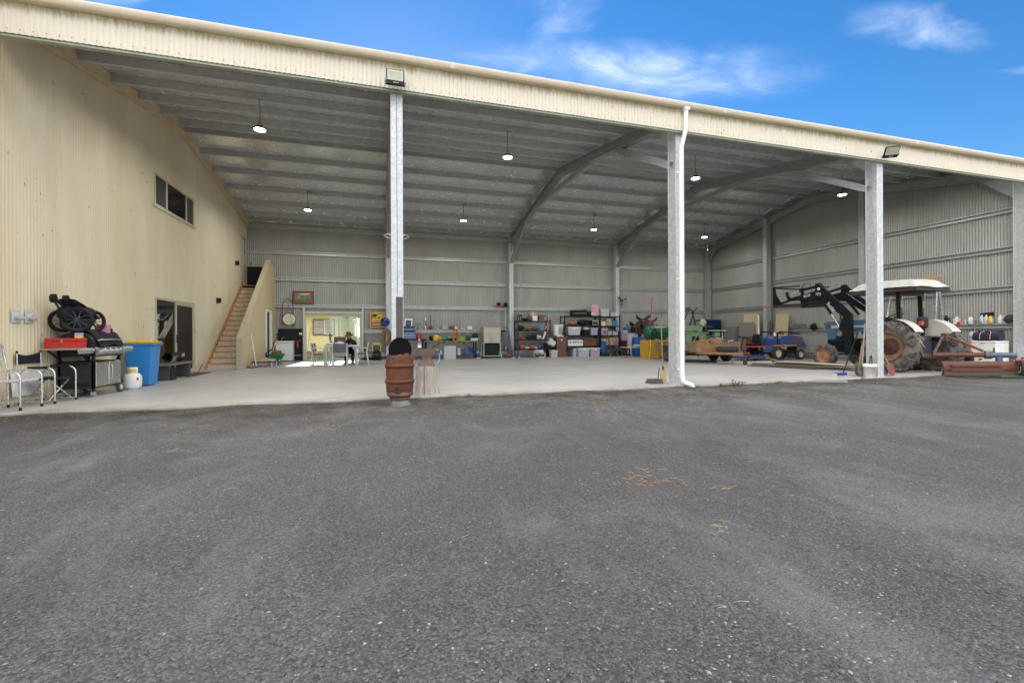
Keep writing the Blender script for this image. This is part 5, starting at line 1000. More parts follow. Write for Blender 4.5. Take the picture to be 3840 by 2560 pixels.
# framed picture, tool chest, benches
t = thing('picture_frame', 'grey framed photograph standing behind the blue tool chest', 'picture', (1.16, 21.78, 1.47), R(0)); b = MB(); b.at((0, 0, 0), (R(-6), R(5), 0)); b.box(-.21, .21, 0, .02, 0, .50); b.build('frame', DKGREY, t); b = MB(); b.at((0, 0, 0), (R(-6), R(5), 0)); b.box(-.19, .19, -.004, -.001, .02, .48); b.build('mount', WHITE, t); b = MB(); b.at((0, 0, 0), (R(-6), R(5), 0)); b.box(-.13, .13, -.007, -.0045, .08, .38); b.build('print', mat('print_dark', (.10, .08, .10), .5, 0, .6, 12), t)
NBL = mat('chest_blue', (.015, .055, .16), .35, .2, .12, 6)
t = thing('tool_chest', 'dark blue tool chest with an open lid and steel drawers', 'tool chest', (1.20, 21.35, .95))
b = MB(); b.box(-.29, .29, -.16, .16, 0, .31, b=.006); b.build('body', NBL, t); b = MB(); b.at((0, .16, .31), (R(-12), 0, 0)); b.box(-.29, .29, -.02, .02, 0, .30, b=.008); b.build('lid', NBL, t)
for k in range(4): b = MB(); b.box(-.28, .28, -.172, -.161, .02+k*.07, .078+k*.07, b=.003); dr = b.build('drawer', NBL, t); b = MB(); b.box(-.27, .27, -.178, -.172, .06+k*.07, .074+k*.07); b.build('pull', STEEL, dr)
text('KINCROME', .085, WHITE, 'lettering', t, (-.265, .13, .43), (R(78), 0, 0), .001); b = MB(); b.at((.24, .10, .46)); b.tube([(.028*math.cos(a), 0, .028*math.sin(a)) for a in [.8+4.6*i/12 for i in range(13)]], .009, 6); b.build('emblem', WHITE, t)
t = thing('tool_bench', 'dark steel bench carrying the blue tool chest', 'bench', (1.35, 21.35, 0)); b = MB(); b.box(-.46, .50, -.22, .22, .90, .948); b.build('top', BLACKM, t); b = MB(); b.box(-.44, .48, -.20, .20, .40, .43); b.build('shelf', BLACKM, t)
for x in (-.42, .46):
    for y in (-.19, .19): b = MB(); b.box(x-.02, x+.02, y-.02, y+.02, 0, .90); b.build('leg', BLACKM, t)
for x, n, s_ in ((1.16, 'left', .17), (1.60, 'right', .13)): b = MB(); tap(b, -s_, s_, -.14, .14, 0, .13, .85, bev=.03); b.box(-s_-.01, s_+.01, -.15, .15, .118, .135); one('lime_tray', 'bright green tray on the lower bench shelf, the %s one' % n, 'tray', b, LIME, (x, 21.3, .431))
lump('orange cloth heap on the floor under the tool bench', (1.25, 21.25, 0), (.22, .14, .06), ORANGE, 'cloth', 'orange_cloth', 8)
t = thing('workbench', 'long timber-topped workbench cluttered with tools', 'workbench', (3.13, 21.35, 0))
b = MB(); b.box(-1.25, 1.25, -.33, .33, .80, .855, b=.006); b.build('benchtop', mat('bench_wood', (.24, .18, .12), .7, 0, .25, 6), t)
for x in (-1.18, 1.18):
    for y in (-.28, .28): b = MB(); b.box(x-.03, x+.03, y-.03, y+.03, 0, .80); b.build('leg', BLACKM, t)
for s_ in (-1, 1): b = MB(); b.bar((s_*1.15, -.28, .30), (s_*.55, -.28, .78), .03, .03); b.build('brace', BLACKM, t)
for x in (-1.0, -.3, .4, 1.0): b = MB(); b.box(x-.02, x+.02, -.30, .30, .76, .80); b.build('bearer', BLACKM, t)
clut = [('red plastic petrol funnel at the left end of the workbench', 1.62, (.12, .10, .17), REDP, 'funnel', 'red_funnel'), ('blue rag beside the tool chest on the workbench', 1.80, (.22, .15, .05), DBLUE, 'rag', 'blue_rag'), ('black and yellow tool bag on the workbench', 2.25, (.16, .13, .12), BLACK, 'bag', 'tool_bag'), ('yellow power tool with black grip on the workbench', 2.42, (.14, .10, .14), YELL, 'power tool', 'power_tool'), ('yellow drill lying right of the yellow power tool', 2.60, (.12, .10, .12), mat('tool_ochre', (.5, .3, .03), .5), 'drill', 'yellow_drill'), ('grey-green bench vise on the workbench', 2.86, (.16, .12, .10), mat('vise_green', (.12, .20, .17), .5, .4), 'vise', 'bench_vise'), ('black tool case lying on the workbench', 3.18, (.22, .15, .06), BLACK, 'case', 'tool_case'), ('small red and blue box of tools on the workbench', 3.75, (.10, .08, .06), DBLUE, 'box', 'tool_tray'), ('green sprayer bottle lying near the right bench end', 4.0, (.10, .08, .06), GREENP, 'bottle', 'green_sprayer'), ('black backpack at the right end of the workbench', 4.30, (.14, .13, .17), BLACK, 'backpack', 'backpack')]
for i, (lb, x, r_, mm, ct, nm) in enumerate(clut): lump(lb, (x, 21.2+.1*(i % 3), .857), r_, mm, ct, nm, 10+i, amp=.35)
tub('bright green basin on the workbench behind the orange lead', 3.42, 3.82, .857, .20, LIME, 21.15, .3, name='green_basin', cat='basin'); crate('clear plastic parts case at the right bench end', 4.05, 4.42, .857, .13, CLEARP, 21.05, .3, name='parts_case', cat='case', tape=False)
b = MB(); b.lathe([(.05, 0), (.26, .02), (.27, .05), (.25, .09), (.1, .10)], 20); one('steel_pan', 'round dark pan on top of the green basin', 'pan', b, DKGREY, (3.98, 21.35, .99))
b = MB(); random.seed(12)
for k in range(14): r_ = random.uniform(.12, .185); b.tube([(r_*math.sin(a), -.01*k, .36*(r_/.185)*math.cos(a)+.01*math.sin(4*a+k)) for a in [2*math.pi*i/18 for i in range(18)]], .011, 5, closed=True)
one('extension_lead', 'coil of orange extension lead hanging over the workbench', 'lead', b, ORANGE, (3.32, 21.02, 1.09))
b = MB(); b.tube([(-.25, .4, .55), (0, 0, .05), (.10, -.3, -.35)], .012, 6); b.tube([(-.3, -.05, -.05), (.05, -.28, -.33)], .012, 6); one('blue_rail', 'thin blue hose sloping from the wall to the workbench', 'hose', b, mat('hose_lightblue', (.05, .28, .50), .5), (2.66, 21.3, 1.0))
t = thing('steel_cabinet', 'small grey steel cabinet under the workbench with a pink cloth', 'cabinet', (3.02, 20.95, 0)); b = MB(); b.box(-.28, .28, -.18, .18, 0, .62, b=.006); b.build('body', LGREY, t); b = MB(); b.box(-.26, .26, -.186, -.181, .02, .60); b.build('door', LGREY, t)
b = MB(); b.grid(lambda u, v: (-.12+.24*u+.02*math.sin(7*v), .12-.32*min(v, .5)*1.0, .64-.30*max(0, v-.5)*2*(.7+.3*math.sin(4*u))), 8, 12); one('pink_cloth', 'pink cloth hanging over the grey steel cabinet', 'cloth', b, mat('dusty_pink', (.55, .28, .28), .85), (3.08, 20.94, 0))
t = thing('white_bucket', 'white bucket under the workbench beside the grey cabinet', 'bucket', (3.49, 21.2, .18)); b = MB(); b.lathe([(.09, 0), (.11, .30), (.118, .31), (.118, .33), (.10, .33), (.085, .02)], 16); b.build('body', OFFW, t); b = MB(); b.tube([(-.115, 0, .3), (-.06, -.1, .22), (.06, -.1, .22), (.115, 0, .3)], .004, 5); b.build('handle', STEEL, t)
b = MB(); b.box(-.42, .42, -.12, .12, 0, .18, b=.006); [b.box(-.42, .42, -.124, -.12, .01+.06*k, .06+.06*k) for k in range(3)]; one('timber_beam', 'rough brown timber beam on the floor under the workbench', 'beam', b, mat('rough_timber', (.12, .075, .045), .85, 0, .3, 6), (3.78, 21.2, 0))
t = thing('cut_off_saw', 'blue metal cut-off saw standing on the timber beam', 'saw', (3.98, 21.2, .182)); b = MB(); b.box(-.24, .22, -.12, .12, 0, .06, b=.01); b.build('base', DBLUE, t); b = MB(); b.cyl((.0, -.02, .22), (.0, .02, .22), .17, n=20); b.build('blade_guard', mat('saw_blue', (.05, .12, .20), .4, .3), t); b = MB(); b.box(.0, .24, -.08, .08, .16, .30, b=.03); b.tube([(-.05, 0, .36), (.08, 0, .42), (.2, 0, .34)], .015, 6); b.build('motor', DBLUE, t)
t = thing('floor_fan', 'small blue and white wheel fan beside the feed bin', 'fan', (4.42, 21.1, 0)); b = MB(); b.at((0, 0, .16), (R(90), 0, 0)); b.lathe([(.02, -.04), (.13, -.05), (.15, 0), (.13, .05), (.02, .05)], 18); b.build('drum', DBLUE, t); b = MB(); b.at((0, 0, .16), (R(90), 0, 0)); b.lathe([(.12, .045), (.14, .03), (.14, .06), (.12, .06)], 18, cap=False); b.box(-.1, .1, -.16, -.13, -.06, .06); b.build('stand', WHITE, t)
# bottles along the wall rail
rail = 1.402
for i, (x, h, r_, mm, cm, lb) in enumerate(((1.52, .17, .04, WHITE, REDP, 'small white bottle on the wall rail right of the framed photograph'), (1.98, .24, .045, WHITE, DBLUE, 'tall white bottle with a blue cap on the wall rail'), (2.42, .15, .05, mat('tin_tan', (.5, .36, .14), .5), DKGREY, 'tan tin on the wall rail above the workbench'), (2.55, .14, .04, YELL, BLACK, 'yellow tin on the wall rail above the workbench'), (3.52, .17, .06, BLUEP, WHITE, 'blue and white bottle above the green basin'), (4.55, .17, .035, REDP, WHITE, 'red and white bottle left of the feed bin'))): bottle(lb, x, 21.82, rail, h, r_, mm, cm, name='rail_bottle')
t = thing('glass_flagon', 'large clear glass flagon on the wall rail', 'flagon', (1.68, 21.80, rail)); b = MB(); b.lathe([(.085, 0), (.09, .02), (.09, .17), (.04, .22), (.03, .25)], 16); b.build('body', mat('flagon_glass', (.30, .30, .26), .1), t); b = MB(); b.cyl((0, 0, .25), (0, 0, .28), .034, n=10); b.build('cap', BLACK, t)
for x, w_, h, mm, lb in ((2.78, .27, .26, mat('box_floral', (.45, .40, .34), .7, 0, .3, 30), 'pale patterned box on the wall rail'), (3.18, .22, .17, DKGREY, 'dark grey case on the wall rail'), (3.36, .14, .14, WHITE, 'small white box on the wall rail beside the grey case'), (3.72, .16, .09, LGREY, 'flat grey tin on the wall rail'), (4.02, .25, .17, OFFW, 'white first-aid box on the wall rail')): crate(lb, x, x+w_, rail, h, mm, 21.75, .15, tape=False, name='small_box')
t = thing('spade', 'rusty spade standing blade down on the wall rail', 'spade', (2.23, 21.82, rail)); b = MB(); b.tube([(0, 0, .2), (.0, .04, .68)], .014, 6); b.build('handle', DKGREY, t); b = MB(); b.prism([(-.10, .03), (0, -.0), (.10, .03), (.08, .14), (.03, .2), (-.03, .2), (-.08, .14)], -.008, .008, 'y'); b.build('blade', RUST, t)
t = thing('hedge_shears', 'hedge shears standing open on the wall rail', 'shears', (2.0, 21.80, rail)); b = MB(); b.tube([(-.08, 0, 0), (0, 0, .28), (.01, 0, .42)], .012, 6); b.tube([(.08, 0, 0), (0, 0, .28), (-.01, 0, .42)], .012, 6); b.build('handles', BLACK, t); b = MB(); b.bar((0, 0, .28), (0, .03, .58), .03, .01); b.build('blades', STEEL, t)
# feed bin on castors
FB = mat('beige_steel', (.50, .46, .36), .5, .1, .08, 4)
t = thing('feed_bin', 'tall beige metal hopper bin on castors beside the workbench', 'hopper', (5.08, 21.2, 0))
b = MB(); b.prism([(-.43, 1.50), (.43, 1.50), (.40, .74), (-.40, .74)], -.30, .30, 'y'); b.build('hopper', FB, t); b = MB(); b.box(-.445, .445, -.315, .315, 1.18, 1.21); b.box(-.45, .45, -.32, .32, 1.485, 1.51); b.build('rim', FB, t); b = MB(); b.box(-.12, .12, -.33, -.30, .78, .92, b=.01); b.box(-.09, .09, -.34, -.30, .92, 1.02); b.build('chute', mat('chute_steel', (.42, .40, .34), .5), t)
for x in (-.41, .41):
    for y in (-.28, .28): b = MB(); b.box(x-.02, x+.02, y-.02, y+.02, .10, .76); b.build('leg', FB, t); b = MB(); b.at((x, y, .055)); b.cyl((-.02, 0, 0), (.02, 0, 0), .055, n=14); b.box(-.03, .03, -.02, .02, .03, .09, 1); b.build('castor', [DBLUE, CHROME], t)
b = MB(); b.box(-.43, .43, -.30, .30, .10, .135); b.build('base_frame', FB, t); b = MB(); b.box(-.36, .36, -.25, .25, .14, .72, b=.04); b.build('black_tub', BLACK, t)
# whipper snippers, coat
for i, (x, lb, hm) in enumerate(((5.62, 'red-guarded line trimmer hanging head up beside the back post', REDP), (5.98, 'black-headed line trimmer hanging nearest the back post', BLACK))):
    t = thing('line_trimmer', lb, 'line trimmer', (x, 21.72, 1.2)); b = MB(); b.tube([(0, 0, 0), (.01, 0, 1.35)], .014, 6); b.build('shaft', OFFW if i else LGREY, t); b = MB(); b.box(-.09, .09, -.06, .08, 1.40, 1.56, b=.03); b.build('motor', BLACK, t); b = MB(); b.box(-.22, .14, -.10, .1, 1.34, 1.39, b=.01); b.build('guard', hm, t); b = MB(); b.tube([(-.13, -.02, .34), (0, 0, .30), (.12, -.04, .25)], .012, 6); b.build('handlebar', BLACK, t)
b = MB(); b.grid(lambda u, v: (-.36+.72*u*(.55+.45*v)+.16*(1-v), -.12*math.sin(3.1*u)-.04*math.sin(14*u)*v, .80*(1-v)-.10*math.sin(9*u)*v+.12*(1-v)*u), 22, 12)
one('canvas_coat', 'grey canvas cloth hanging in folds by the back post', 'coat', b, mat('grey_canvas', (.16, .155, .15), .85, 0, .12, 8), (5.86, 21.4, .44))
b = MB(); b.grid(lambda u, v: (.36*u-.18, -.06*math.sin(3*u)-.02*math.sin(12*u), .30*(1-v)), 12, 6); one('plaid_cloth', 'dark plaid cloth hung above the canvas cloth', 'cloth', b, mat('plaid', (.05, .025, .035), .9, 0, .6, 25), (5.72, 21.42, 1.08))
t = thing('hand_trolley', 'metal hand trolley standing under the canvas cloth', 'trolley', (5.75, 21.2, 0)); b = MB(); b.tube([(-.12, 0, .05), (-.12, .15, 1.0), (.12, .15, 1.0), (.12, 0, .05)], .014, 6); b.build('frame', CHROME, t); b = MB(); b.at((-.14, 0, .07)); b.cyl((-.02, 0, 0), (.02, 0, 0), .07, n=12); b.at((.14, 0, .07)); b.cyl((-.02, 0, 0), (.02, 0, 0), .07, n=12); b.build('wheels', WHITE, t); lump('brown sack on the floor under the canvas cloth', (5.95, 21.1, 0), (.15, .12, .11), mat('sack_brown', (.16, .10, .08), .9), 'sack', 'brown_sack', 21)
t = thing('fire_extinguisher', 'red fire extinguisher at the foot of the back post', 'extinguisher', (6.22, 21.4, 0)); b = MB(); b.lathe([(.06, 0), (.065, .02), (.065, .28), (.04, .33), (.02, .35)], 14); b.build('cylinder', REDP, t); b = MB(); b.box(-.03, .06, -.015, .015, .35, .40); b.build('valve', BLACK, t)
t = thing('floor_jack', 'blue trolley jack on the floor before the black shelves', 'jack', (6.28, 20.95, 0)); b = MB(); b.box(-.17, .17, -.10, .10, .03, .10, b=.02); b.build('frame', DBLUE, t); b = MB(); b.bar((-.1, 0, .09), (.1, 0, .16), .06, .04); b.cyl((.1, 0, .16), (.1, 0, .19), .04, n=10); b.build('lift_arm', DBLUE, t)
for x in (-.15, .15): b = MB(); b.cyl((x, -.11, .035), (x, .11, .035), .035, n=10); b.build('wheel', STEEL, t)
# ------------------------------------------------------------------ shelves
def shelf_unit(lab_, x0, x1, zs, h, y0=21.02, d=.55, name='shelving_unit'):
    t = thing(name, lab_, 'shelves', ((x0+x1)/2, y0+d/2, 0)); w = x1-x0
    for sx in (-1, 1):
        for sy in (-1, 1): b = MB(); b.box(sx*w/2-.025, sx*w/2+.025, sy*d/2-.02, sy*d/2+.02, 0, h); b.build('upright', BLACKM, t)
    for z in zs: b = MB(); b.box(-w/2+.026, w/2-.026, -d/2+.0, d/2, z-.05, z); b.build('shelf', BLACKM, t)
shelf_unit('black steel shelves with tools, right of the middle back post', 6.42, 8.12, (1.82, 1.35, .90, .43), 1.88)
shelf_unit('wide black steel shelves holding suitcases and tubs', 8.92, 10.86, (2.08, 1.62, 1.10, .54), 2.12)
shelf_unit('narrow black steel shelves at the right-hand back post', 10.94, 12.06, (2.08, 1.58, 1.09, .55), 2.12)
t = thing('welder', 'yellow and black welder on the top of the tool shelves', 'welder', (6.52, 21.25, 1.822)); b = MB(); b.box(-.14, .14, -.2, .2, 0, .30, b=.015); b.build('body', mat('welder_ochre', (.34, .19, .04), .5), t); b = MB(); b.box(-.13, .13, -.21, -.2, .02, .28); b.build('front_panel', BLACK, t); b = MB(); bent(b, [(0, -.12, .30), (0, -.12, .36), (0, .12, .36), (0, .12, .30)], .012); b.build('handle', BLACK, t)
for z in (.08, .18): b = MB(); b.cyl((-.05, -.215, z), (-.05, -.21, z), .022, n=10); b.cyl((.05, -.215, z), (.05, -.21, z), .022, n=10); b.build('dial', WHITE, t)
lump('black welding cables heaped beside the welder', (6.83, 21.2, 1.822), (.20, .15, .07), BLACK, 'cables', 'welding_cables', 31, amp=.5)
crate('printed cardboard carton on the top of the tool shelves', 7.06, 7.44, 1.822, .44, CARD, 21.1, .3); crate('white printed carton front leaning on the brown carton', 7.20, 7.45, 1.822, .25, WHITE, 21.04, .05, name='white_card', cat='card', tape=False)
lump('grey round machine head beside the carton on the tool shelves', (7.06, 21.05, 1.822), (.14, .10, .12), DKGREY, 'machine', 'machine_head', 33)
t = thing('generator', 'dusty petrol generator on the top right of the tool shelves', 'generator', (7.75, 21.25, 1.822)); b = MB(); b.box(-.2, .2, -.15, .15, .05, .28, b=.03); b.build('engine', mat('dusty_metal', (.13, .115, .10), .7, .3, .3, 12), t); b = MB(); b.tube([(-.26, -.16, 0), (-.26, -.16, .32), (.26, -.16, .32), (.26, -.16, 0)], .014, 6); b.build('frame', BLACKM, t); b = MB(); b.ball((.12, -.16, .10), (.10, .05, .08)); b.build('orange_cover', ORANGE, t)
s1 = [('dark round motor on the second tool shelf', 6.60, 1.352, (.17, .15, .12), BLACK, 'motor', 'dark_motor'), ('brass and black grinder on the second tool shelf', 6.98, 1.352, (.17, .12, .08), mat('brassy', (.22, .15, .05), .5, .4, .5, 20), 'grinder', 'grinder'), ('grey pile of fittings in the middle of the second tool shelf', 7.35, 1.352, (.20, .13, .09), DKGREY, 'fittings', 'fittings_pile'), ('red and black jack on the third tool shelf', 6.62, .902, (.10, .08, .06), REDP, 'jack', 'bottle_jack'), ('navy cloth bundle on the third tool shelf', 7.15, .902, (.30, .16, .10), NAVY, 'bundle', 'navy_bundle'), ('maroon cloth on top of the navy bundle', 7.32, 1.05, (.13, .09, .06), mat('maroon_cloth', (.14, .02, .06), .8), 'cloth', 'maroon_cloth'), ('white rag on the third tool shelf', 7.55, .902, (.14, .10, .11), OFFW, 'rag', 'white_rag'), ('teal glass jar at the right of the third tool shelf', 7.90, .902, (.12, .12, .17), mat('teal_glass', (.04, .12, .13), .3), 'jar', 'teal_jar'), ('blue rope heap on the bottom tool shelf', 7.60, .432, (.16, .12, .08), mat('rope_slate', (.06, .13, .22), .8), 'rope', 'blue_rope_heap')]
for i, (lb, x, z, r_, mm, ct, nm) in enumerate(s1): lump(lb, (x, 21.2, z), r_, mm, ct, nm, 40+i, amp=.4)
crate('blue and white printed packet on the second tool shelf', 7.60, 7.82, 1.352, .22, mat('packet_blue', (.12, .25, .38), .5, 0, .6, 14), 21.1, .1, name='printed_packet', cat='packet', tape=False); crate('brown carton at the right end of the second tool shelf', 7.86, 8.06, 1.352, .20, CARD, 21.1, .25)
b = MB(); b.at((0, 0, 0), (0, R(22), 0)); b.box(-.05, .05, -.01, .01, 0, .42, b=.006); b.box(-.03, .03, -.012, .012, .40, .62, 1); one('cricket_bat', 'pale bat leaning against the third tool shelf', 'bat', b, [PALEW, BLACK], (7.72, 21.0, .905))
for x, lb, sc_ in ((6.68, 'red chainsaw on the bottom tool shelf at the left', 1), (7.20, 'red chainsaw with a long grey bar on the bottom tool shelf', .9)):
    t = thing('chainsaw', lb, 'chainsaw', (x, 21.15, .432), R(8)); b = MB(); b.box(-.16*sc_, .14*sc_, -.10, .10, .02, .20*sc_, b=.03); b.build('body', mat('saw_red', (.58, .07, .03), .45), t); b = MB(); b.bar((.1, -.06, .06), (.55*sc_, -.06, .05), .012, .08); b.build('bar', LGREY, t); b = MB(); b.tube([(-.10, -.09, .18), (-.05, -.09, .29), (.08, -.09, .27), (.10, -.09, .18)], .014, 6); b.build('handle', BLACK, t)
b = MB(); b.lathe([(.10, 0), (.135, .26), (.14, .28), (.12, .28)], 16); one('black_pail', 'black pail on the right of the bottom tool shelf', 'pail', b, BLACK, (7.88, 21.05, .432))
t = thing('tilted_tub', 'white tub tipped over beside the tool shelves', 'tub', (8.33, 21.05, .52), 0); b = MB(); b.at((0, 0, .12), (0, R(-62), R(10))); tap(b, -.16, .16, -.17, .17, 0, .34, .8, bev=.04); b.build('body', OFFW, t); b = MB(); b.at((0, 0, .12), (0, R(-62), R(10))); b.box(-.175, .175, -.185, .185, .33, .35, b=.008); b.build('rim', WHITE, t)
tub('grey tub on the floor at the right end of the tool shelves', 8.07, 8.43, 0, .36, LGREY, 20.75, .35); tub('black bin bag holder below the tipped white tub', 8.10, 8.48, .0, .50, BLACK, 21.15, .35, name='black_bin', cat='bin')
t = thing('pressure_pump', 'grey and cream pump in a tube frame on the floor before the tool shelves', 'pump', (7.45, 20.85, 0)); b = MB(); b.cyl((-.16, 0, .26), (.2, 0, .26), .12, n=18); b.ball((-.16, 0, .26), (.06, .12, .12)); b.ball((.2, 0, .26), (.06, .12, .12)); b.build('tank', LGREY, t); b = MB(); bent(b, [(-.30, -.13, .03), (-.30, -.13, .30), (-.1, -.13, .40)], .012); bent(b, [(-.05, -.13, .03), (.28, -.13, .03), (.28, -.13, .22), (.1, -.13, .16)], .02); b.build('frame', OFFW, t); b = MB(); b.tube([(-.15, -.14, .1), (-.28, -.16, .2), (-.15, -.16, .33), (.02, -.14, .2), (-.12, -.15, .08)], .008, 6); b.build('cable', BLACK, t)
t = thing('filing_cabinet', 'brown three-drawer filing cabinet between the shelves', 'filing cabinet', (8.72, 21.2, 0)); b = MB(); b.box(-.26, .26, -.22, .24, 0, 1.02, b=.006); b.build('body', BROWN, t)
for k in range(3): b = MB(); b.box(-.245, .245, -.232, -.221, .03+k*.33, .34+k*.33); dr = b.build('drawer', mat('brown_drawer', (.19, .068, .045), .42, 0, .1, 5), t); b = MB(); b.box(-.06, .06, -.245, -.233, .26+k*.33, .28+k*.33); b.build('pull', DKGREY, dr)
b = MB(); b.cyl((0, -.236, .86), (0, -.233, .86), .045, n=12); b.build('sticker', WHITE, t)
b = MB(); b.box(-.18, .18, -.15, .15, 0, .06, b=.006); one('flat_box', 'flat cream box on top of the brown filing cabinet', 'box', b, OFFW, (8.68, 21.15, 1.022))
t = thing('laundry_hamper', 'white slotted laundry hamper on the filing cabinet', 'hamper', (8.58, 21.15, 1.083)); b = MB(); tap(b, -.25, .25, -.2, .2, 0, .54, .78, bev=.05); b.build('body', WHITE, t); b = MB(); b.box(-.265, .265, -.215, .215, .52, .56, b=.02); b.build('rim', WHITE, t)
for i in range(5):
    b = MB(); [b.box(-.02+i*.042, .0+i*.042, -.212+.0*j, -.17, .08+j*.06, .11+j*.06) for j in range(7)]; tag(b.build('slots', BROWN, t), kind='stuff')
# things on the wide shelves
t = thing('suitcase', 'black suitcase on the top of the wide shelves', 'suitcase', (9.78, 21.25, 2.083)); b = MB(); b.box(-.41, .41, -.2, .2, 0, .31, b=.03); b.build('shell', BLACK, t); b = MB(); b.box(-.40, .40, -.204, -.2, .14, .16); b.build('zip', GREY, t); b = MB(); b.tube([(.1, -.2, .10), (.1, -.24, .12), (.28, -.24, .12), (.28, -.2, .10)], .01, 6); b.build('handle', DKGREY, t)
lump('navy duffel with a cream patch on the top shelf', (10.40, 21.2, 2.083), (.21, .16, .13), NAVY, 'bag', 'navy_duffel', 60); b = MB(); b.at((0, 0, 0), (0, R(25), 0)); b.box(-.07, .07, -.01, 0, -.07, .07); one('cream_tag', 'cream square tag on the navy duffel', 'tag', b, PALEW, (10.46, 21.0, 2.21))
t = thing('pink_case', 'shiny pink suitcase standing tilted on the top shelf', 'suitcase', (10.72, 21.2, 2.083), 0); b = MB(); b.at((0, 0, 0), (0, R(-8), 0)); b.box(-.22, .22, -.12, .12, 0, .62, b=.06); b.build('shell', mat('pink_satin', (.62, .33, .42), .35, 0, .25, 12), t); b = MB(); b.at((0, 0, 0), (0, R(-8), 0)); b.box(-.15, .15, -.126, -.12, .04, .58); b.build('front_panel', mat('pink_satin', 0), t)
tub('clear tub of odds on the top of the narrow shelves', 10.99, 11.50, 2.083, .38, CLEARP, lid=LGREY); tub('low clear tub at the right of the narrow top shelf', 11.56, 12.00, 2.083, .23, CLEARP); b = MB(); b.box(-.05, .05, -.01, .01, -.08, .08); one('white_tag', 'white and navy label card on the low clear tub', 'card', b, WHITE, (11.86, 21.02, 2.19))
lump('tan leather bag on the second wide shelf', (9.38, 21.15, 1.622), (.27, .14, .10), mat('tan_leather', (.34, .13, .045), .5), 'bag', 'tan_bag', 62); crate('brown wooden box at the left of the second wide shelf', 8.96, 9.12, 1.622, .20, mat('box_brown', (.24, .11, .05), .6), tape=False, name='wooden_box'); lump('heap of black bags on the second wide shelf', (10.05, 21.2, 1.622), (.40, .17, .14), BLACK, 'bags', 'black_bags', 63)
t = thing('white_frame_box', 'black case with a white frame on the second wide shelf', 'case', (10.64, 21.15, 1.622)); b = MB(); b.box(-.17, .17, -.12, .12, 0, .24, b=.01); b.build('body', BLACK, t); b = MB(); b.tube([(-.16, -.125, .02), (-.16, -.125, .23), (.16, -.125, .23), (.16, -.125, .02)], .014, 6, closed=True); b.bar((-.16, -.125, .16), (.16, -.125, .16), .014, .014); b.build('frame', WHITE, t)
tub('large clear tub on the third wide shelf', 9.12, 9.84, 1.102, .42, CLEARP, lid=WHITE); tub('black box on the third wide shelf', 9.96, 10.34, 1.102, .26, BLACK, name='black_box', cat='box'); lump('white bag sitting on the black box', (10.18, 21.2, 1.362), (.17, .13, .08), WHITE, 'bag', 'white_bag', 64); tub('lilac tub at the right of the third wide shelf', 10.40, 10.83, 1.102, .38, mat('lilac_clear', (.40, .38, .52), .4, 0, .1, 6), lid=PURP)
t = thing('travel_trunk', 'white travel trunk with dark clasps on the lowest wide shelf', 'trunk', (9.52, 21.2, .542)); b = MB(); b.box(-.42, .42, -.18, .18, 0, .31, b=.012); b.build('body', WHITE, t); b = MB(); b.box(-.425, .425, -.185, .185, .20, .215); b.build('seam', STEEL, t)
for x in (-.30, -.12, .12, .30, 0): b = MB(); b.box(x-.025, x+.025, -.195, -.18, .15, .25, b=.006); b.build('clasp', BROWN, t)
t = thing('travel_trunk', 'brown travel trunk on the lowest wide shelf', 'trunk', (10.36, 21.2, .542)); b = MB(); b.box(-.36, .36, -.18, .18, 0, .39, b=.012); b.build('body', BROWN, t); b = MB(); b.tube([(-.07, -.18, .30), (-.05, -.21, .28), (.05, -.21, .28), (.07, -.18, .30)], .012, 6); b.box(-.365, .365, -.184, -.18, .27, .285); b.build('handle', BLACK, t)
tub('clear tub of papers on the floor under the wide shelves', 9.62, 10.24, 0, .44, CLEARP, 20.85, .45, lid=WHITE); tub('clear tub on the floor behind the papers tub', 9.40, 9.60, 0, .42, CLEARP, 21.05, .4); tub('pinkish clear tub on the floor under the wide shelves', 10.28, 10.84, 0, .44, mat('pink_clear', (.50, .40, .44), .4, 0, .1, 6), 20.85, .45, lid=WHITE)
crate('cream cardboard box on the second narrow shelf', 10.96, 11.24, 1.582, .24, PALEW); crate('tan carton bulging beside the cream box', 11.27, 11.60, 1.582, .36, CARD, rz=R(8)); tub('bright blue tub on the second narrow shelf', 11.64, 11.98, 1.582, .27, mat('bright_blue', (.02, .26, .50), .4)); tub('lilac tub with a red label on the third narrow shelf', 10.98, 11.38, 1.092, .37, mat('lilac_clear', 0), lid=PURP); b = MB(); b.box(-.07, .07, -.006, 0, -.06, .06); one('red_label', 'red and black label on the lilac tub', 'label', b, REDP, (11.20, 21.035, 1.26)); tub('small clear tub in the middle of the third narrow shelf', 11.42, 11.62, 1.092, .22, CLEARP); tub('small grey tub at the right of the third narrow shelf', 11.68, 12.00, 1.092, .24, CLEARP, lid=DKGREY); crate('patterned tan carton on the lowest narrow shelf', 11.46, 12.00, .552, .42, mat('carton_pattern', (.36, .28, .18), .8, 0, .35, 10)); crate('plain carton at the left of the lowest narrow shelf', 10.98, 11.40, .552, .34, CARD)
t = thing('folded_pram', 'folded blue pram with small wheels before the narrow shelves', 'pram', (11.02, 20.85, 0)); b = MB(); b.grid(lambda u, v: (.16*math.cos(6.2832*u)*(.6+.4*math.sin(3.1*v)), .13*math.sin(6.2832*u), .12+.66*v), 14, 10); b.build('cloth', mat('pram_blue', (.02, .09, .26), .75), t)
for x in (-.16, -.05, .10, .20): b = MB(); b.at((x, -.12, .09), (0, 0, R(80))); b.tube([(.075*math.cos(a), 0, .075*math.sin(a)) for a in [6.2832*k/16 for k in range(16)]], .018, 6, closed=True); b.cyl((0, -.015, 0), (0, .015, 0), .06, n=12, m=1); b.build('wheel', [BLACK, mat('wheel_blue', (.02, .18, .42), .5)], t)
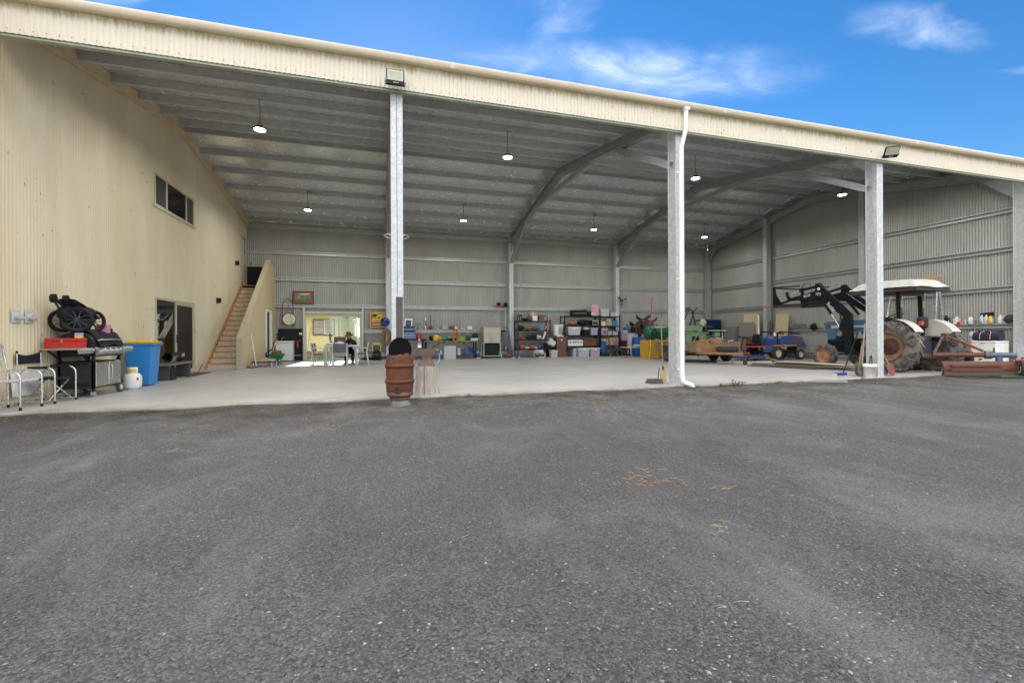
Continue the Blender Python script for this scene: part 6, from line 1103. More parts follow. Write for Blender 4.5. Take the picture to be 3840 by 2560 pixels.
b = MB(); [b.tube([(x, -.05, .1), (-x*.6, -.1, .75)], .012, 6) for x in (-.14, .14)]; b.build('frame', BLACKM, t)
t = thing('bicycle_parts', 'bike fork and frame tubes standing before the narrow shelves', 'bike frame', (11.70, 20.9, 0)); b = MB(); b.tube([(0, 0, .05), (.02, 0, .6), (-.1, .05, .98)], .014, 6); b.tube([(.12, 0, .05), (.06, 0, .6), (.1, 0, .9)], .014, 6); b.build('tubes', mat('frame_blue', (.08, .16, .30), .35, .3), t); b = MB(); b.tube([(-.16, 0, 1.0), (-.1, .05, .98), (-.02, -.05, .88)], .012, 6); b.build('handlebar', BLACKM, t)
for i, (x, z, ry, lb) in enumerate(((11.45, .20, 20, 'small black tyre leaning at the foot of the narrow shelves'), (11.62, .21, 35, 'second small black tyre leaning on the first one'), (12.28, .20, -15, 'black tyre standing left of the maroon bin'))):
    b = MB(); b.at((x, 20.6, z), (R(10), R(ry*.3), R(40+ry))); b.tube([(.17*math.cos(a), 0, .17*math.sin(a)) for a in [6.2832*k/24 for k in range(24)]], .04, 8, closed=True); one('loose_tyre', lb, 'tyre', b, RUBBER, group='loose small tyres by the back wall')
b = MB(); b.at((0, 0, 0), (0, 0, R(12))); b.tube([(-.5, 0, .30), (-.3, 0, .36), (-.05, .0, .22), (.2, 0, .07), (.42, 0, .05)], .05, 8); one('bent_duct', 'bent black rubber strip lying before the narrow shelves', 'rubber strip', b, RUBBER, (12.05, 20.55, .0))
# right part of the back wall
t = thing('wall_fan', 'black pedestal fan with a wire cage mounted high by the back post', 'fan', (12.52, 21.55, 2.98)); b = MB(); [b.tube([(r_*math.cos(a), -.03+.10*r_, r_*math.sin(a)*1.0) for a in [6.2832*k/24 for k in range(24)]], .006, 5, closed=True) for r_ in (.32, .24, .16, .08)]; [b.tube([(.05*math.cos(a), -.03, .05*math.sin(a)), (.32*math.cos(a), .0, .32*math.sin(a))], .004, 4) for a in [6.2832*k/16 for k in range(16)]]; b.build('cage', GREY, t)
b = MB(); b.cyl((0, .0, 0), (0, .2, 0), .07, n=12); b.build('motor', BLACK, t)
for k in range(3): a = k*2.094+.5; b = MB(); b.prism([(.04*math.cos(a), .04*math.sin(a)), (.28*math.cos(a-.35), .28*math.sin(a-.35)), (.29*math.cos(a+.1), .29*math.sin(a+.1))], .0, .008, 'y'); b.build('blade', BLACK, t)
b = MB(); b.tube([(0, .15, -.05), (.03, .18, -.35), (.2, .2, -.9), (.32, .2, -1.35)], .012, 6); b.build('stand_rod', LGREY, t)
t = thing('drum_cover', 'blue round lid with a handle on the right wall rail', 'lid', (12.92, 21.78, 1.402)); b = MB(); b.lathe([(.17, 0), (.19, .03), (.18, .10), (.06, .12)], 20); b.build('disc', BLUEP, t); b = MB(); b.bar((.06, 0, .1), (.03, 0, .28), .03, .03); b.build('handle', DKGREY, t)
tub('maroon bin with a lid in front of the right back wall', 12.26, 12.58, 0, .80, mat('maroon', (.11, .012, .018), .45), 21.2, .4, name='maroon_bin', cat='bin'); tub('clear tub of pink toys on top of the maroon bin', 12.24, 12.66, .80, .55, mat('pink_toys', (.42, .30, .32), .5, 0, .3, 16), 21.2, .42, lid=CLEARP)
crate('tall white cabinet carton behind the blue drum', 12.66, 13.30, 0, 1.20, mat('white_carton', (.55, .54, .58), .6, 0, .05, 4), 21.25, .45, name='white_cabinet', cat='cabinet', tape=False); crate('purple cardboard carton right of the white cabinet', 13.33, 13.80, .0, 1.15, mat('purple_carton', (.18, .13, .32), .6, 0, .25, 7), 21.25, .4)
t = thing('plastic_drum', 'blue plastic drum behind the folding table', 'drum', (12.73, 20.4, 0)); b = MB(); b.lathe([(.24, 0), (.27, .03), (.285, .2), (.29, .5), (.285, .78), (.27, .93), (.25, .96), (.20, .965)], 26); b.build('body', mat('drum_blue', (.008, .10, .34), .38, 0, .08, 4), t); b = MB(); b.lathe([(.255, .945), (.27, .95), (.27, .975), (.245, .98)], 26, cap=False); b.build('rim', DBLUE, t); b = MB(); b.cyl((.12, -.05, .96), (.12, -.05, .985), .035, n=10); b.build('bung', WHITE, t)
t = thing('folding_table', 'small pale folding table with thin dark legs', 'table', (12.04, 19.5, 0)); b = MB(); b.box(-.70, .70, -.32, .32, .475, .50, b=.006); b.build('top', PALEW, t)
for x in (-.58, .58):
    for y in (-.27, .27): b = MB(); b.cyl((x, y, 0), (x, y, .475), .016, n=6); b.build('leg', DKGREY, t)
lump('green and white plastic sack lying on the folding table', (12.15, 19.45, .502), (.26, .15, .06), mat('sack_green', (.42, .48, .42), .5, 0, .3, 9), 'sack', 'plastic_sack', 70)
# saddles on a rack
t = thing('saddle_rack', 'dark timber rack holding old saddles at the back wall', 'rack', (13.55, 21.4, 0)); RW = mat('rack_wood', (.08, .05, .035), .8); [MB().box(x-.03, x+.03, -.03, .03, 0, 1.5).build('post', RW, t) for x in (-.45, .45)]; [MB().box(-.5, .5, -.12, .12, z, z+.06).build('beam', RW, t) for z in (1.25, .7)]
def saddle(loc, rz, lab_, s_=1.0):
    t = thing('saddle', lab_, 'saddle', loc, rz, group='old saddles on the rack')
    def seat(u, v): x = -.30+.60*u; a = (v-.5)*2.4; return (s_*x, s_*(.17+.05*u)*math.sin(a), s_*(.16*math.cos(a)+.16*(2*u-1)**2+.05*u-.05))
    b = MB(); b.grid(seat, 14, 10); b.build('seat', LEATH, t)
    for sy in (-1, 1): b = MB(); b.grid(lambda u, v: (s_*(-.15+.36*u+.08*v), s_*sy*(.18+.05*v), s_*(.02-.42*v)), 6, 6); b.build('flap', LEATH, t); b = MB(); b.tube([(0, s_*sy*.24, -.1*s_), (.02, s_*sy*.26, -.55*s_)], .012, 5); b.build('stirrup_strap', LEATH, t)
    b = MB(); b.tube([(-.30*s_, 0, .2*s_), (-.34*s_, 0, .3*s_), (-.38*s_, 0, .3*s_)], .03, 6); b.build('pommel', LEATH, t)
saddle((13.15, 21.3, 1.52), R(15), 'brown saddle at the left end of the rack'); saddle((13.68, 21.35, 1.85), R(-10), 'dusty brown saddle on top of the rack', 1.1); saddle((14.15, 21.35, 1.75), R(165), 'dark saddle at the right end of the rack', 1.0); saddle((13.55, 21.2, 1.25), R(100), 'black saddle hanging in front of the rack', 1.0)
# ------------------------------------------------------------------ right side: trailer and machines
def textm(body, size, mat_, parent, pos, xd, yd, sx=1.0, depth=.0015):
    o = text(body, size, mat_, 'lettering', parent, (0, 0, 0), (0, 0, 0), depth)
    x, y = Vector(xd).normalized(), Vector(yd).normalized(); z = x.cross(y)
    o.matrix_local = Matrix(((x.x*sx, y.x, z.x, pos[0]), (x.y*sx, y.y, z.y, pos[1]), (x.z*sx, y.z, z.z, pos[2]), (0, 0, 0, 1))); return o
YC = mat('cabinet_yellow', (.62, .34, .02), .45, 0, .1, 4, col2=(.25, .14, .05), amt=.22, s2=5)
t = thing('yellow_cabinet', 'yellow steel cabinet carrying the green tank', 'cabinet', (12.15, 17.95, 0)); b = MB(); b.box(-.62, .62, -.30, .30, .10, .86, b=.01); b.build('body', YC, t)
for x in (-.5, .5): b = MB(); b.box(x-.10, x+.10, -.28, .28, 0, .10); b.build('skid', YC, t)
b = MB(); b.box(-.55, -.02, -.306, -.301, .16, .82); b.build('door', YC, t); b = MB(); b.box(-.25, -.18, -.318, -.306, .70, .76); b.build('latch', BLACK, t)
GT = mat('tank_green', (.015, .13, .055), .35, .1, .12, 4, col2=(.10, .10, .07), amt=.28, s2=4, soft=.2)
t = thing('green_air_tank', 'green horizontal air tank lying on the yellow cabinet', 'tank', (12.20, 17.9, .862)); b = MB(); b.at((0, 0, .36), (0, R(90), 0)); b.lathe([(.05, -.62), (.22, -.58), (.30, -.48), (.31, -.4), (.31, .4), (.30, .48), (.22, .58), (.05, .62)], 28); b.build('shell', GT, t)
for x in (-.3, .3): b = MB(); b.prism([(-.2, 0), (.2, 0), (.28, .25), (-.28, .25)], x-.04, x+.04, 'x'); b.build('saddle_foot', GT, t)
b = MB(); b.at((-.35, -.32, .32)); [b.tube([(.16*math.cos(a)*(1-.1*k), -.01*k, .16*math.sin(a)*(.8+.1*k)) for a in [6.2832*i/16 for i in range(16)]], .01, 5, closed=True) for k in range(4)]; b.build('cable_coil', BLACK, t); b = MB(); b.cyl((.0, 0, .66), (0, 0, .72), .05, n=10); b.build('fitting', REDP, t)
for p, q, lb in (((12.50, 19.2, .0), (13.10, 19.6, 2.98), 'long red pole leaning behind the green tank'), ((13.35, 19.3, 0), (13.62, 19.6, 2.2), 'shorter red pole leaning behind the front post')): b = MB(); b.tube([p, q], .022, 6); one('red_pole', lb, 'pole', b, REDP, group='red poles leaning by the back wall')
b = MB(); b.tube([(0, 0, .9), (-.04, -.05, .55), (-.10, -.08, .15), (-.13, -.06, 0)], .013, 6); one('white_hose', 'pale hose hanging down the front of the yellow cabinet', 'hose', b, PALEW, (11.62, 17.55, 0))
# trailer
TR = mat('trailer_rust', (.33, .16, .085), .75, .15, .22, 3, bump=.2, bs=40, col2=(.42, .27, .10), amt=.42, s2=2.5, soft=.15)
TS = mat('trailer_side', (.24, .20, .13), .75, .1, .2, 4, col2=(.26, .11, .05), amt=.35, s2=4)
t = thing('box_trailer', 'rusty box trailer loaded with green workshop machines', 'trailer', (12.38, 15.4, 0))
b = MB(); b.box(-.96, .96, -1.2, 1.45, .42, .47); b.build('floor', TR, t)
b = MB(); b.box(-.98, .98, -1.24, -1.20, .44, .80); fp = b.build('front_panel', TR, t); b = MB(); b.box(-.985, -.90, -1.262, -1.242, .44, .80); b.box(.90, .985, -1.262, -1.242, .44, .80); b.box(-.90, .90, -1.262, -1.242, .76, .80); b.box(-.90, .90, -1.262, -1.242, .44, .48); b.build('panel_rim', TR, fp)
for s_ in (-1, 1):
    b = MB(); b.box(s_*.98-.02, s_*.98+.02, -1.20, 1.45, .47, .80); sd = b.build('side_panel', TS, t); b = MB(); xo = s_*1.005; b.box(xo-.012, xo+.012, -1.2, 1.45, .765, .80); b.box(xo-.012, xo+.012, -1.2, 1.45, .60, .62); b.build('side_rib', TS, sd)
    b = MB(); gy = [( .75, .50), (.70, .66), (-.62, .66), (-.75, .50), (-.80, .50), (-.66, .71), (.74, .71), (.82, .50)]; b.prism(gy, s_*1.0, s_*1.24, 'x') if s_ > 0 else b.prism(gy, -1.24, -1.0, 'x'); b.build('mudguard', TS, t)
b = MB(); b.box(-.98, .98, 1.45, 1.49, .47, .80); b.build('tailgate', TS, t)
for s_ in (-1, 1):
    for y in (-.36, .36): wheel(t, (s_*1.12, y, .30), .30, .17, 'x', rimm=mat('rim_brown', (.12, .085, .06), .7, .2, .25, 9))
b = MB(); b.box(-1.0, 1.0, -.40, -.32, .27, .33); b.box(-1.0, 1.0, .32, .40, .27, .33); b.build('axle', DKGREY, t)
for s_ in (-1, 1): b = MB(); b.bar((s_*.85, -1.0, .40), (.03*s_, -2.50, .40), .07, .09); b.build('drawbar', TR, t)
b = MB(); b.box(-.07, .07, -2.62, -2.42, .36, .44); b.ball((0, -2.66, .42), (.05, .07, .05)); b.build('coupling', RUST, t)
b = MB(); b.cyl((.10, -2.42, .12), (.10, -2.42, .60), .028, n=10); b.box(.06, .14, -2.46, -2.38, .55, .62); jk = b.build('jockey_stand', RUST, t); wheel(jk, (.10, -2.42, .09), .09, .05, 'y', rimm=DKGREY, n=16, name='jockey_wheel')
b = MB(); random.seed(4); [b.tube([(.02+.01*k, -2.5, .4-.05*k), (.0, -2.5+.012*(k % 2), .36-.05*k)], .011, 5) for k in range(7)]; b.tube([(.2, -2.3, .52), (.28, -2.2, .62), (.12, -2.25, .66), (.05, -2.4, .5)], .008, 5); b.build('chain', RUST, t)
t = thing('spare_tyre', 'bald black tyre lying flat on the trailer drawbar', 'tyre', (12.28, 13.62, .455)); b = MB(); b.lathe([(.22, .02), (.33, 0), (.38, .05), (.385, .10), (.38, .15), (.33, .20), (.22, .18), (.24, .10)], 28, cap=False); b.build('rubber', RUBBER, t)
GM = mat('machine_green', (.16, .26, .13), .45, .1, .12, 4, col2=(.13, .17, .10), amt=.3, s2=5); GM2 = mat('machine_pale_green', (.36, .46, .36), .45, .1, .08, 5)
t = thing('metal_bandsaw', 'green metal-cutting bandsaw strapped on the trailer', 'bandsaw', (12.15, 15.1, .472)); b = MB(); b.box(-.72, .20, -.32, .32, .02, .66, b=.02); b.build('base_cabinet', GM, t); b = MB(); b.box(-.74, .30, -.34, .34, .66, .72); b.build('table', GM, t); b = MB(); b.box(-.70, .18, -.14, .14, .74, .98, b=.04); b.build('saw_arm', GM, t)
b = MB(); b.box(.02, .16, -.12, .12, .72, 1.16, b=.02); b.build('column', GM, t); b = MB(); b.at((.16, -.14, 1.10), (R(90), 0, 0)); b.lathe([(.02, -.03), (.13, -.03), (.15, 0), (.13, .05), (.02, .07)], 24); b.build('wheel_cover', mat('cover_cream', (.42, .40, .30), .6, 0, .3, 8), t); b = MB(); b.tube([(.30, -.14, 1.0), (.30, -.14, .72), (.22, -.2, .66)], .022, 8); b.ball((.26, -.18, .66), (.12, .08, .05)); b.build('feed_rod', RUST, t)
b = MB(); b.box(-.5, -.16, -.325, -.32, .10, .56); b.build('door_panel', BLACK, t); b = MB(); b.cyl((.50, -.34, .42), (.50, -.20, .42), .10, n=18); b.build('motor_end', mat('motor_cream', (.40, .37, .28), .6), t); b = MB(); b.box(.20, .72, -.2, .2, .1, .6, b=.03); b.build('gearbox', GM, t)
b = MB(); b.bar((-.60, -.36, .12), (-.08, -.36, .92), .035, .02); b.build('lever', GREY, t); b = MB(); b.bar((-.40, -.40, -.1), (.30, -.38, .45), .03, .02); b.build('lever', GREY, t)
t = thing('pedestal_grinder', 'pale green pedestal machine with a flat table on the trailer', 'machine', (12.66, 14.62, .472)); b = MB(); b.box(-.14, .14, -.14, .14, 0, .50, b=.01); b.build('pedestal', GM2, t); b = MB(); b.box(-.15, .0, -.146, -.14, .38, .45); b.build('red_plate', REDP, t); b = MB(); b.box(-.12, .12, -.12, .12, .50, .74, b=.05); b.build('head', GM, t); b = MB(); b.box(-.28, .36, -.16, .16, .76, .80, b=.006); b.build('table', GM2, t); b = MB(); b.box(-.10, .10, -.147, -.141, .08, .20); b.build('slot', BLACK, t)
b = MB(); b.grid(lambda u, v: (-.95+1.0*u+.75*u, -.37-.04*u, .08+.09*u+.045*v*(1-abs(2*u-1)**3)+.02*math.sin(3*u)), 14, 2); one('orange_strap', 'bright orange ratchet strap across the trailer load', 'strap', b, ORANGE, (12.15, 14.85, .70))
lump('black tarpaulin heap on top of the trailer machines', (12.85, 15.3, 1.25), (.30, .22, .10), BLACK, 'tarpaulin', 'black_tarp', 81, amp=.4); lump('rusty heap of tubes and parts in the right trailer corner', (13.05, 14.6, .475), (.26, .22, .22), mat('scrap', (.12, .08, .06), .7, .3, .4, 14), 'scrap', 'scrap_heap', 82, amp=.5)
for k, (p, q, mm, lb) in enumerate((((12.85, 14.5, .5), (13.2, 14.9, 1.15), LGREY, 'grey tube sticking out of the trailer scrap'), ((12.95, 14.5, .8), (13.35, 14.5, .86), WHITE, 'white strip lying on the trailer edge'))): b = MB(); b.bar(p, q, .04, .03); one('scrap_bar', lb, 'bar', b, mm)
b = MB(); b.tube([(-.5, 0, 0), (0, .2, .65), (.35, .35, 1.2)], .03, 8); b.tube([(.1, .3, .95), (.3, .5, 1.15), (.7, .6, 1.05), (.85, .55, .4)], .03, 8); b.tube([(.35, .4, .1), (.75, .5, 1.0), (.95, .5, 1.2)], .03, 8); one('roll_bar', 'black bent tube frame standing behind the trailer', 'tube frame', b, BLACKM, (14.6, 18.8, 1.3)); b = MB(); [b.box(x-.03, x+.03, -.03, .03, 0, 1.35) for x in (-.45, .4)]; one('frame_legs', 'dark stand below the bent tube frame', 'stand', b, BLACKM, (14.9, 18.95, 0))
# cabinets by the right corner
t = thing('blue_cabinet', 'tall navy steel cabinet in the far right corner', 'cabinet', (17.45, 20.75, 0)); b = MB(); b.box(-.66, .62, -.28, .28, 0, 1.92, b=.008); b.build('body', mat('navy_steel', (.010, .025, .085), .4, .2, .1, 4), t); b = MB(); b.box(-.10, -.06, -.295, -.28, 1.35, 1.55); b.build('handle', STEEL, t); b = MB(); b.box(-.64, -.02, -.286, -.281, .05, 1.88); b.build('door', mat('navy_steel', 0), t)
t = thing('grey_cabinet', 'grey steel cupboard against the right wall', 'cupboard', (17.98, 19.55, 0)); b = MB(); b.box(-.22, .22, -.40, .40, 0, 1.53, b=.008); b.build('body', mat('cupboard_grey', (.24, .25, .24), .5, .2, .08, 4), t); b = MB(); b.box(-.228, -.221, -.38, .38, .05, 1.48); b.build('door', mat('cupboard_grey', 0), t); b = MB(); b.box(-.24, -.228, .28, .31, .75, .87); b.build('handle', BLACK, t)
# leaning sheets on the right wall
def leanc(lab_, y, w_, h, x=18.10, tilt=-8, yaw=0, m=TANB, cor=True):
    b = MB(); b.at((x, y, 0), (0, R(-tilt), R(yaw)))
    if cor: b.grid(lambda u, v: (.012*math.cos(2*math.pi*u*w_/.09), -w_/2+w_*u, h*v), int(w_/.09*6), 1); b.grid(lambda u, v: (.006+.012*math.cos(2*math.pi*u*w_/.09), -w_/2+w_*u, h*v), int(w_/.09*6), 1)
    else: b.box(-.006, .006, -w_/2, w_/2, 0, h)
    return one('roof_sheet' if cor else 'sheet_board', lab_, 'sheet', b, m)
CRS = mat('cream_sheet', (.56, .46, .29), .5, 0, .06, 4)
leanc('cream corrugated sheet leaning behind the grey board on the right wall', 18.45, .95, 2.16, 17.98, -4, 0, CRS); leanc('grey board leaning on the right wall behind the mower', 18.58, .98, 1.72, 17.86, -4, 0, mat('grey_board', (.24, .22, .19), .7, 0, .06, 4), False); leanc('small brown board leaning below the grey board', 18.0, .50, 1.0, 17.55, -6, 0, BROWN, False); leanc('cream corrugated sheet leaning on the right wall above the mower hood', 16.65, .68, 2.05, 18.02, -5, 0, CRS)
b = MB(); [b.box(-.012, .012, -.33+k*.165, -.19+k*.165, 0, .16) for k in range(4)]; one('slat_vent', 'row of dark louvre slats standing on the right wall rail', 'louvre', b, mat('louvre_grey', (.17, .155, .12), .6), (18.30, 15.85, 1.402)); lump('black bag with a white label on the right wall rail', (18.30, 15.15, 1.27), (.07, .15, .15), BLACK, 'bag', 'rail_bag', 84)
b = MB(); b.tube([(0, 0, .0), (.10, .12, 1.93)], .03, 8); one('white_pole', 'white plastic pipe leaning behind the mower seat', 'pipe', b, PVC, (15.9, 15.75, 0)); b = MB(); [b.bar((0, -.04*k, 0), (.05, .12-.04*k, 1.75), .04, .02) for k in range(3)]; one('timber_bundle', 'bundle of brown slats leaning on the right wall', 'slats', b, mat('slat_brown', (.22, .10, .07), .7), (18.05, 17.15, 0))
# ------------------------------------------------------------------ ride-on mower
MBL = mat('mower_blue', (.04, .085, .25), .35, 0, .1, 4, col2=(.10, .11, .20), amt=.3, s2=3, soft=.2)
t = thing('ride_on_mower', 'blue front-deck ride-on mower with a red floor and black seat', 'mower', (16.05, 15.45, 0), R(4))
b = MB(); prof = [(.18, .60), (.22, .92), (.34, 1.02), (1.15, 1.02), (1.52, .97), (1.66, .78), (1.70, .62)]; b.prism(prof, -.44, .44, 'y'); b.build('hood', MBL, t); b = MB(); b.box(.98, 1.58, -.452, -.441, .68, .94, b=.01); b.build('hood_grille', mat('grille_brown', (.12, .095, .10), .6, 0, .2, 30), t); b = MB(); b.box(1.22, 1.70, -.46, -.40, .38, .58, b=.01); b.box(1.68, 1.71, -.4, .4, .36, .58); b.build('rear_screen', mat('screen_brown', (.16, .12, .09), .8, 0, .25, 60), t)
b = MB(); b.box(-.95, 1.66, -.42, .42, .26, .40); b.build('chassis', BLACKM, t); b = MB(); b.prism([(-1.0, .50), (-.80, .42), (-.55, .55), (.05, .66), (1.70, .66), (1.70, .58), (.2, .56), (-.2, .48), (-.5, .34), (-.72, .34)], -.50, -.42, 'y'); b.prism([(-1.0, .50), (-.80, .42), (-.55, .55), (.05, .66), (1.70, .66), (1.70, .58), (.2, .56), (-.2, .48), (-.5, .34), (-.72, .34)], .42, .50, 'y'); b.build('fender', MBL, t)
b = MB(); b.box(-.25, 1.1, -.505, -.501, .60, .645); b.build('orange_stripe', ORANGE, t); b = MB(); b.box(-.25, 1.1, -.506, -.502, .585, .60); b.build('green_stripe', GREENP, t); textm('ISEKI', .055, WHITE, t, (.38, -.508, .602), (1, 0, 0), (0, 0, 1))
b = MB(); b.box(-1.35, -.15, -.42, .42, .55, .60, b=.01); b.build('red_floor', mat('mower_red', (.55, .05, .03), .4), t)
b = MB(); b.box(-1.05, -.62, -.24, .24, .62, .74, b=.05); b.build('seat', BLACK, t); b = MB(); b.at((-.66, 0, .72), (0, R(12), 0)); b.box(-.05, .06, -.23, .23, 0, .40, b=.05); b.build('seat_back', BLACK, t)
b = MB(); b.cyl((-1.50, 0, .45), (-1.40, 0, .95), .025, n=8); b.build('steering_column', BLACKM, t); b = MB(); b.at((-1.39, 0, .97), (0, R(14), 0)); b.tube([(.19*math.cos(a), .19*math.sin(a), 0) for a in [6.2832*k/24 for k in range(24)]], .015, 6, closed=True); [b.bar((0, 0, -.02), (.18*math.cos(a), .18*math.sin(a), 0), .03, .012) for a in (.3, 2.4, 4.5)]; b.build('steering_wheel', BLACK, t)
for y in (-.46, .46): wheel(t, (-.05, y, .29), .29, .26, 'y', rimm=mat('rim_cream', (.52, .47, .34), .5, 0, .15, 8), tread=18, rim_r=.55); wheel(t, (1.38, y*.92, .22), .22, .18, 'y', rimm=mat('rim_cream', 0), tread=14)
b = MB(); b.box(-1.65, -.75, -.58, .58, .08, .17, b=.03); b.prism([(-1.6, .17), (-.8, .17), (-.9, .24), (-1.5, .24)], -.5, .5, 'y'); b.build('mower_deck', mat('deck_blue', (.05, .10, .24), .5, .1, .2, 6, col2=(.10, .08, .07), amt=.4, s2=6), t); b = MB(); b.bar((-1.1, -.3, .24), (-.5, -.3, .42), .05, .04); b.bar((-1.1, .3, .24), (-.5, .3, .42), .05, .04); b.build('deck_arm', BLACKM, t)
for y in (-.5, .5): wheel(t, (-1.62, y, .10), .10, .07, 'y', rimm=GREY, n=14, name='castor_wheel')
b = MB(); bent(b, [(.10, -.40, .62), (.10, -.40, 1.22), (1.45, -.38, 1.12)], .03); bent(b, [(.10, .40, .62), (.10, .40, 1.22), (1.45, .38, 1.12)], .03); b.build('folded_roll_bar', BLACKM, t); b = MB(); b.cyl((.30, -.1, 1.02), (.30, -.1, 1.18), .07, .06, n=14); b.build('air_cleaner', CHROME, t)
# ------------------------------------------------------------------ tractor with loader
TB = mat('tractor_blue', (.07, .18, .28), .45, .1, .12, 4, col2=(.16, .13, .10), amt=.25, s2=4, soft=.15); TRST = mat('hood_rust', (.33, .15, .055), .75, .1, .3, 4, col2=(.46, .33, .20), amt=.35, s2=5, soft=.15)
LD = mat('loader_black', (.007, .008, .011), .45, .05, .25, 6, spec=.3); TW2 = mat('fender_white', (.56, .56, .50), .5, 0, .08, 5, col2=(.30, .16, .07), amt=.2, s2=6, soft=.05)
TX, TY = 14.88, 9.23
t = thing('farm_tractor', 'old blue farm tractor with a white canopy and black front loader', 'tractor', (TX, TY, 0))
MUD = mat('mud_rim', (.30, .20, .12), .75, .15, .3, 7, col2=(.13, .05, .03), amt=.42, s2=5)
MUDT = mat('muddy_tyre', (.055, .052, .048), .85, 0, .3, 9, bump=.3, bs=50, col2=(.23, .195, .165), amt=.47, s2=5, soft=.12)
for s_ in (-1, 1): wheel(t, (s_*.84, 0, .725), .725, .36, 'x', rimm=MUD, n=36, tread=20, lug=1, rim_r=.56, tm=MUDT); wheel(t, (s_*.80, 2.02, .385), .385, .21, 'x', rimm=mat('front_rim', (.38, .20, .10), .7, .15, .25, 7), n=26, tread=22, rim_r=.60, tm=MUDT)
b = MB(); b.cyl((-.84, 0, .725), (.84, 0, .725), .11, n=14); b.box(-.28, .28, -.35, .55, .45, 1.0, b=.05); b.build('rear_axle', mat('axle_dark', (.035, .04, .05), .6, .2, .3, 8), t); b = MB(); b.box(-.17, .17, .5, 2.2, .48, .95, b=.03); b.build('engine', mat('engine_dark', (.03, .03, .032), .6, .3, .4, 14), t); b = MB(); b.box(-.80, .80, 1.97, 2.07, .36, .46); b.build('front_axle', TB, t); b = MB(); b.bar((-.55, .9, .42), (-.72, 2.0, .40), .05, .05); b.build('drag_link', TB, t)
b = MB(); b.cyl((-.20, 1.9, 1.10), (-.34, 1.9, 1.10), .085, n=14); b.ball((-.2, 1.75, .95), (.1, .12, .1)); b.build('alternator', GREY, t); b = MB(); b.ball((-.24, 1.0, 1.15), (.13, .28, .10)); b.build('filter_tank', TB, t)
b = MB(); b.prism([(.65, 1.18), (2.40, 1.18), (2.50, 1.46), (2.36, 1.52), (.65, 1.56)], -.27, .27, 'x'); hd = b.build('hood', TB, t); b = MB(); b.grid(lambda u, v: (-.26+.52*u, .66+1.65*v, 1.535+.065*math.sin(math.pi*u)-.03*v+.008*math.sin(11*v)), 8, 10); b.build('rusty_hood_top', TRST, hd); b = MB(); b.box(-.276, -.271, .75, 2.22, 1.30, 1.37); b.build('white_stripe', TW2, hd); b = MB(); b.prism([(2.10, .88), (2.36, .88), (2.42, 1.18), (2.05, 1.18)], -.25, .25, 'x'); b.build('nose', TB, hd); b = MB(); b.box(-.285, -.268, 2.27, 2.40, 1.30, 1.44, b=.02); b.build('headlight', RUST, hd); textm('5000', .07, WHITE, hd, (-.278, .92, 1.40), (0, -1, 0), (0, 0, 1))
b = MB(); b.cyl((-.20, 1.95, 1.5), (-.20, 1.95, 1.92), .028, n=10); b.build('exhaust_pipe', RUST, t); b = MB(); b.ball((-.20, 1.97, 1.97), (.06, .09, .07)); b.build('exhaust_cap', mat('cap_cream', (.42, .36, .26), .6), t); b = MB(); b.tube([(.16, 1.15, 1.5), (.16, 1.15, 2.0), (.12, 1.2, 2.4)], .035, 8); b.build('air_stack', mat('stack_cream', (.36, .30, .23), .6, 0, .2), t)
b = MB(); b.box(-.45, .45, -.05, .66, .98, 1.04); b.build('platform', BLACKM, t); b = MB(); b.box(-.2, .2, -.25, .12, 1.15, 1.28, b=.05); b.box(-.2, .2, -.32, -.22, 1.25, 1.58, b=.05); b.build('seat', BLACK, t); b = MB(); b.at((0, .45, 1.62), (R(-25), 0, 0)); b.tube([(.2*math.cos(a), .2*math.sin(a), 0) for a in [6.2832*k/20 for k in range(20)]], .014, 6, closed=True); b.cyl((0, 0, 0), (0, .1, -.4), .02, n=6); b.build('steering_wheel', BLACK, t)
for s_ in (-1, 1):
    def fend(u, v, s_=s_): a = R(32)+R(120)*u; r_ = .79; return (s_*(.60+.32*v), -r_*math.cos(a)*.95-.02, .725+r_*math.sin(a))
    b = MB(); b.grid(fend, 16, 3); b.prism([(fend(k/16, 0)[1], fend(k/16, 0)[2]) for k in range(17)]+[(.45, 1.0), (-.45, .98)], s_*.585, s_*.60, 'x') if s_ > 0 else b.prism([(fend(k/16, 0)[1], fend(k/16, 0)[2]) for k in range(17)]+[(.45, 1.0), (-.45, .98)], -.60, -.585, 'x'); f_ = b.build('fender', TW2, t); b = MB(); b.cyl((s_*.78, -.66, 1.38), (s_*.78, -.74, 1.38), .055, n=12); b.build('tail_light', REDP, f_)
    b = MB(); b.bar((s_*.45, .02, 1.0), (s_*.45, .06, 2.32), .11, .07, up=(1, 0, 0)); b.build('roll_post', LD, t)
    b = MB(); b.box(s_*.45-.045, s_*.45+.045, -.035, -.028, 1.85, 2.05); b.build('maker_plate', mat('plate_olive', (.30, .28, .16), .5), t)
def can(u, v):
    x, y = -.78+1.42*u, -.62+1.92*v; e = min(u, 1-u, v, 1-v); return (x, y, 2.40+.04*v+.20*min(1, max(0, e-.02)/.12)+.06*min(1, e/.4)*(1.3-.6*v)+.014*math.sin(9*u+5*v)+.012*math.sin(21*v+3*u)*min(1, e/.1))
CANM = mat('canopy_white', (.60, .59, .53), .75, 0, .12, 4, col2=(.36, .37, .27), amt=.34, s2=6, soft=.2)
b = MB(); b.grid(can, 26, 26); b.build('canopy', CANM, t); b = MB(); b.box(-.74, .60, -.58, 1.26, 2.30, 2.395); b.build('canopy_frame', mat('canopy_under', (.05, .035, .035), .7), t); b = MB(); b.box(-.5, .5, -.02, .1, 2.20, 2.298); b.build('roll_crossbar', LD, t)
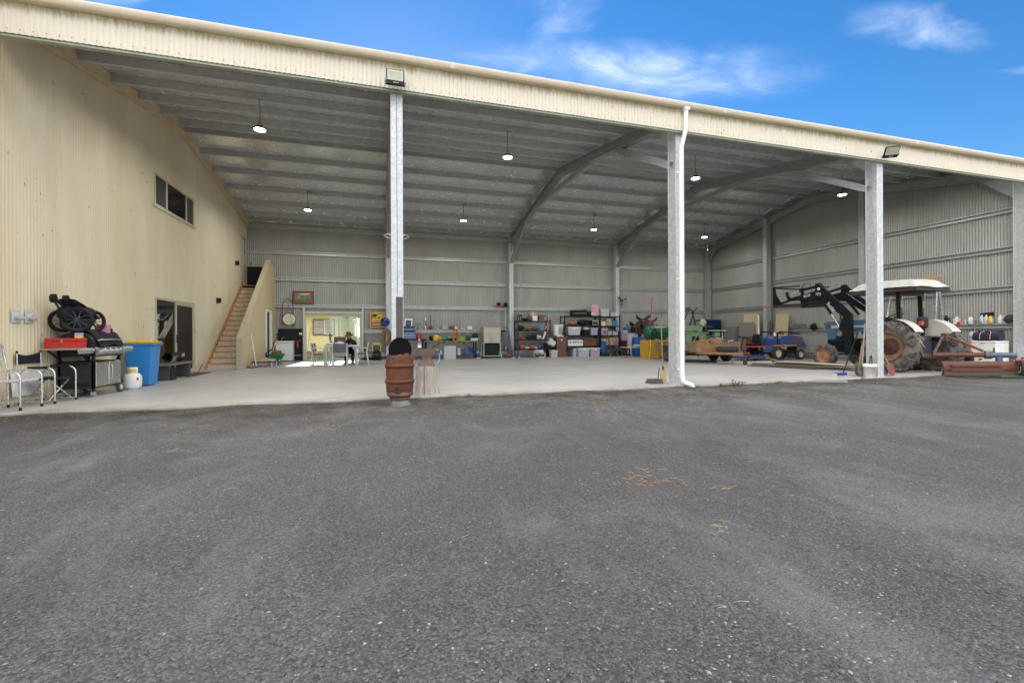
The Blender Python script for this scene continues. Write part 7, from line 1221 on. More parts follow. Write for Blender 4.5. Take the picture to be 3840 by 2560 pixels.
# loader
for xl, near in ((-.68, True), (.67, False)):
    sub = thing_ = None
    k = 0 if near else .14
    arm = [(1.32, 1.70), (1.20, 1.62), (1.40, 1.52), (2.27+k, 2.16), (2.50+k, 2.22), (3.45, 2.29), (3.47, 2.42), (2.62+k, 2.56), (2.42+k, 2.78), (2.20+k, 2.76)]
    b = MB(); b.prism([(1.20, 1.69), (1.35, 1.56), (2.32+k, 2.27), (2.46+k, 2.48), (2.42+k, 2.72), (2.26+k, 2.76)], xl-.045, xl+.045, 'x'); a1 = b.build('rear_arm', LD, t)
    b = MB(); b.prism([(2.32+k, 2.24), (2.75+k, 2.29), (3.48, 2.29), (3.50, 2.38), (2.85+k, 2.49), (2.36+k, 2.58)], xl-.04, xl+.04, 'x'); a2 = b.build('front_arm', LD, t)
    b = MB(); b.prism([(1.20, .43), (1.42, .43), (1.50, 1.15), (1.62, 1.25), (1.58, 1.40), (1.46, 1.70), (1.22, 1.72)], xl-.05, xl+.05, 'x'); b.build('loader_tower', LD, t)
    b = MB(); b.cyl((xl, 2.24+k, 2.26), (xl, 1.90+k*.6, 1.75), .042, n=12); b.build('lift_cylinder', LD, t); b = MB(); b.cyl((xl, 1.90+k*.6, 1.75), (xl, 1.60, 1.28), .022, n=10); b.build('lift_ram', CHROME, t)
    b = MB(); b.cyl((xl, 2.36+k, 2.73), (xl, 3.05, 2.62), .04, n=12); b.build('tilt_cylinder', LD, t); b = MB(); b.cyl((xl, 3.05, 2.62), (xl, 3.60, 2.50), .02, n=8); b.build('tilt_ram', CHROME, t)
    b = MB(); b.prism([(2.20+k, 2.70), (2.44+k, 2.70), (2.42+k, 2.80), (2.30+k, 2.82)], xl-.06, xl+.06, 'x'); b.cyl((xl-.07, 2.32+k, 2.30), (xl+.07, 2.32+k, 2.30), .03, n=10); b.build('knee_bracket', LD, t)
    b = MB(); b.bar((xl, 3.46, 2.30), (xl, 3.58, 2.62), .07, .08, up=(1, 0, 0)); b.bar((xl, 3.50, 2.30), (xl, 3.9, 2.22), .06, .08, up=(1, 0, 0)); b.build('tilt_link', LD, t)
    b = MB(); b.prism([(4.10, 2.12), (4.16, 2.12), (4.16, 2.88), (4.10, 2.88), (4.02, 2.55), (3.80, 2.22), (3.80, 2.12)], xl-.02, xl+.02, 'x'); b.build('frame_plate', RUST if False else LD, t)
    BBR = mat('bar_brown', (.055, .035, .028), .7, .2); MB().bar((xl, 2.95, 2.13), (xl, 4.12, 2.14), .06, .08).build('frame_bar', BBR, t); MB().bar((xl, 3.05, 2.80), (xl, 4.12, 2.85), .05, .05).build('frame_bar', BBR, t)
    if near:
        b = MB(); b.cyl((xl-.052, 2.30, 2.62), (xl-.046, 2.30, 2.62), .05, n=16); b.build('round_sticker', WHITE, t)
        textm('8030', .13, WHITE, t, (xl-.043, 2.86, 2.36), (0, -1, .18), (0, .18, 1), 1.0); textm('XP2', .13, WHITE, t, (xl-.049, 2.42, 2.42), (0, -1, -.15), (0, -.15, 1), .9); textm('Burder', .17, WHITE, t, (xl-.048, 2.03, 2.08), (0, -1, -1.10), (0, -1.10, 1), .78)
        b = MB(); b.tube([(xl, 3.0, 2.66), (xl, 2.9, 2.84), (xl, 2.65, 2.86), (xl, 2.6, 2.6)], .012, 5); b.tube([(xl, 2.05, 1.95), (xl-.03, 1.9, 1.85), (xl-.02, 1.8, 2.0)], .012, 5); b.build('hose', BLACK, t)
b = MB(); b.cyl((-.68, 3.0, 2.30), (.67, 3.0, 2.30), .055, n=12); b.cyl((-.68, 4.1, 2.2), (.67, 4.1, 2.2), .035, n=8); b.cyl((-.68, 4.1, 2.82), (.67, 4.1, 2.82), .025, n=8); b.build('cross_tube', LD, t); b = MB(); b.box(-.6, .6, 2.75, 3.0, 2.12, 2.26, b=.03); b.build('cross_box', LD, t)
b = MB(); b.cyl((-.6, 4.14, 2.14), (-.58, 5.1, 2.15), .025, .008, n=8); b.build('bale_spike', REDP, t); b = MB(); b.box(-.60, -.15, 1.15, 2.1, .70, .92, b=.01); b.box(.15, .60, 1.15, 2.1, .70, .92, b=.01); b.build('loader_subframe', LD, t); b = MB(); b.prism([(.95, .43), (1.30, .43), (1.30, .85)], -.74, -.70, 'x'); b.build('step_plate', LD, t)
for j in range(4): b = MB(); b.tube([(.50+.03*j, 2.3, 2.52-.02*j), (.50+.03*j, 1.5, 1.9-.02*j), (.45, 1.2, 1.5)], .007, 5); b.build('hydraulic_pipe', CHROME, t)
# flat tyre on the floor behind the tractor
t = thing('tractor_tyre', 'big black lugged tyre lying flat under the tractor', 'tyre', (15.95, 9.85, 0)); b = MB(); b.lathe([(.36, .05), (.52, 0), (.62, .06), (.65, .14), (.62, .22), (.52, .28), (.36, .24), (.40, .14)], 32, cap=False)
for k in range(22): a = 6.2832*k/22; b.bar((.64*math.cos(a), .64*math.sin(a), .05), (.64*math.cos(a+.1), .64*math.sin(a+.1), .23), .05, .05, up=(math.cos(a), math.sin(a), 0))
b.build('rubber', RUBBER, t)
# grader blade on the linkage
t = thing('grader_blade', 'rusty grader blade implement standing behind the tractor', 'grader blade', (14.9, 8.0, 0))
def W(x, y, z): return (x-14.9, y-8.0, z)
RB = mat('blade_rust', (.15, .062, .042), .7, .25, .25, 5, bump=.25, bs=40, col2=(.10, .05, .045), amt=.4, s2=4); BLW = mat('worn_blue', (.10, .16, .24), .6, .2, .25, 7, col2=(.17, .08, .05), amt=.45, s2=7)
dirb = Vector((15.75-14.05, 7.36-8.02, 0)).normalized(); nb = Vector((dirb.y, -dirb.x, 0))
def blade(u, v): p = Vector((14.05, 8.02, 0))+dirb*1.85*u+nb*(.06*math.sin(math.pi*v)-.02); return W(p.x, p.y, .01+.36*v)
b = MB(); b.grid(blade, 8, 8); b.grid(lambda u, v: tuple(Vector(blade(u, v))-nb*.02), 8, 8); b.build('mouldboard', RB, t)
for z in (.14, .26): b = MB(); p = Vector((14.2, 7.96, z))-nb*-.05; q = p+dirb*1.2; b.bar(W(*p), W(*q), .04, .05); b.build('stiffener', RB, t)
b = MB(); p = Vector((14.05, 8.02, .05))+nb*.045; q = p+dirb*1.85; b.bar(W(*p), W(*q), .015, .10); b.build('cutting_edge', mat('edge_brown', (.12, .08, .05), .8, .2), t)
b = MB(); b.cyl(W(14.70, 8.62, .50), W(15.42, 7.83, .52), .065, n=14); b.build('boom', RB, t); b = MB(); b.cyl(W(15.40, 7.86, .52), W(15.45, 7.80, .52), .11, n=18); b.cyl(W(15.46, 7.79, .52), W(15.49, 7.75, .52), .10, n=18); b.build('flange', BLW, t); b = MB(); b.cyl(W(15.49, 7.75, .52), W(15.78, 7.42, .52), .07, n=14); b.build('pivot_arm', BLW, t); b = MB(); b.cyl(W(15.58, 7.66, .05), W(15.58, 7.66, .48), .07, n=14); b.build('pivot_post', BLW, t)
b = MB(); b.cyl(W(15.26, 8.60, 1.02), W(15.42, 7.90, .62), .032, n=10); b.build('top_brace', RB, t); b = MB(); b.bar(W(14.70, 8.6, .50), W(15.22, 8.66, 1.05), .05, .03); b.bar(W(15.60, 8.72, .50), W(15.26, 8.66, 1.05), .05, .03); b.build('mast', BLW, t); b = MB(); b.box(W(15.18, 0, 0)[0], W(15.32, 0, 0)[0], .56, .70, .88, 1.10, b=.01); b.build('mast_head', RB, t)
b = MB(); b.bar(W(14.45, 8.75, .48), W(15.6, 8.70, .48), .09, .10); b.build('toolbar', mat('toolbar_dark', (.10, .085, .075), .7, .2, .3, 8), t)
for x in (14.55, 15.35): b = MB(); b.bar(W(x, 8.72, .5), W(x+.05, 9.1, .62), .05, .06); b.build('lower_link', BLW, t)
b = MB(); b.cyl(W(15.2, 8.62, 1.0), W(14.9, 9.1, 1.02), .025, n=8); b.build('top_link', mat('link_dark', (.07, .08, .07), .5, .3), t); b = MB(); b.cyl(W(15.50, 7.72, .58), W(15.50, 7.72, .72), .03, .012, n=8); b.build('lock_pin', RUST, t)
b = MB(); b.bar(W(15.72, 7.44, .45), W(15.66, 7.22, .22), .05, .03); b.build('wheel_arm', RB, t); wl_ = wheel(t, W(15.70, 7.28, .20), .21, .10, 'x', rimm=OFFW, n=22, name='tail_wheel'); wl_.rotation_euler = (0, 0, R(-50))
# ------------------------------------------------------------------ right wall: ladders, freezer, bottles
t = thing('step_ladder', 'aluminium step ladder with an orange top beside the right wall', 'ladder', (17.9, 10.55, 0))
for y0, y1 in ((-.30, -.20), (.30, .20)): b = MB(); b.bar((-.30, y0, 0), (.02, y1, 2.92), .03, .09); b.build('front_rail', CHROME, t); b = MB(); b.bar((.30, y0, 0), (.06, y1, 2.9), .03, .05); b.build('rear_rail', CHROME, t)
for k in range(9): z = .3+k*.30; f_ = z/2.92; b = MB(); b.box(-.30+.32*f_-.05, -.30+.32*f_+.05, -.28+.1*f_, .28-.1*f_, z-.012, z+.012); b.build('step', CHROME, t)
b = MB(); b.box(-.06, .16, -.22, .22, 2.92, 3.0, b=.015); b.build('top_cap', mat('ladder_orange', (.62, .33, .03), .5), t)
t = thing('extension_ladder', 'second aluminium ladder leaning on the right wall behind the canopy', 'ladder', (17.6, 11.75, 0))
for y in (-.2, .2): b = MB(); b.bar((0, y, 0), (.62, y, 2.6), .03, .08); b.build('rail', CHROME, t)
for k in range(8): z = .25+k*.29; b = MB(); b.cyl((.62*z/2.6, -.2, z), (.62*z/2.6, .2, z), .015, n=8); b.build('rung', CHROME, t)
b = MB(); b.at((17.95, 9.95, 0), (R(-14), R(-3), 0)); b.box(0, .012, 0, .10, 0, 1.62); b.box(0, .05, 0, .008, 0, 1.62); one('steel_channel', 'short galvanised channel leaning on the right wall rail', 'channel', b, GALV)
t = thing('chest_freezer', 'white chest freezer against the right wall', 'freezer', (17.8, 8.97, 0)); b = MB(); b.box(-.30, .30, -.30, .30, .03, .80, b=.015); b.build('body', WHITE, t); b = MB(); b.box(-.305, .305, -.305, .305, .805, .86, b=.015); b.build('lid', WHITE, t); b = MB(); b.box(-.31, -.30, -.05, .05, .77, .81); b.build('handle', LGREY, t)
t = thing('duffel_bag', 'navy canvas duffel bag lying on the chest freezer', 'bag', (17.78, 8.98, .862)); b = MB(); b.grid(lambda u, v: (.17*math.cos(6.2832*v)*(1+.05*math.sin(9*u)), -.30+.60*u, .14+.14*math.sin(6.2832*v)*(1-.12*math.sin(7*u))), 14, 14); b.prism([(.16*math.cos(6.2832*k/14), .14+.13*math.sin(6.2832*k/14)) for k in range(14)], -.301, -.295, 'y'); b.prism([(.16*math.cos(6.2832*k/14), .14+.13*math.sin(6.2832*k/14)) for k in range(14)], .295, .301, 'y'); b.build('body', mat('duffel_navy', (.022, .022, .05), .85, 0, .2, 12, bump=.3, bs=50), t)
for y in (-.12, .12): b = MB(); b.tube([(-.175, y, .05), (-.182, y, .16), (-.12, y, .26), (-.05, y*.5, .30)], .012, 5); b.build('strap', CARD, t)
b = MB(); b.tube([(.05, -.3, .30), (.05, .32, .30)], .016, 6); one('black_tripod', 'thin black folded tripod lying on the duffel bag', 'tripod', b, BLACK, (17.78, 8.95, .86))
bottle('clear and green jug between the duffel and the ladder', 17.72, 9.36, .862-.86, 1.14, .10, mat('jug_green', (.30, .42, .38), .3), WHITE, name='green_jug', jug=True)
rr = 1.402; rx = 18.37
bottle('black plastic jerry can on the right wall rail beside the ladder', rx-.02, 10.36, rr, .30, .09, BLACK, BLACK, name='jerry_can', jug=True); bottle('white plastic jug on the right wall rail', rx-.02, 10.08, rr, .26, .10, WHITE, WHITE, name='white_jug', jug=True); bottle('tiny grey bottle on the right wall rail', rx, 9.86, rr, .19, .03, LGREY, GREY, name='grey_bottle'); bottle('white bottle with a blue label on the right wall rail', rx, 9.72, rr, .25, .065, WHITE, WHITE, name='white_bottle'); bottle('white and blue bottle in the wire cage on the right wall rail', rx, 9.44, rr, .28, .06, mat('bottle_bluewhite', (.45, .55, .66), .4, 0, .4, 12), WHITE, name='blue_bottle'); bottle('second white bottle in the wire cage on the right wall rail', rx, 9.33, rr, .28, .05, OFFW, WHITE, name='white_bottle'); bottle('yellow spray can on the right wall rail', rx-.02, 9.22, rr, .25, .06, YELL, YELL, name='spray_can'); bottle('white bottle with an orange label on the right wall rail', rx, 9.00, rr, .27, .055, WHITE, WHITE, name='white_bottle'); bottle('small white can beside the brown bag', rx, 8.90, rr, .24, .04, OFFW, WHITE, name='white_can')
b = MB(); b.tube([(0, -.2, .2), (0, -.2, .36), (0, .12, .33), (0, .12, .1)], .008, 5); b.bar((0, -.2, .30), (0, .12, .27), .01, .1); one('wire_cage', 'black wire rack behind the bottles on the right wall rail', 'rack', b, BLACK, (rx+.05, 9.38, rr)); lump('worn brown leather bag at the end of the right wall rail', (rx-.04, 8.76, rr), (.08, .14, .13), mat('bag_brown', (.05, .035, .025), .7, 0, .3, 10), 'bag', 'brown_bag', 91, amp=.15)
t = thing('spray_wand', 'hanging sprayer wand below the right wall rail', 'wand', (18.2, 9.55, .7)); b = MB(); b.tube([(.08, 0, .80), (.10, .03, .72), (.03, 0, .3), (.0, -.02, .1)], .012, 6); b.build('tube', STEEL, t); b = MB(); b.bar((0, -.02, .12), (.05, -.06, 0), .04, .05); b.build('grip', BLACK, t); b = MB(); b.ball((.08, 0, .82), (.02, .04, .025)); b.build('red_tip', ORANGE, t)
t = thing('fuel_can', 'red plastic fuel can by the right front post', 'fuel can', (17.30, 8.02, 0), R(20)); b = MB(); b.box(-.15, .15, -.10, .10, 0, .30, b=.04); b.prism([(-.13, .30), (.13, .30), (.08, .37), (-.08, .37)], -.03, .03, 'y'); b.build('body', mat('fuel_red', (.60, .02, .035), .4), t); b = MB(); b.cyl((.1, 0, .30), (.12, 0, .40), .03, n=10); b.build('cap', BLACK, t)
t = thing('water_container', 'white water container with a blue lid by the right front post', 'container', (17.75, 7.95, 0), R(-10)); b = MB(); b.box(-.22, .22, -.14, .14, 0, .34, b=.08); b.build('body', WHITE, t); b = MB(); b.lathe([(.10, .34), (.11, .37), (.09, .40), (.03, .41)], 18); b.build('lid', BLUEP, t)
tub('white crate on the floor between the tractor wheel and the freezer', 16.85, 17.25, 0, .22, WHITE, 9.5, .4, name='white_crate', cat='crate'); bottle('yellow fuel bottle on the floor by the freezer', 17.15, 8.85, 0, .34, .10, YELL, BLACK, name='yellow_can', jug=True); t = thing('battery_blower', 'black and orange blower standing before the freezer', 'blower', (17.12, 9.10, 0)); b = MB(); b.box(-.08, .08, -.10, .10, 0, .55, b=.04); b.build('body', BLACK, t); b = MB(); b.cyl((-.02, -.05, .5), (-.02, -.05, .86), .025, n=8); b.build('orange_handle', ORANGE, t)
lump('yellow cloth on the floor beyond the tractor wheel', (17.4, 9.75, 0), (.16, .14, .22), YELL, 'cloth', 'yellow_cloth', 93)
b = MB(); b.grid(lambda u, v: (-.9+1.8*u, -.35+.7*v+.05*math.sin(5*u), .012+.012*math.sin(6*u+2*v)**2), 18, 8); one('rubber_mat', 'wavy black rubber mat lying under the grader blade', 'mat', b, mat('mat_rubber', (.035, .035, .038), .7), (15.2, 7.55, -.045), R(-20)); b = MB(); b.tube([(-.5, 0, .03), (.0, .05, .028), (.5, -.02, .03)], .012, 6); one('twine', 'thin green cord lying on the rubber mat', 'cord', b, GREENP, (15.55, 7.22, -.03), R(-18))
# ------------------------------------------------------------------ sheets on the floor, tools at the posts
def pile(k, lab_, c, rz, L_, W_, z, m):
    b = MB(); b.grid(lambda u, v: (-W_/2+W_*u, -L_/2+L_*v, z+.010*math.sin(2*math.pi*u*W_/.10)+.02*math.sin(v*4+k)*.5+.012), int(W_/.10*5), 5); b.grid(lambda u, v: (-W_/2+W_*u, -L_/2+L_*v, z-.004+.010*math.sin(2*math.pi*u*W_/.10)+.02*math.sin(v*4+k)*.5+.012), int(W_/.10*5), 5); return one('old_roof_sheet', lab_, 'sheet', b, m, c, rz, group='old sheets stacked on the floor')
SHM = mat('old_white_sheet', (.46, .42, .34), .7, .1, .15, 3, col2=(.24, .10, .04), amt=.36, s2=4, soft=.06)
for k in range(6): pile(k, 'rusty white corrugated sheet, %s of the stack by the tractor' % ('lowest', 'second lowest', 'third lowest', 'third from the top', 'second from the top', 'topmost')[k], (13.32+.05*math.sin(k*2), 11.05+.06*math.cos(k*3), 0), R(13+2*math.sin(k*1.7)), 2.5-.08*k, .72, .006+.028*k, SHM)
for k, (c, rz, lb) in enumerate((((13.6, 14.15, .0), R(70), 'pale plank lying on the floor left of the mower'), ((13.9, 13.7, 0), R(75), 'pale plank lying nearest the trailer wheel'))): b = MB(); b.box(-.10, .10, -1.1, 1.1, 0, .035, b=.004); one('floor_plank', lb, 'plank', b, PALEW, c, rz)
for k, (c, rz, L_, lb) in enumerate((((12.62, 12.0, .0), R(25), 1.4, 'dark rubber sheet curling at the left end of the stack'), ((12.9, 11.2, 0), R(12), 1.3, 'flat dark rubber sheet lying on the near side of the stack'))): b = MB(); b.grid(lambda u, v: (-.35+.7*u, -L_/2+L_*v, .006+.012*k+(.10*max(0, u-.55)*2 if k == 0 else .01*math.sin(5*u))), 10, 6); one('rubber_sheet', lb, 'rubber sheet', b, mat('sheet_dark', (.085, .075, .068), .8, 0, .15, 5), c, rz)
b = MB(); b.cyl((-.12, -.2, .18), (.10, .2, .18), .05, n=12); one('rolled_mat', 'small brown roll lying on top of the sheet stack', 'roll', b, mat('roll_brown', (.24, .15, .08), .8), (13.0, 12.25, .02)); b = MB(); random.seed(8); [b.tube([(random.uniform(-.2, .2), random.uniform(-.15, .15), .02), (random.uniform(-.2, .2), random.uniform(-.15, .15), .06)], .012, 5) for _ in range(8)]; one('rusty_fittings', 'small heap of rusty fittings on the floor by the mower', 'fittings', b, RUST, (14.35, 13.35, 0))
t = thing('plastic_bucket', 'white plastic bucket with a lid rim at the foot of the right post', 'bucket', (11.92, 8.34, 0)); b = MB(); b.lathe([(.115, 0), (.125, .01), (.142, .25), (.152, .25), (.152, .285), (.147, .29), (.149, .325), (.14, .33), (.12, .02)], 26); b.build('body', OFFW, t); b = MB(); b.tube([(-.15, 0, .27), (-.14, -.08, .20), (-.05, -.155, .17), (.06, -.15, .25), (.13, -.06, .30)], .004, 5); b.build('handle', STEEL, t)
b = MB(); b.bar((-.02, 0, .25), (.06, .02, .52), .02, .015); b.bar((.08, 0, .25), (.10, .02, .50), .02, .015); b.tube([(.06, .02, .52), (.08, .02, .54), (.10, .02, .50)], .012, 5); one('black_tongs', 'black tool handles sticking out of the white bucket', 'tool', b, BLACK, (11.95, 8.36, 0))
def shovel(lab_, foot, top, hm, bm, hw=.13, name='shovel'):
    t = thing(name, lab_, 'shovel', foot); d = Vector(top)-Vector(foot); L_ = d.length; d.normalize()
    b = MB(); b.tube([d*.30, d*L_], .018, 8); b.build('handle', hm, t); b = MB(); x = d.cross(Vector((0, -1, .2))).normalized()
    pts = [(0, .0), (hw*.75, .05), (hw, .16), (hw, .30), (hw*.3, .36)]; poly = [d*z+x*w_ for w_, z in pts]+[d*z-x*w_ for w_, z in reversed(pts[1:])]; n = Vector((0, -.012, 0)); m_ = len(poly)
    b.add([p for p in poly]+[p+n for p in poly], [tuple(range(m_)), tuple(range(2*m_-1, m_-1, -1))]+[(i, (i+1) % m_, m_+(i+1) % m_, m_+i) for i in range(m_)]); b.build('blade', bm, t); return t
HW = mat('grey_handle', (.30, .24, .18), .7, 0, .2, 8); BLD = mat('blade_grey', (.20, .19, .17), .5, .5, .2, 8)
shovel('long-handled grey shovel leaning on the right post left side', (11.78, 8.45, 0), (12.16, 8.62, 1.36), HW, BLD); shovel('second grey shovel standing behind the white bucket', (11.88, 8.62, 0), (12.12, 8.66, .82), HW, BLD); shovel('shovel with a red collar leaning on the right side of the right post', (12.80, 8.36, 0), (12.40, 8.55, 1.05), HW, mat('blade_redbrown', (.22, .06, .05), .6, .2, .3, 8)); shovel('dark shovel leaning on the right side of the right post', (12.62, 8.42, 0), (12.38, 8.62, .95), HW, BLD)
t = thing('push_broom', 'broom with a black handle and blue head before the right post', 'broom', (11.55, 8.80, 0)); b = MB(); b.tube([(.10, .02, .06), (.55, -.08, 1.25)], .014, 6); b.build('handle', BLACK, t); b = MB(); b.box(-.20, .16, -.06, .06, .02, .08, b=.015); b.build('head', DBLUE, t); b = MB(); b.box(-.24, -.20, -.05, .05, 0, .06); b.build('bristles', LGREY, t)
t = thing('dust_pan', 'dark dustpan on the slab at the foot of the downpipe post', 'dustpan', (5.86, 8.72, 0)); b = MB(); b.prism([(-.16, 0), (.16, 0), (.14, .10), (-.10, .10)], -.12, .12, 'y'); b.build('pan', DKGREY, t); b = MB(); b.tube([(.10, 0, .08), (.14, .0, .35)], .012, 6); b.build('handle', DKGREY, t)
t = thing('straw_broom', 'straw broom with a wooden handle leaning on the downpipe post', 'broom', (6.08, 8.70, 0)); b = MB(); b.tube([(.0, 0, .30), (.04, .12, 1.45)], .014, 6); b.build('handle', mat('broom_handle', (.30, .18, .10), .6), t); b = MB(); b.prism([(-.03, .0), (.07, .02), (.05, .28), (-.02, .30), (-.05, .12)], -.035, .035, 'y'); b.build('bristles', mat('straw', (.50, .38, .18), .9, 0, .2, 30), t); b = MB(); b.cyl((.005, 0, .26), (.01, .01, .38), .028, n=8); b.build('collar', DKGREY, t)
b = MB(); b.add([(9.55, 8.15, -.028), (10.4, 7.75, -.028), (10.75, 8.05, -.028), (10.25, 8.19, -.028), (9.55, 8.15, -.036), (10.4, 7.75, -.036), (10.75, 8.05, -.036), (10.25, 8.19, -.036)], [(0, 1, 2, 3), (7, 6, 5, 4), (0, 4, 5, 1), (1, 5, 6, 2), (2, 6, 7, 3), (3, 7, 4, 0)]); one('flat_plate', 'thin grey plate lying on the gravel before the slab', 'plate', b, mat('plate_grey', (.22, .23, .24), .6, .2))
# ------------------------------------------------------------------ loose stones, straw and weeds on the yard
def to_obj(name, vs_, fs, m, label, cat):
    me = bpy.data.meshes.new(name); me.from_pydata(vs_, [], fs); me.update(); me.materials.append(m); return tag(link(name, me), label, cat, kind='stuff')
rng = np.random.default_rng(5)
def scatter(n, y0, y1, pw, wfac=1.35):
    y = y0+(y1-y0)*rng.random(n)**pw; c = y*.29; x = c+(rng.random(n)*2-1)*wfac*y*1.15+(rng.random(n)*2-1)*.6; return x, y
octv = np.array([(1, 0, 0), (0, 1, 0), (-1, 0, 0), (0, -1, 0), (.1, .1, .75), (-.1, .0, -.75)]); octf = [(0, 1, 4), (1, 2, 4), (2, 3, 4), (3, 0, 4), (1, 0, 5), (2, 1, 5), (3, 2, 5), (0, 3, 5)]
for nm, n, s0, s1, m, lb in (('pale_pebbles', 6500, .0015, .0065, mat('pebble_pale', (.29, .295, .30), .8, 0, .3, 40), 'small pale stones scattered over the gravel yard'), ('grey_pebbles', 26000, .002, .009, mat('pebble_grey', (.115, .117, .122), .85, 0, .4, 30), 'small grey stones scattered over the gravel yard'), ('dark_pebbles', 16000, .002, .008, mat('pebble_dark', (.065, .064, .065), .85, 0, .3, 30), 'small dark stones scattered over the gravel yard'), ('brown_pebbles', 3000, .002, .007, mat('pebble_brown', (.16, .12, .085), .85, 0, .3, 30), 'small brown stones scattered over the gravel yard')):
    x, y = scatter(n, .9, 8.0, 1.7); vs_ = []; fs = []
    sz = s0+(s1-s0)*rng.random(n)**3.2; jit = 1+.35*(rng.random((n, 6, 3))-.5)*2; an = rng.random(n)*6.28; fl = .45+.4*rng.random(n); el = .6+.6*rng.random(n)
    V = octv[None]*jit*sz[:, None, None]; V[:, :, 2] *= fl[:, None]; V[:, :, 0] *= (1+el[:, None]*.5); c, s_ = np.cos(an)[:, None], np.sin(an)[:, None]
    X = V[:, :, 0]*c-V[:, :, 1]*s_+x[:, None]; Y = V[:, :, 0]*s_+V[:, :, 1]*c+y[:, None]; G = np.array([ghe(a, b_) for a, b_ in zip(x, y)]); Z = V[:, :, 2]+(G+sz*.15)[:, None]
    vs_ = np.stack([X, Y, Z], -1).reshape(-1, 3).tolist(); fs = [tuple(6*i+k for k in f) for i in range(n) for f in octf]
    to_obj(nm, vs_, fs, m, lb, 'stones')
def straws(nm, pts, m, lb, l0, l1, w_=.0022):
    vs_ = []; fs = []
    for x, y in pts:
        a = rng.random()*6.28; L_ = l0+(l1-l0)*rng.random(); g_ = ghe(x, y); z0, z1 = g_+.003+.006*rng.random(), g_+.003+.012*rng.random(); dx, dy = math.cos(a)*L_/2, math.sin(a)*L_/2; nx_, ny_ = -math.sin(a)*w_, math.cos(a)*w_; i = len(vs_); bx_, by_ = (rng.random()-.5)*L_*.07, (rng.random()-.5)*L_*.07
        vs_ += [(x-dx-nx_, y-dy-ny_, z0), (x-dx+nx_, y-dy+ny_, z0), (x-dx, y-dy, z0+w_*1.6), (x+bx_-nx_, y+by_-ny_, z1+.003), (x+bx_+nx_, y+by_+ny_, z1+.003), (x+bx_, y+by_, z1+w_*1.6+.003), (x+dx-nx_, y+dy-ny_, z1), (x+dx+nx_, y+dy+ny_, z1), (x+dx, y+dy, z1+w_*1.6)]
        for q in (0, 3): fs += [(i+q, i+q+3, i+q+5, i+q+2), (i+q+1, i+q+2, i+q+5, i+q+4)]
    to_obj(nm, vs_, fs, m, lb, 'straw')
STW = mat('dry_straw', (.34, .28, .17), .9, 0, .4, 30)
x, y = scatter(2600, 2.4, 8.1, .6); pts = [(a, b_) for a, b_ in zip(x, y) if (b_ > 5.6 and (a > -.5 or rng.random() < .4)) or rng.random() < .12]
for cx_, cy_, n, sp in ((1.9, 3.0, 34, .22), (2.05, 3.15, 26, .16), (1.9, 2.16, 14, .06), (2.43, 2.73, 12, .07), (-.7, 5.83, 24, .14), (-1.93, 5.06, 14, .10), (1.36, 1.5, 4, .05), (3.0, 7.2, 60, .9), (4.6, 6.9, 70, 1.0), (8, 7.3, 110, 1.6), (11, 7.0, 90, 1.8), (2.0, 7.4, 80, 1.2)): pts += [(cx_+rng.normal()*sp, cy_+rng.normal()*sp*.7) for _ in range(n)]
pts = [p for p in pts if p[1] < 8.12 and p[1] > .8]; straws('straw_litter', pts, STW, 'dry straw pieces scattered over the gravel yard', .015, .085, .0011)
GRS = mat('weed_green', (.10, .20, .045), .7, 0, .3, 20)
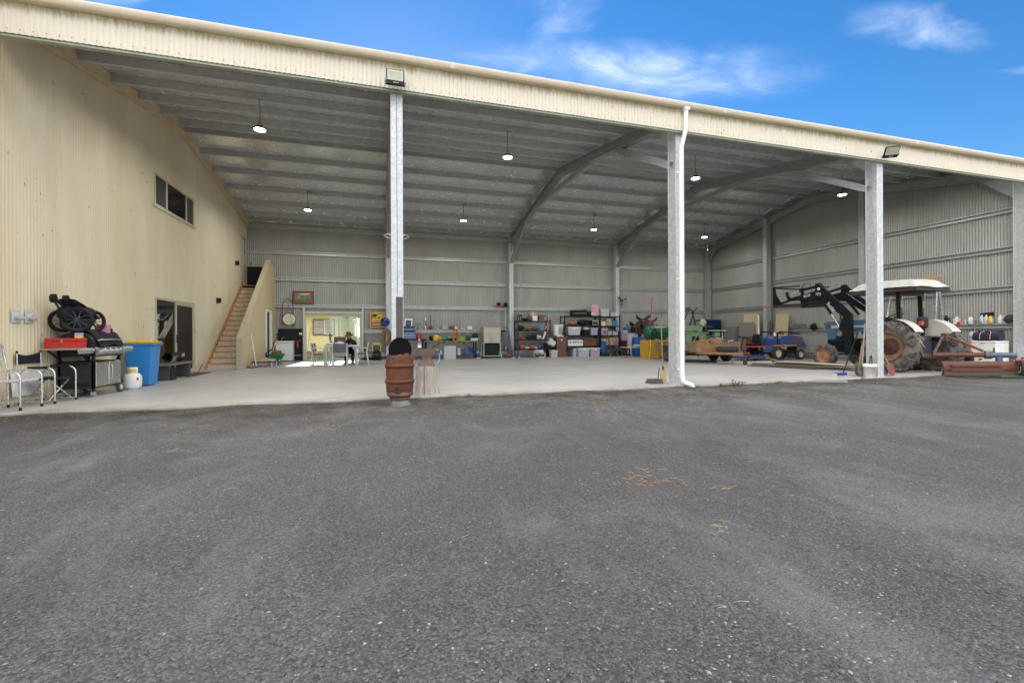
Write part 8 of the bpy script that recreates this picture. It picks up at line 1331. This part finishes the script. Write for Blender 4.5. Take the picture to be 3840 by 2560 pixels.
def weed(c, r, lb, seed, broad=True):
    rnd = random.Random(seed); t = thing('weed', lb, 'weed', c, group='weeds along the slab edge'); b = MB()
    for k in range(34 if broad else 46):
        a = rnd.random()*6.28; L_ = rnd.uniform(.4, 1)*r; h = rnd.uniform(.25, .9)*r*(.7 if broad else 1.2); w_ = (.10 if broad else .03)*r*rnd.uniform(.7, 1.3); ox, oy = rnd.gauss(0, .45*r), rnd.gauss(0, .2*r)
        d = Vector((math.cos(a), math.sin(a)*.6, 0)); s_ = Vector((-d.y, d.x, 0)); o = Vector((ox, oy, 0)); P_ = [o, o+d*L_*.5+Vector((0, 0, h)), o+d*L_+Vector((0, 0, h*.75))]
        b.add([P_[0], P_[1]-s_*w_, P_[1]+s_*w_, P_[2]], [(0, 1, 2), (1, 3, 2)])
    b.build('leaves', GRS, t); b = MB(); [b.tube([(rnd.gauss(0, .02), 0, 0), (rnd.gauss(0, .3*r), rnd.gauss(0, .1*r), .4*r)], .003, 4) for _ in range(3)]; b.build('stems', GRS, t)
for c, r_, lb, br in (((.60, 8.12, -.04), .07, 'small grass tuft at the foot of the log stump', False), ((1.52, 8.10, -.04), .10, 'green weed at the slab edge right of the stump', True), ((1.22, 8.12, -.04), .05, 'tiny weed at the slab edge nearest the stump', True), ((7.55, 8.08, -.04), .20, 'largest leafy weed at the slab edge in the third bay', True), ((7.15, 8.1, -.04), .10, 'small weed left of the largest leafy weed', True), ((8.75, 8.08, -.04), .11, 'leafy weed at the slab edge before the trailer wheel', True), ((6.0, 8.08, -.04), .07, 'grass tuft left of the downpipe post', False), ((6.35, 7.85, -.04), .08, 'grass tuft on the gravel before the downpipe', False), ((11.3, 8.08, -.04), .08, 'grass tuft at the slab edge left of the white bucket', False), ((-2.3, 8.0, -.04), .06, 'grass tuft on the gravel in the leftmost bay', False)): weed(c, r_, lb, int(abs(c[0])*100), br)
b = MB(); n = 900
for k in range(n):
    x_ = random.choice((random.uniform(-5.6, -1.5), random.uniform(-5.6, 18))); y_ = 8.17-abs(random.gauss(0, .22 if x_ < -1 else .10)); a = random.random()*6.28; h = random.uniform(.010, .045); g_ = ghe(x_, y_); w_ = .003
    b.add([(x_-w_*math.cos(a), y_-w_*math.sin(a), g_), (x_+w_*math.cos(a), y_+w_*math.sin(a), g_), (x_+random.uniform(-.02, .02), y_+random.uniform(-.02, .02), g_+h)], [(0, 1, 2)])
tag(b.build('edge_grass', GRS), 'short green grass sprouting along the slab edge', 'grass', kind='stuff')
b = MB(); b.box(-.035, .035, -.005, .005, 0, .006); b.box(-.035, -.025, -.03, .005, 0, .006); b.box(.0, .010, -.03, .005, 0, .006); one('plastic_clip', 'small white plastic clip lying on the gravel', 'clip', b, WHITE, (-.80, 2.62, -.046), R(15))
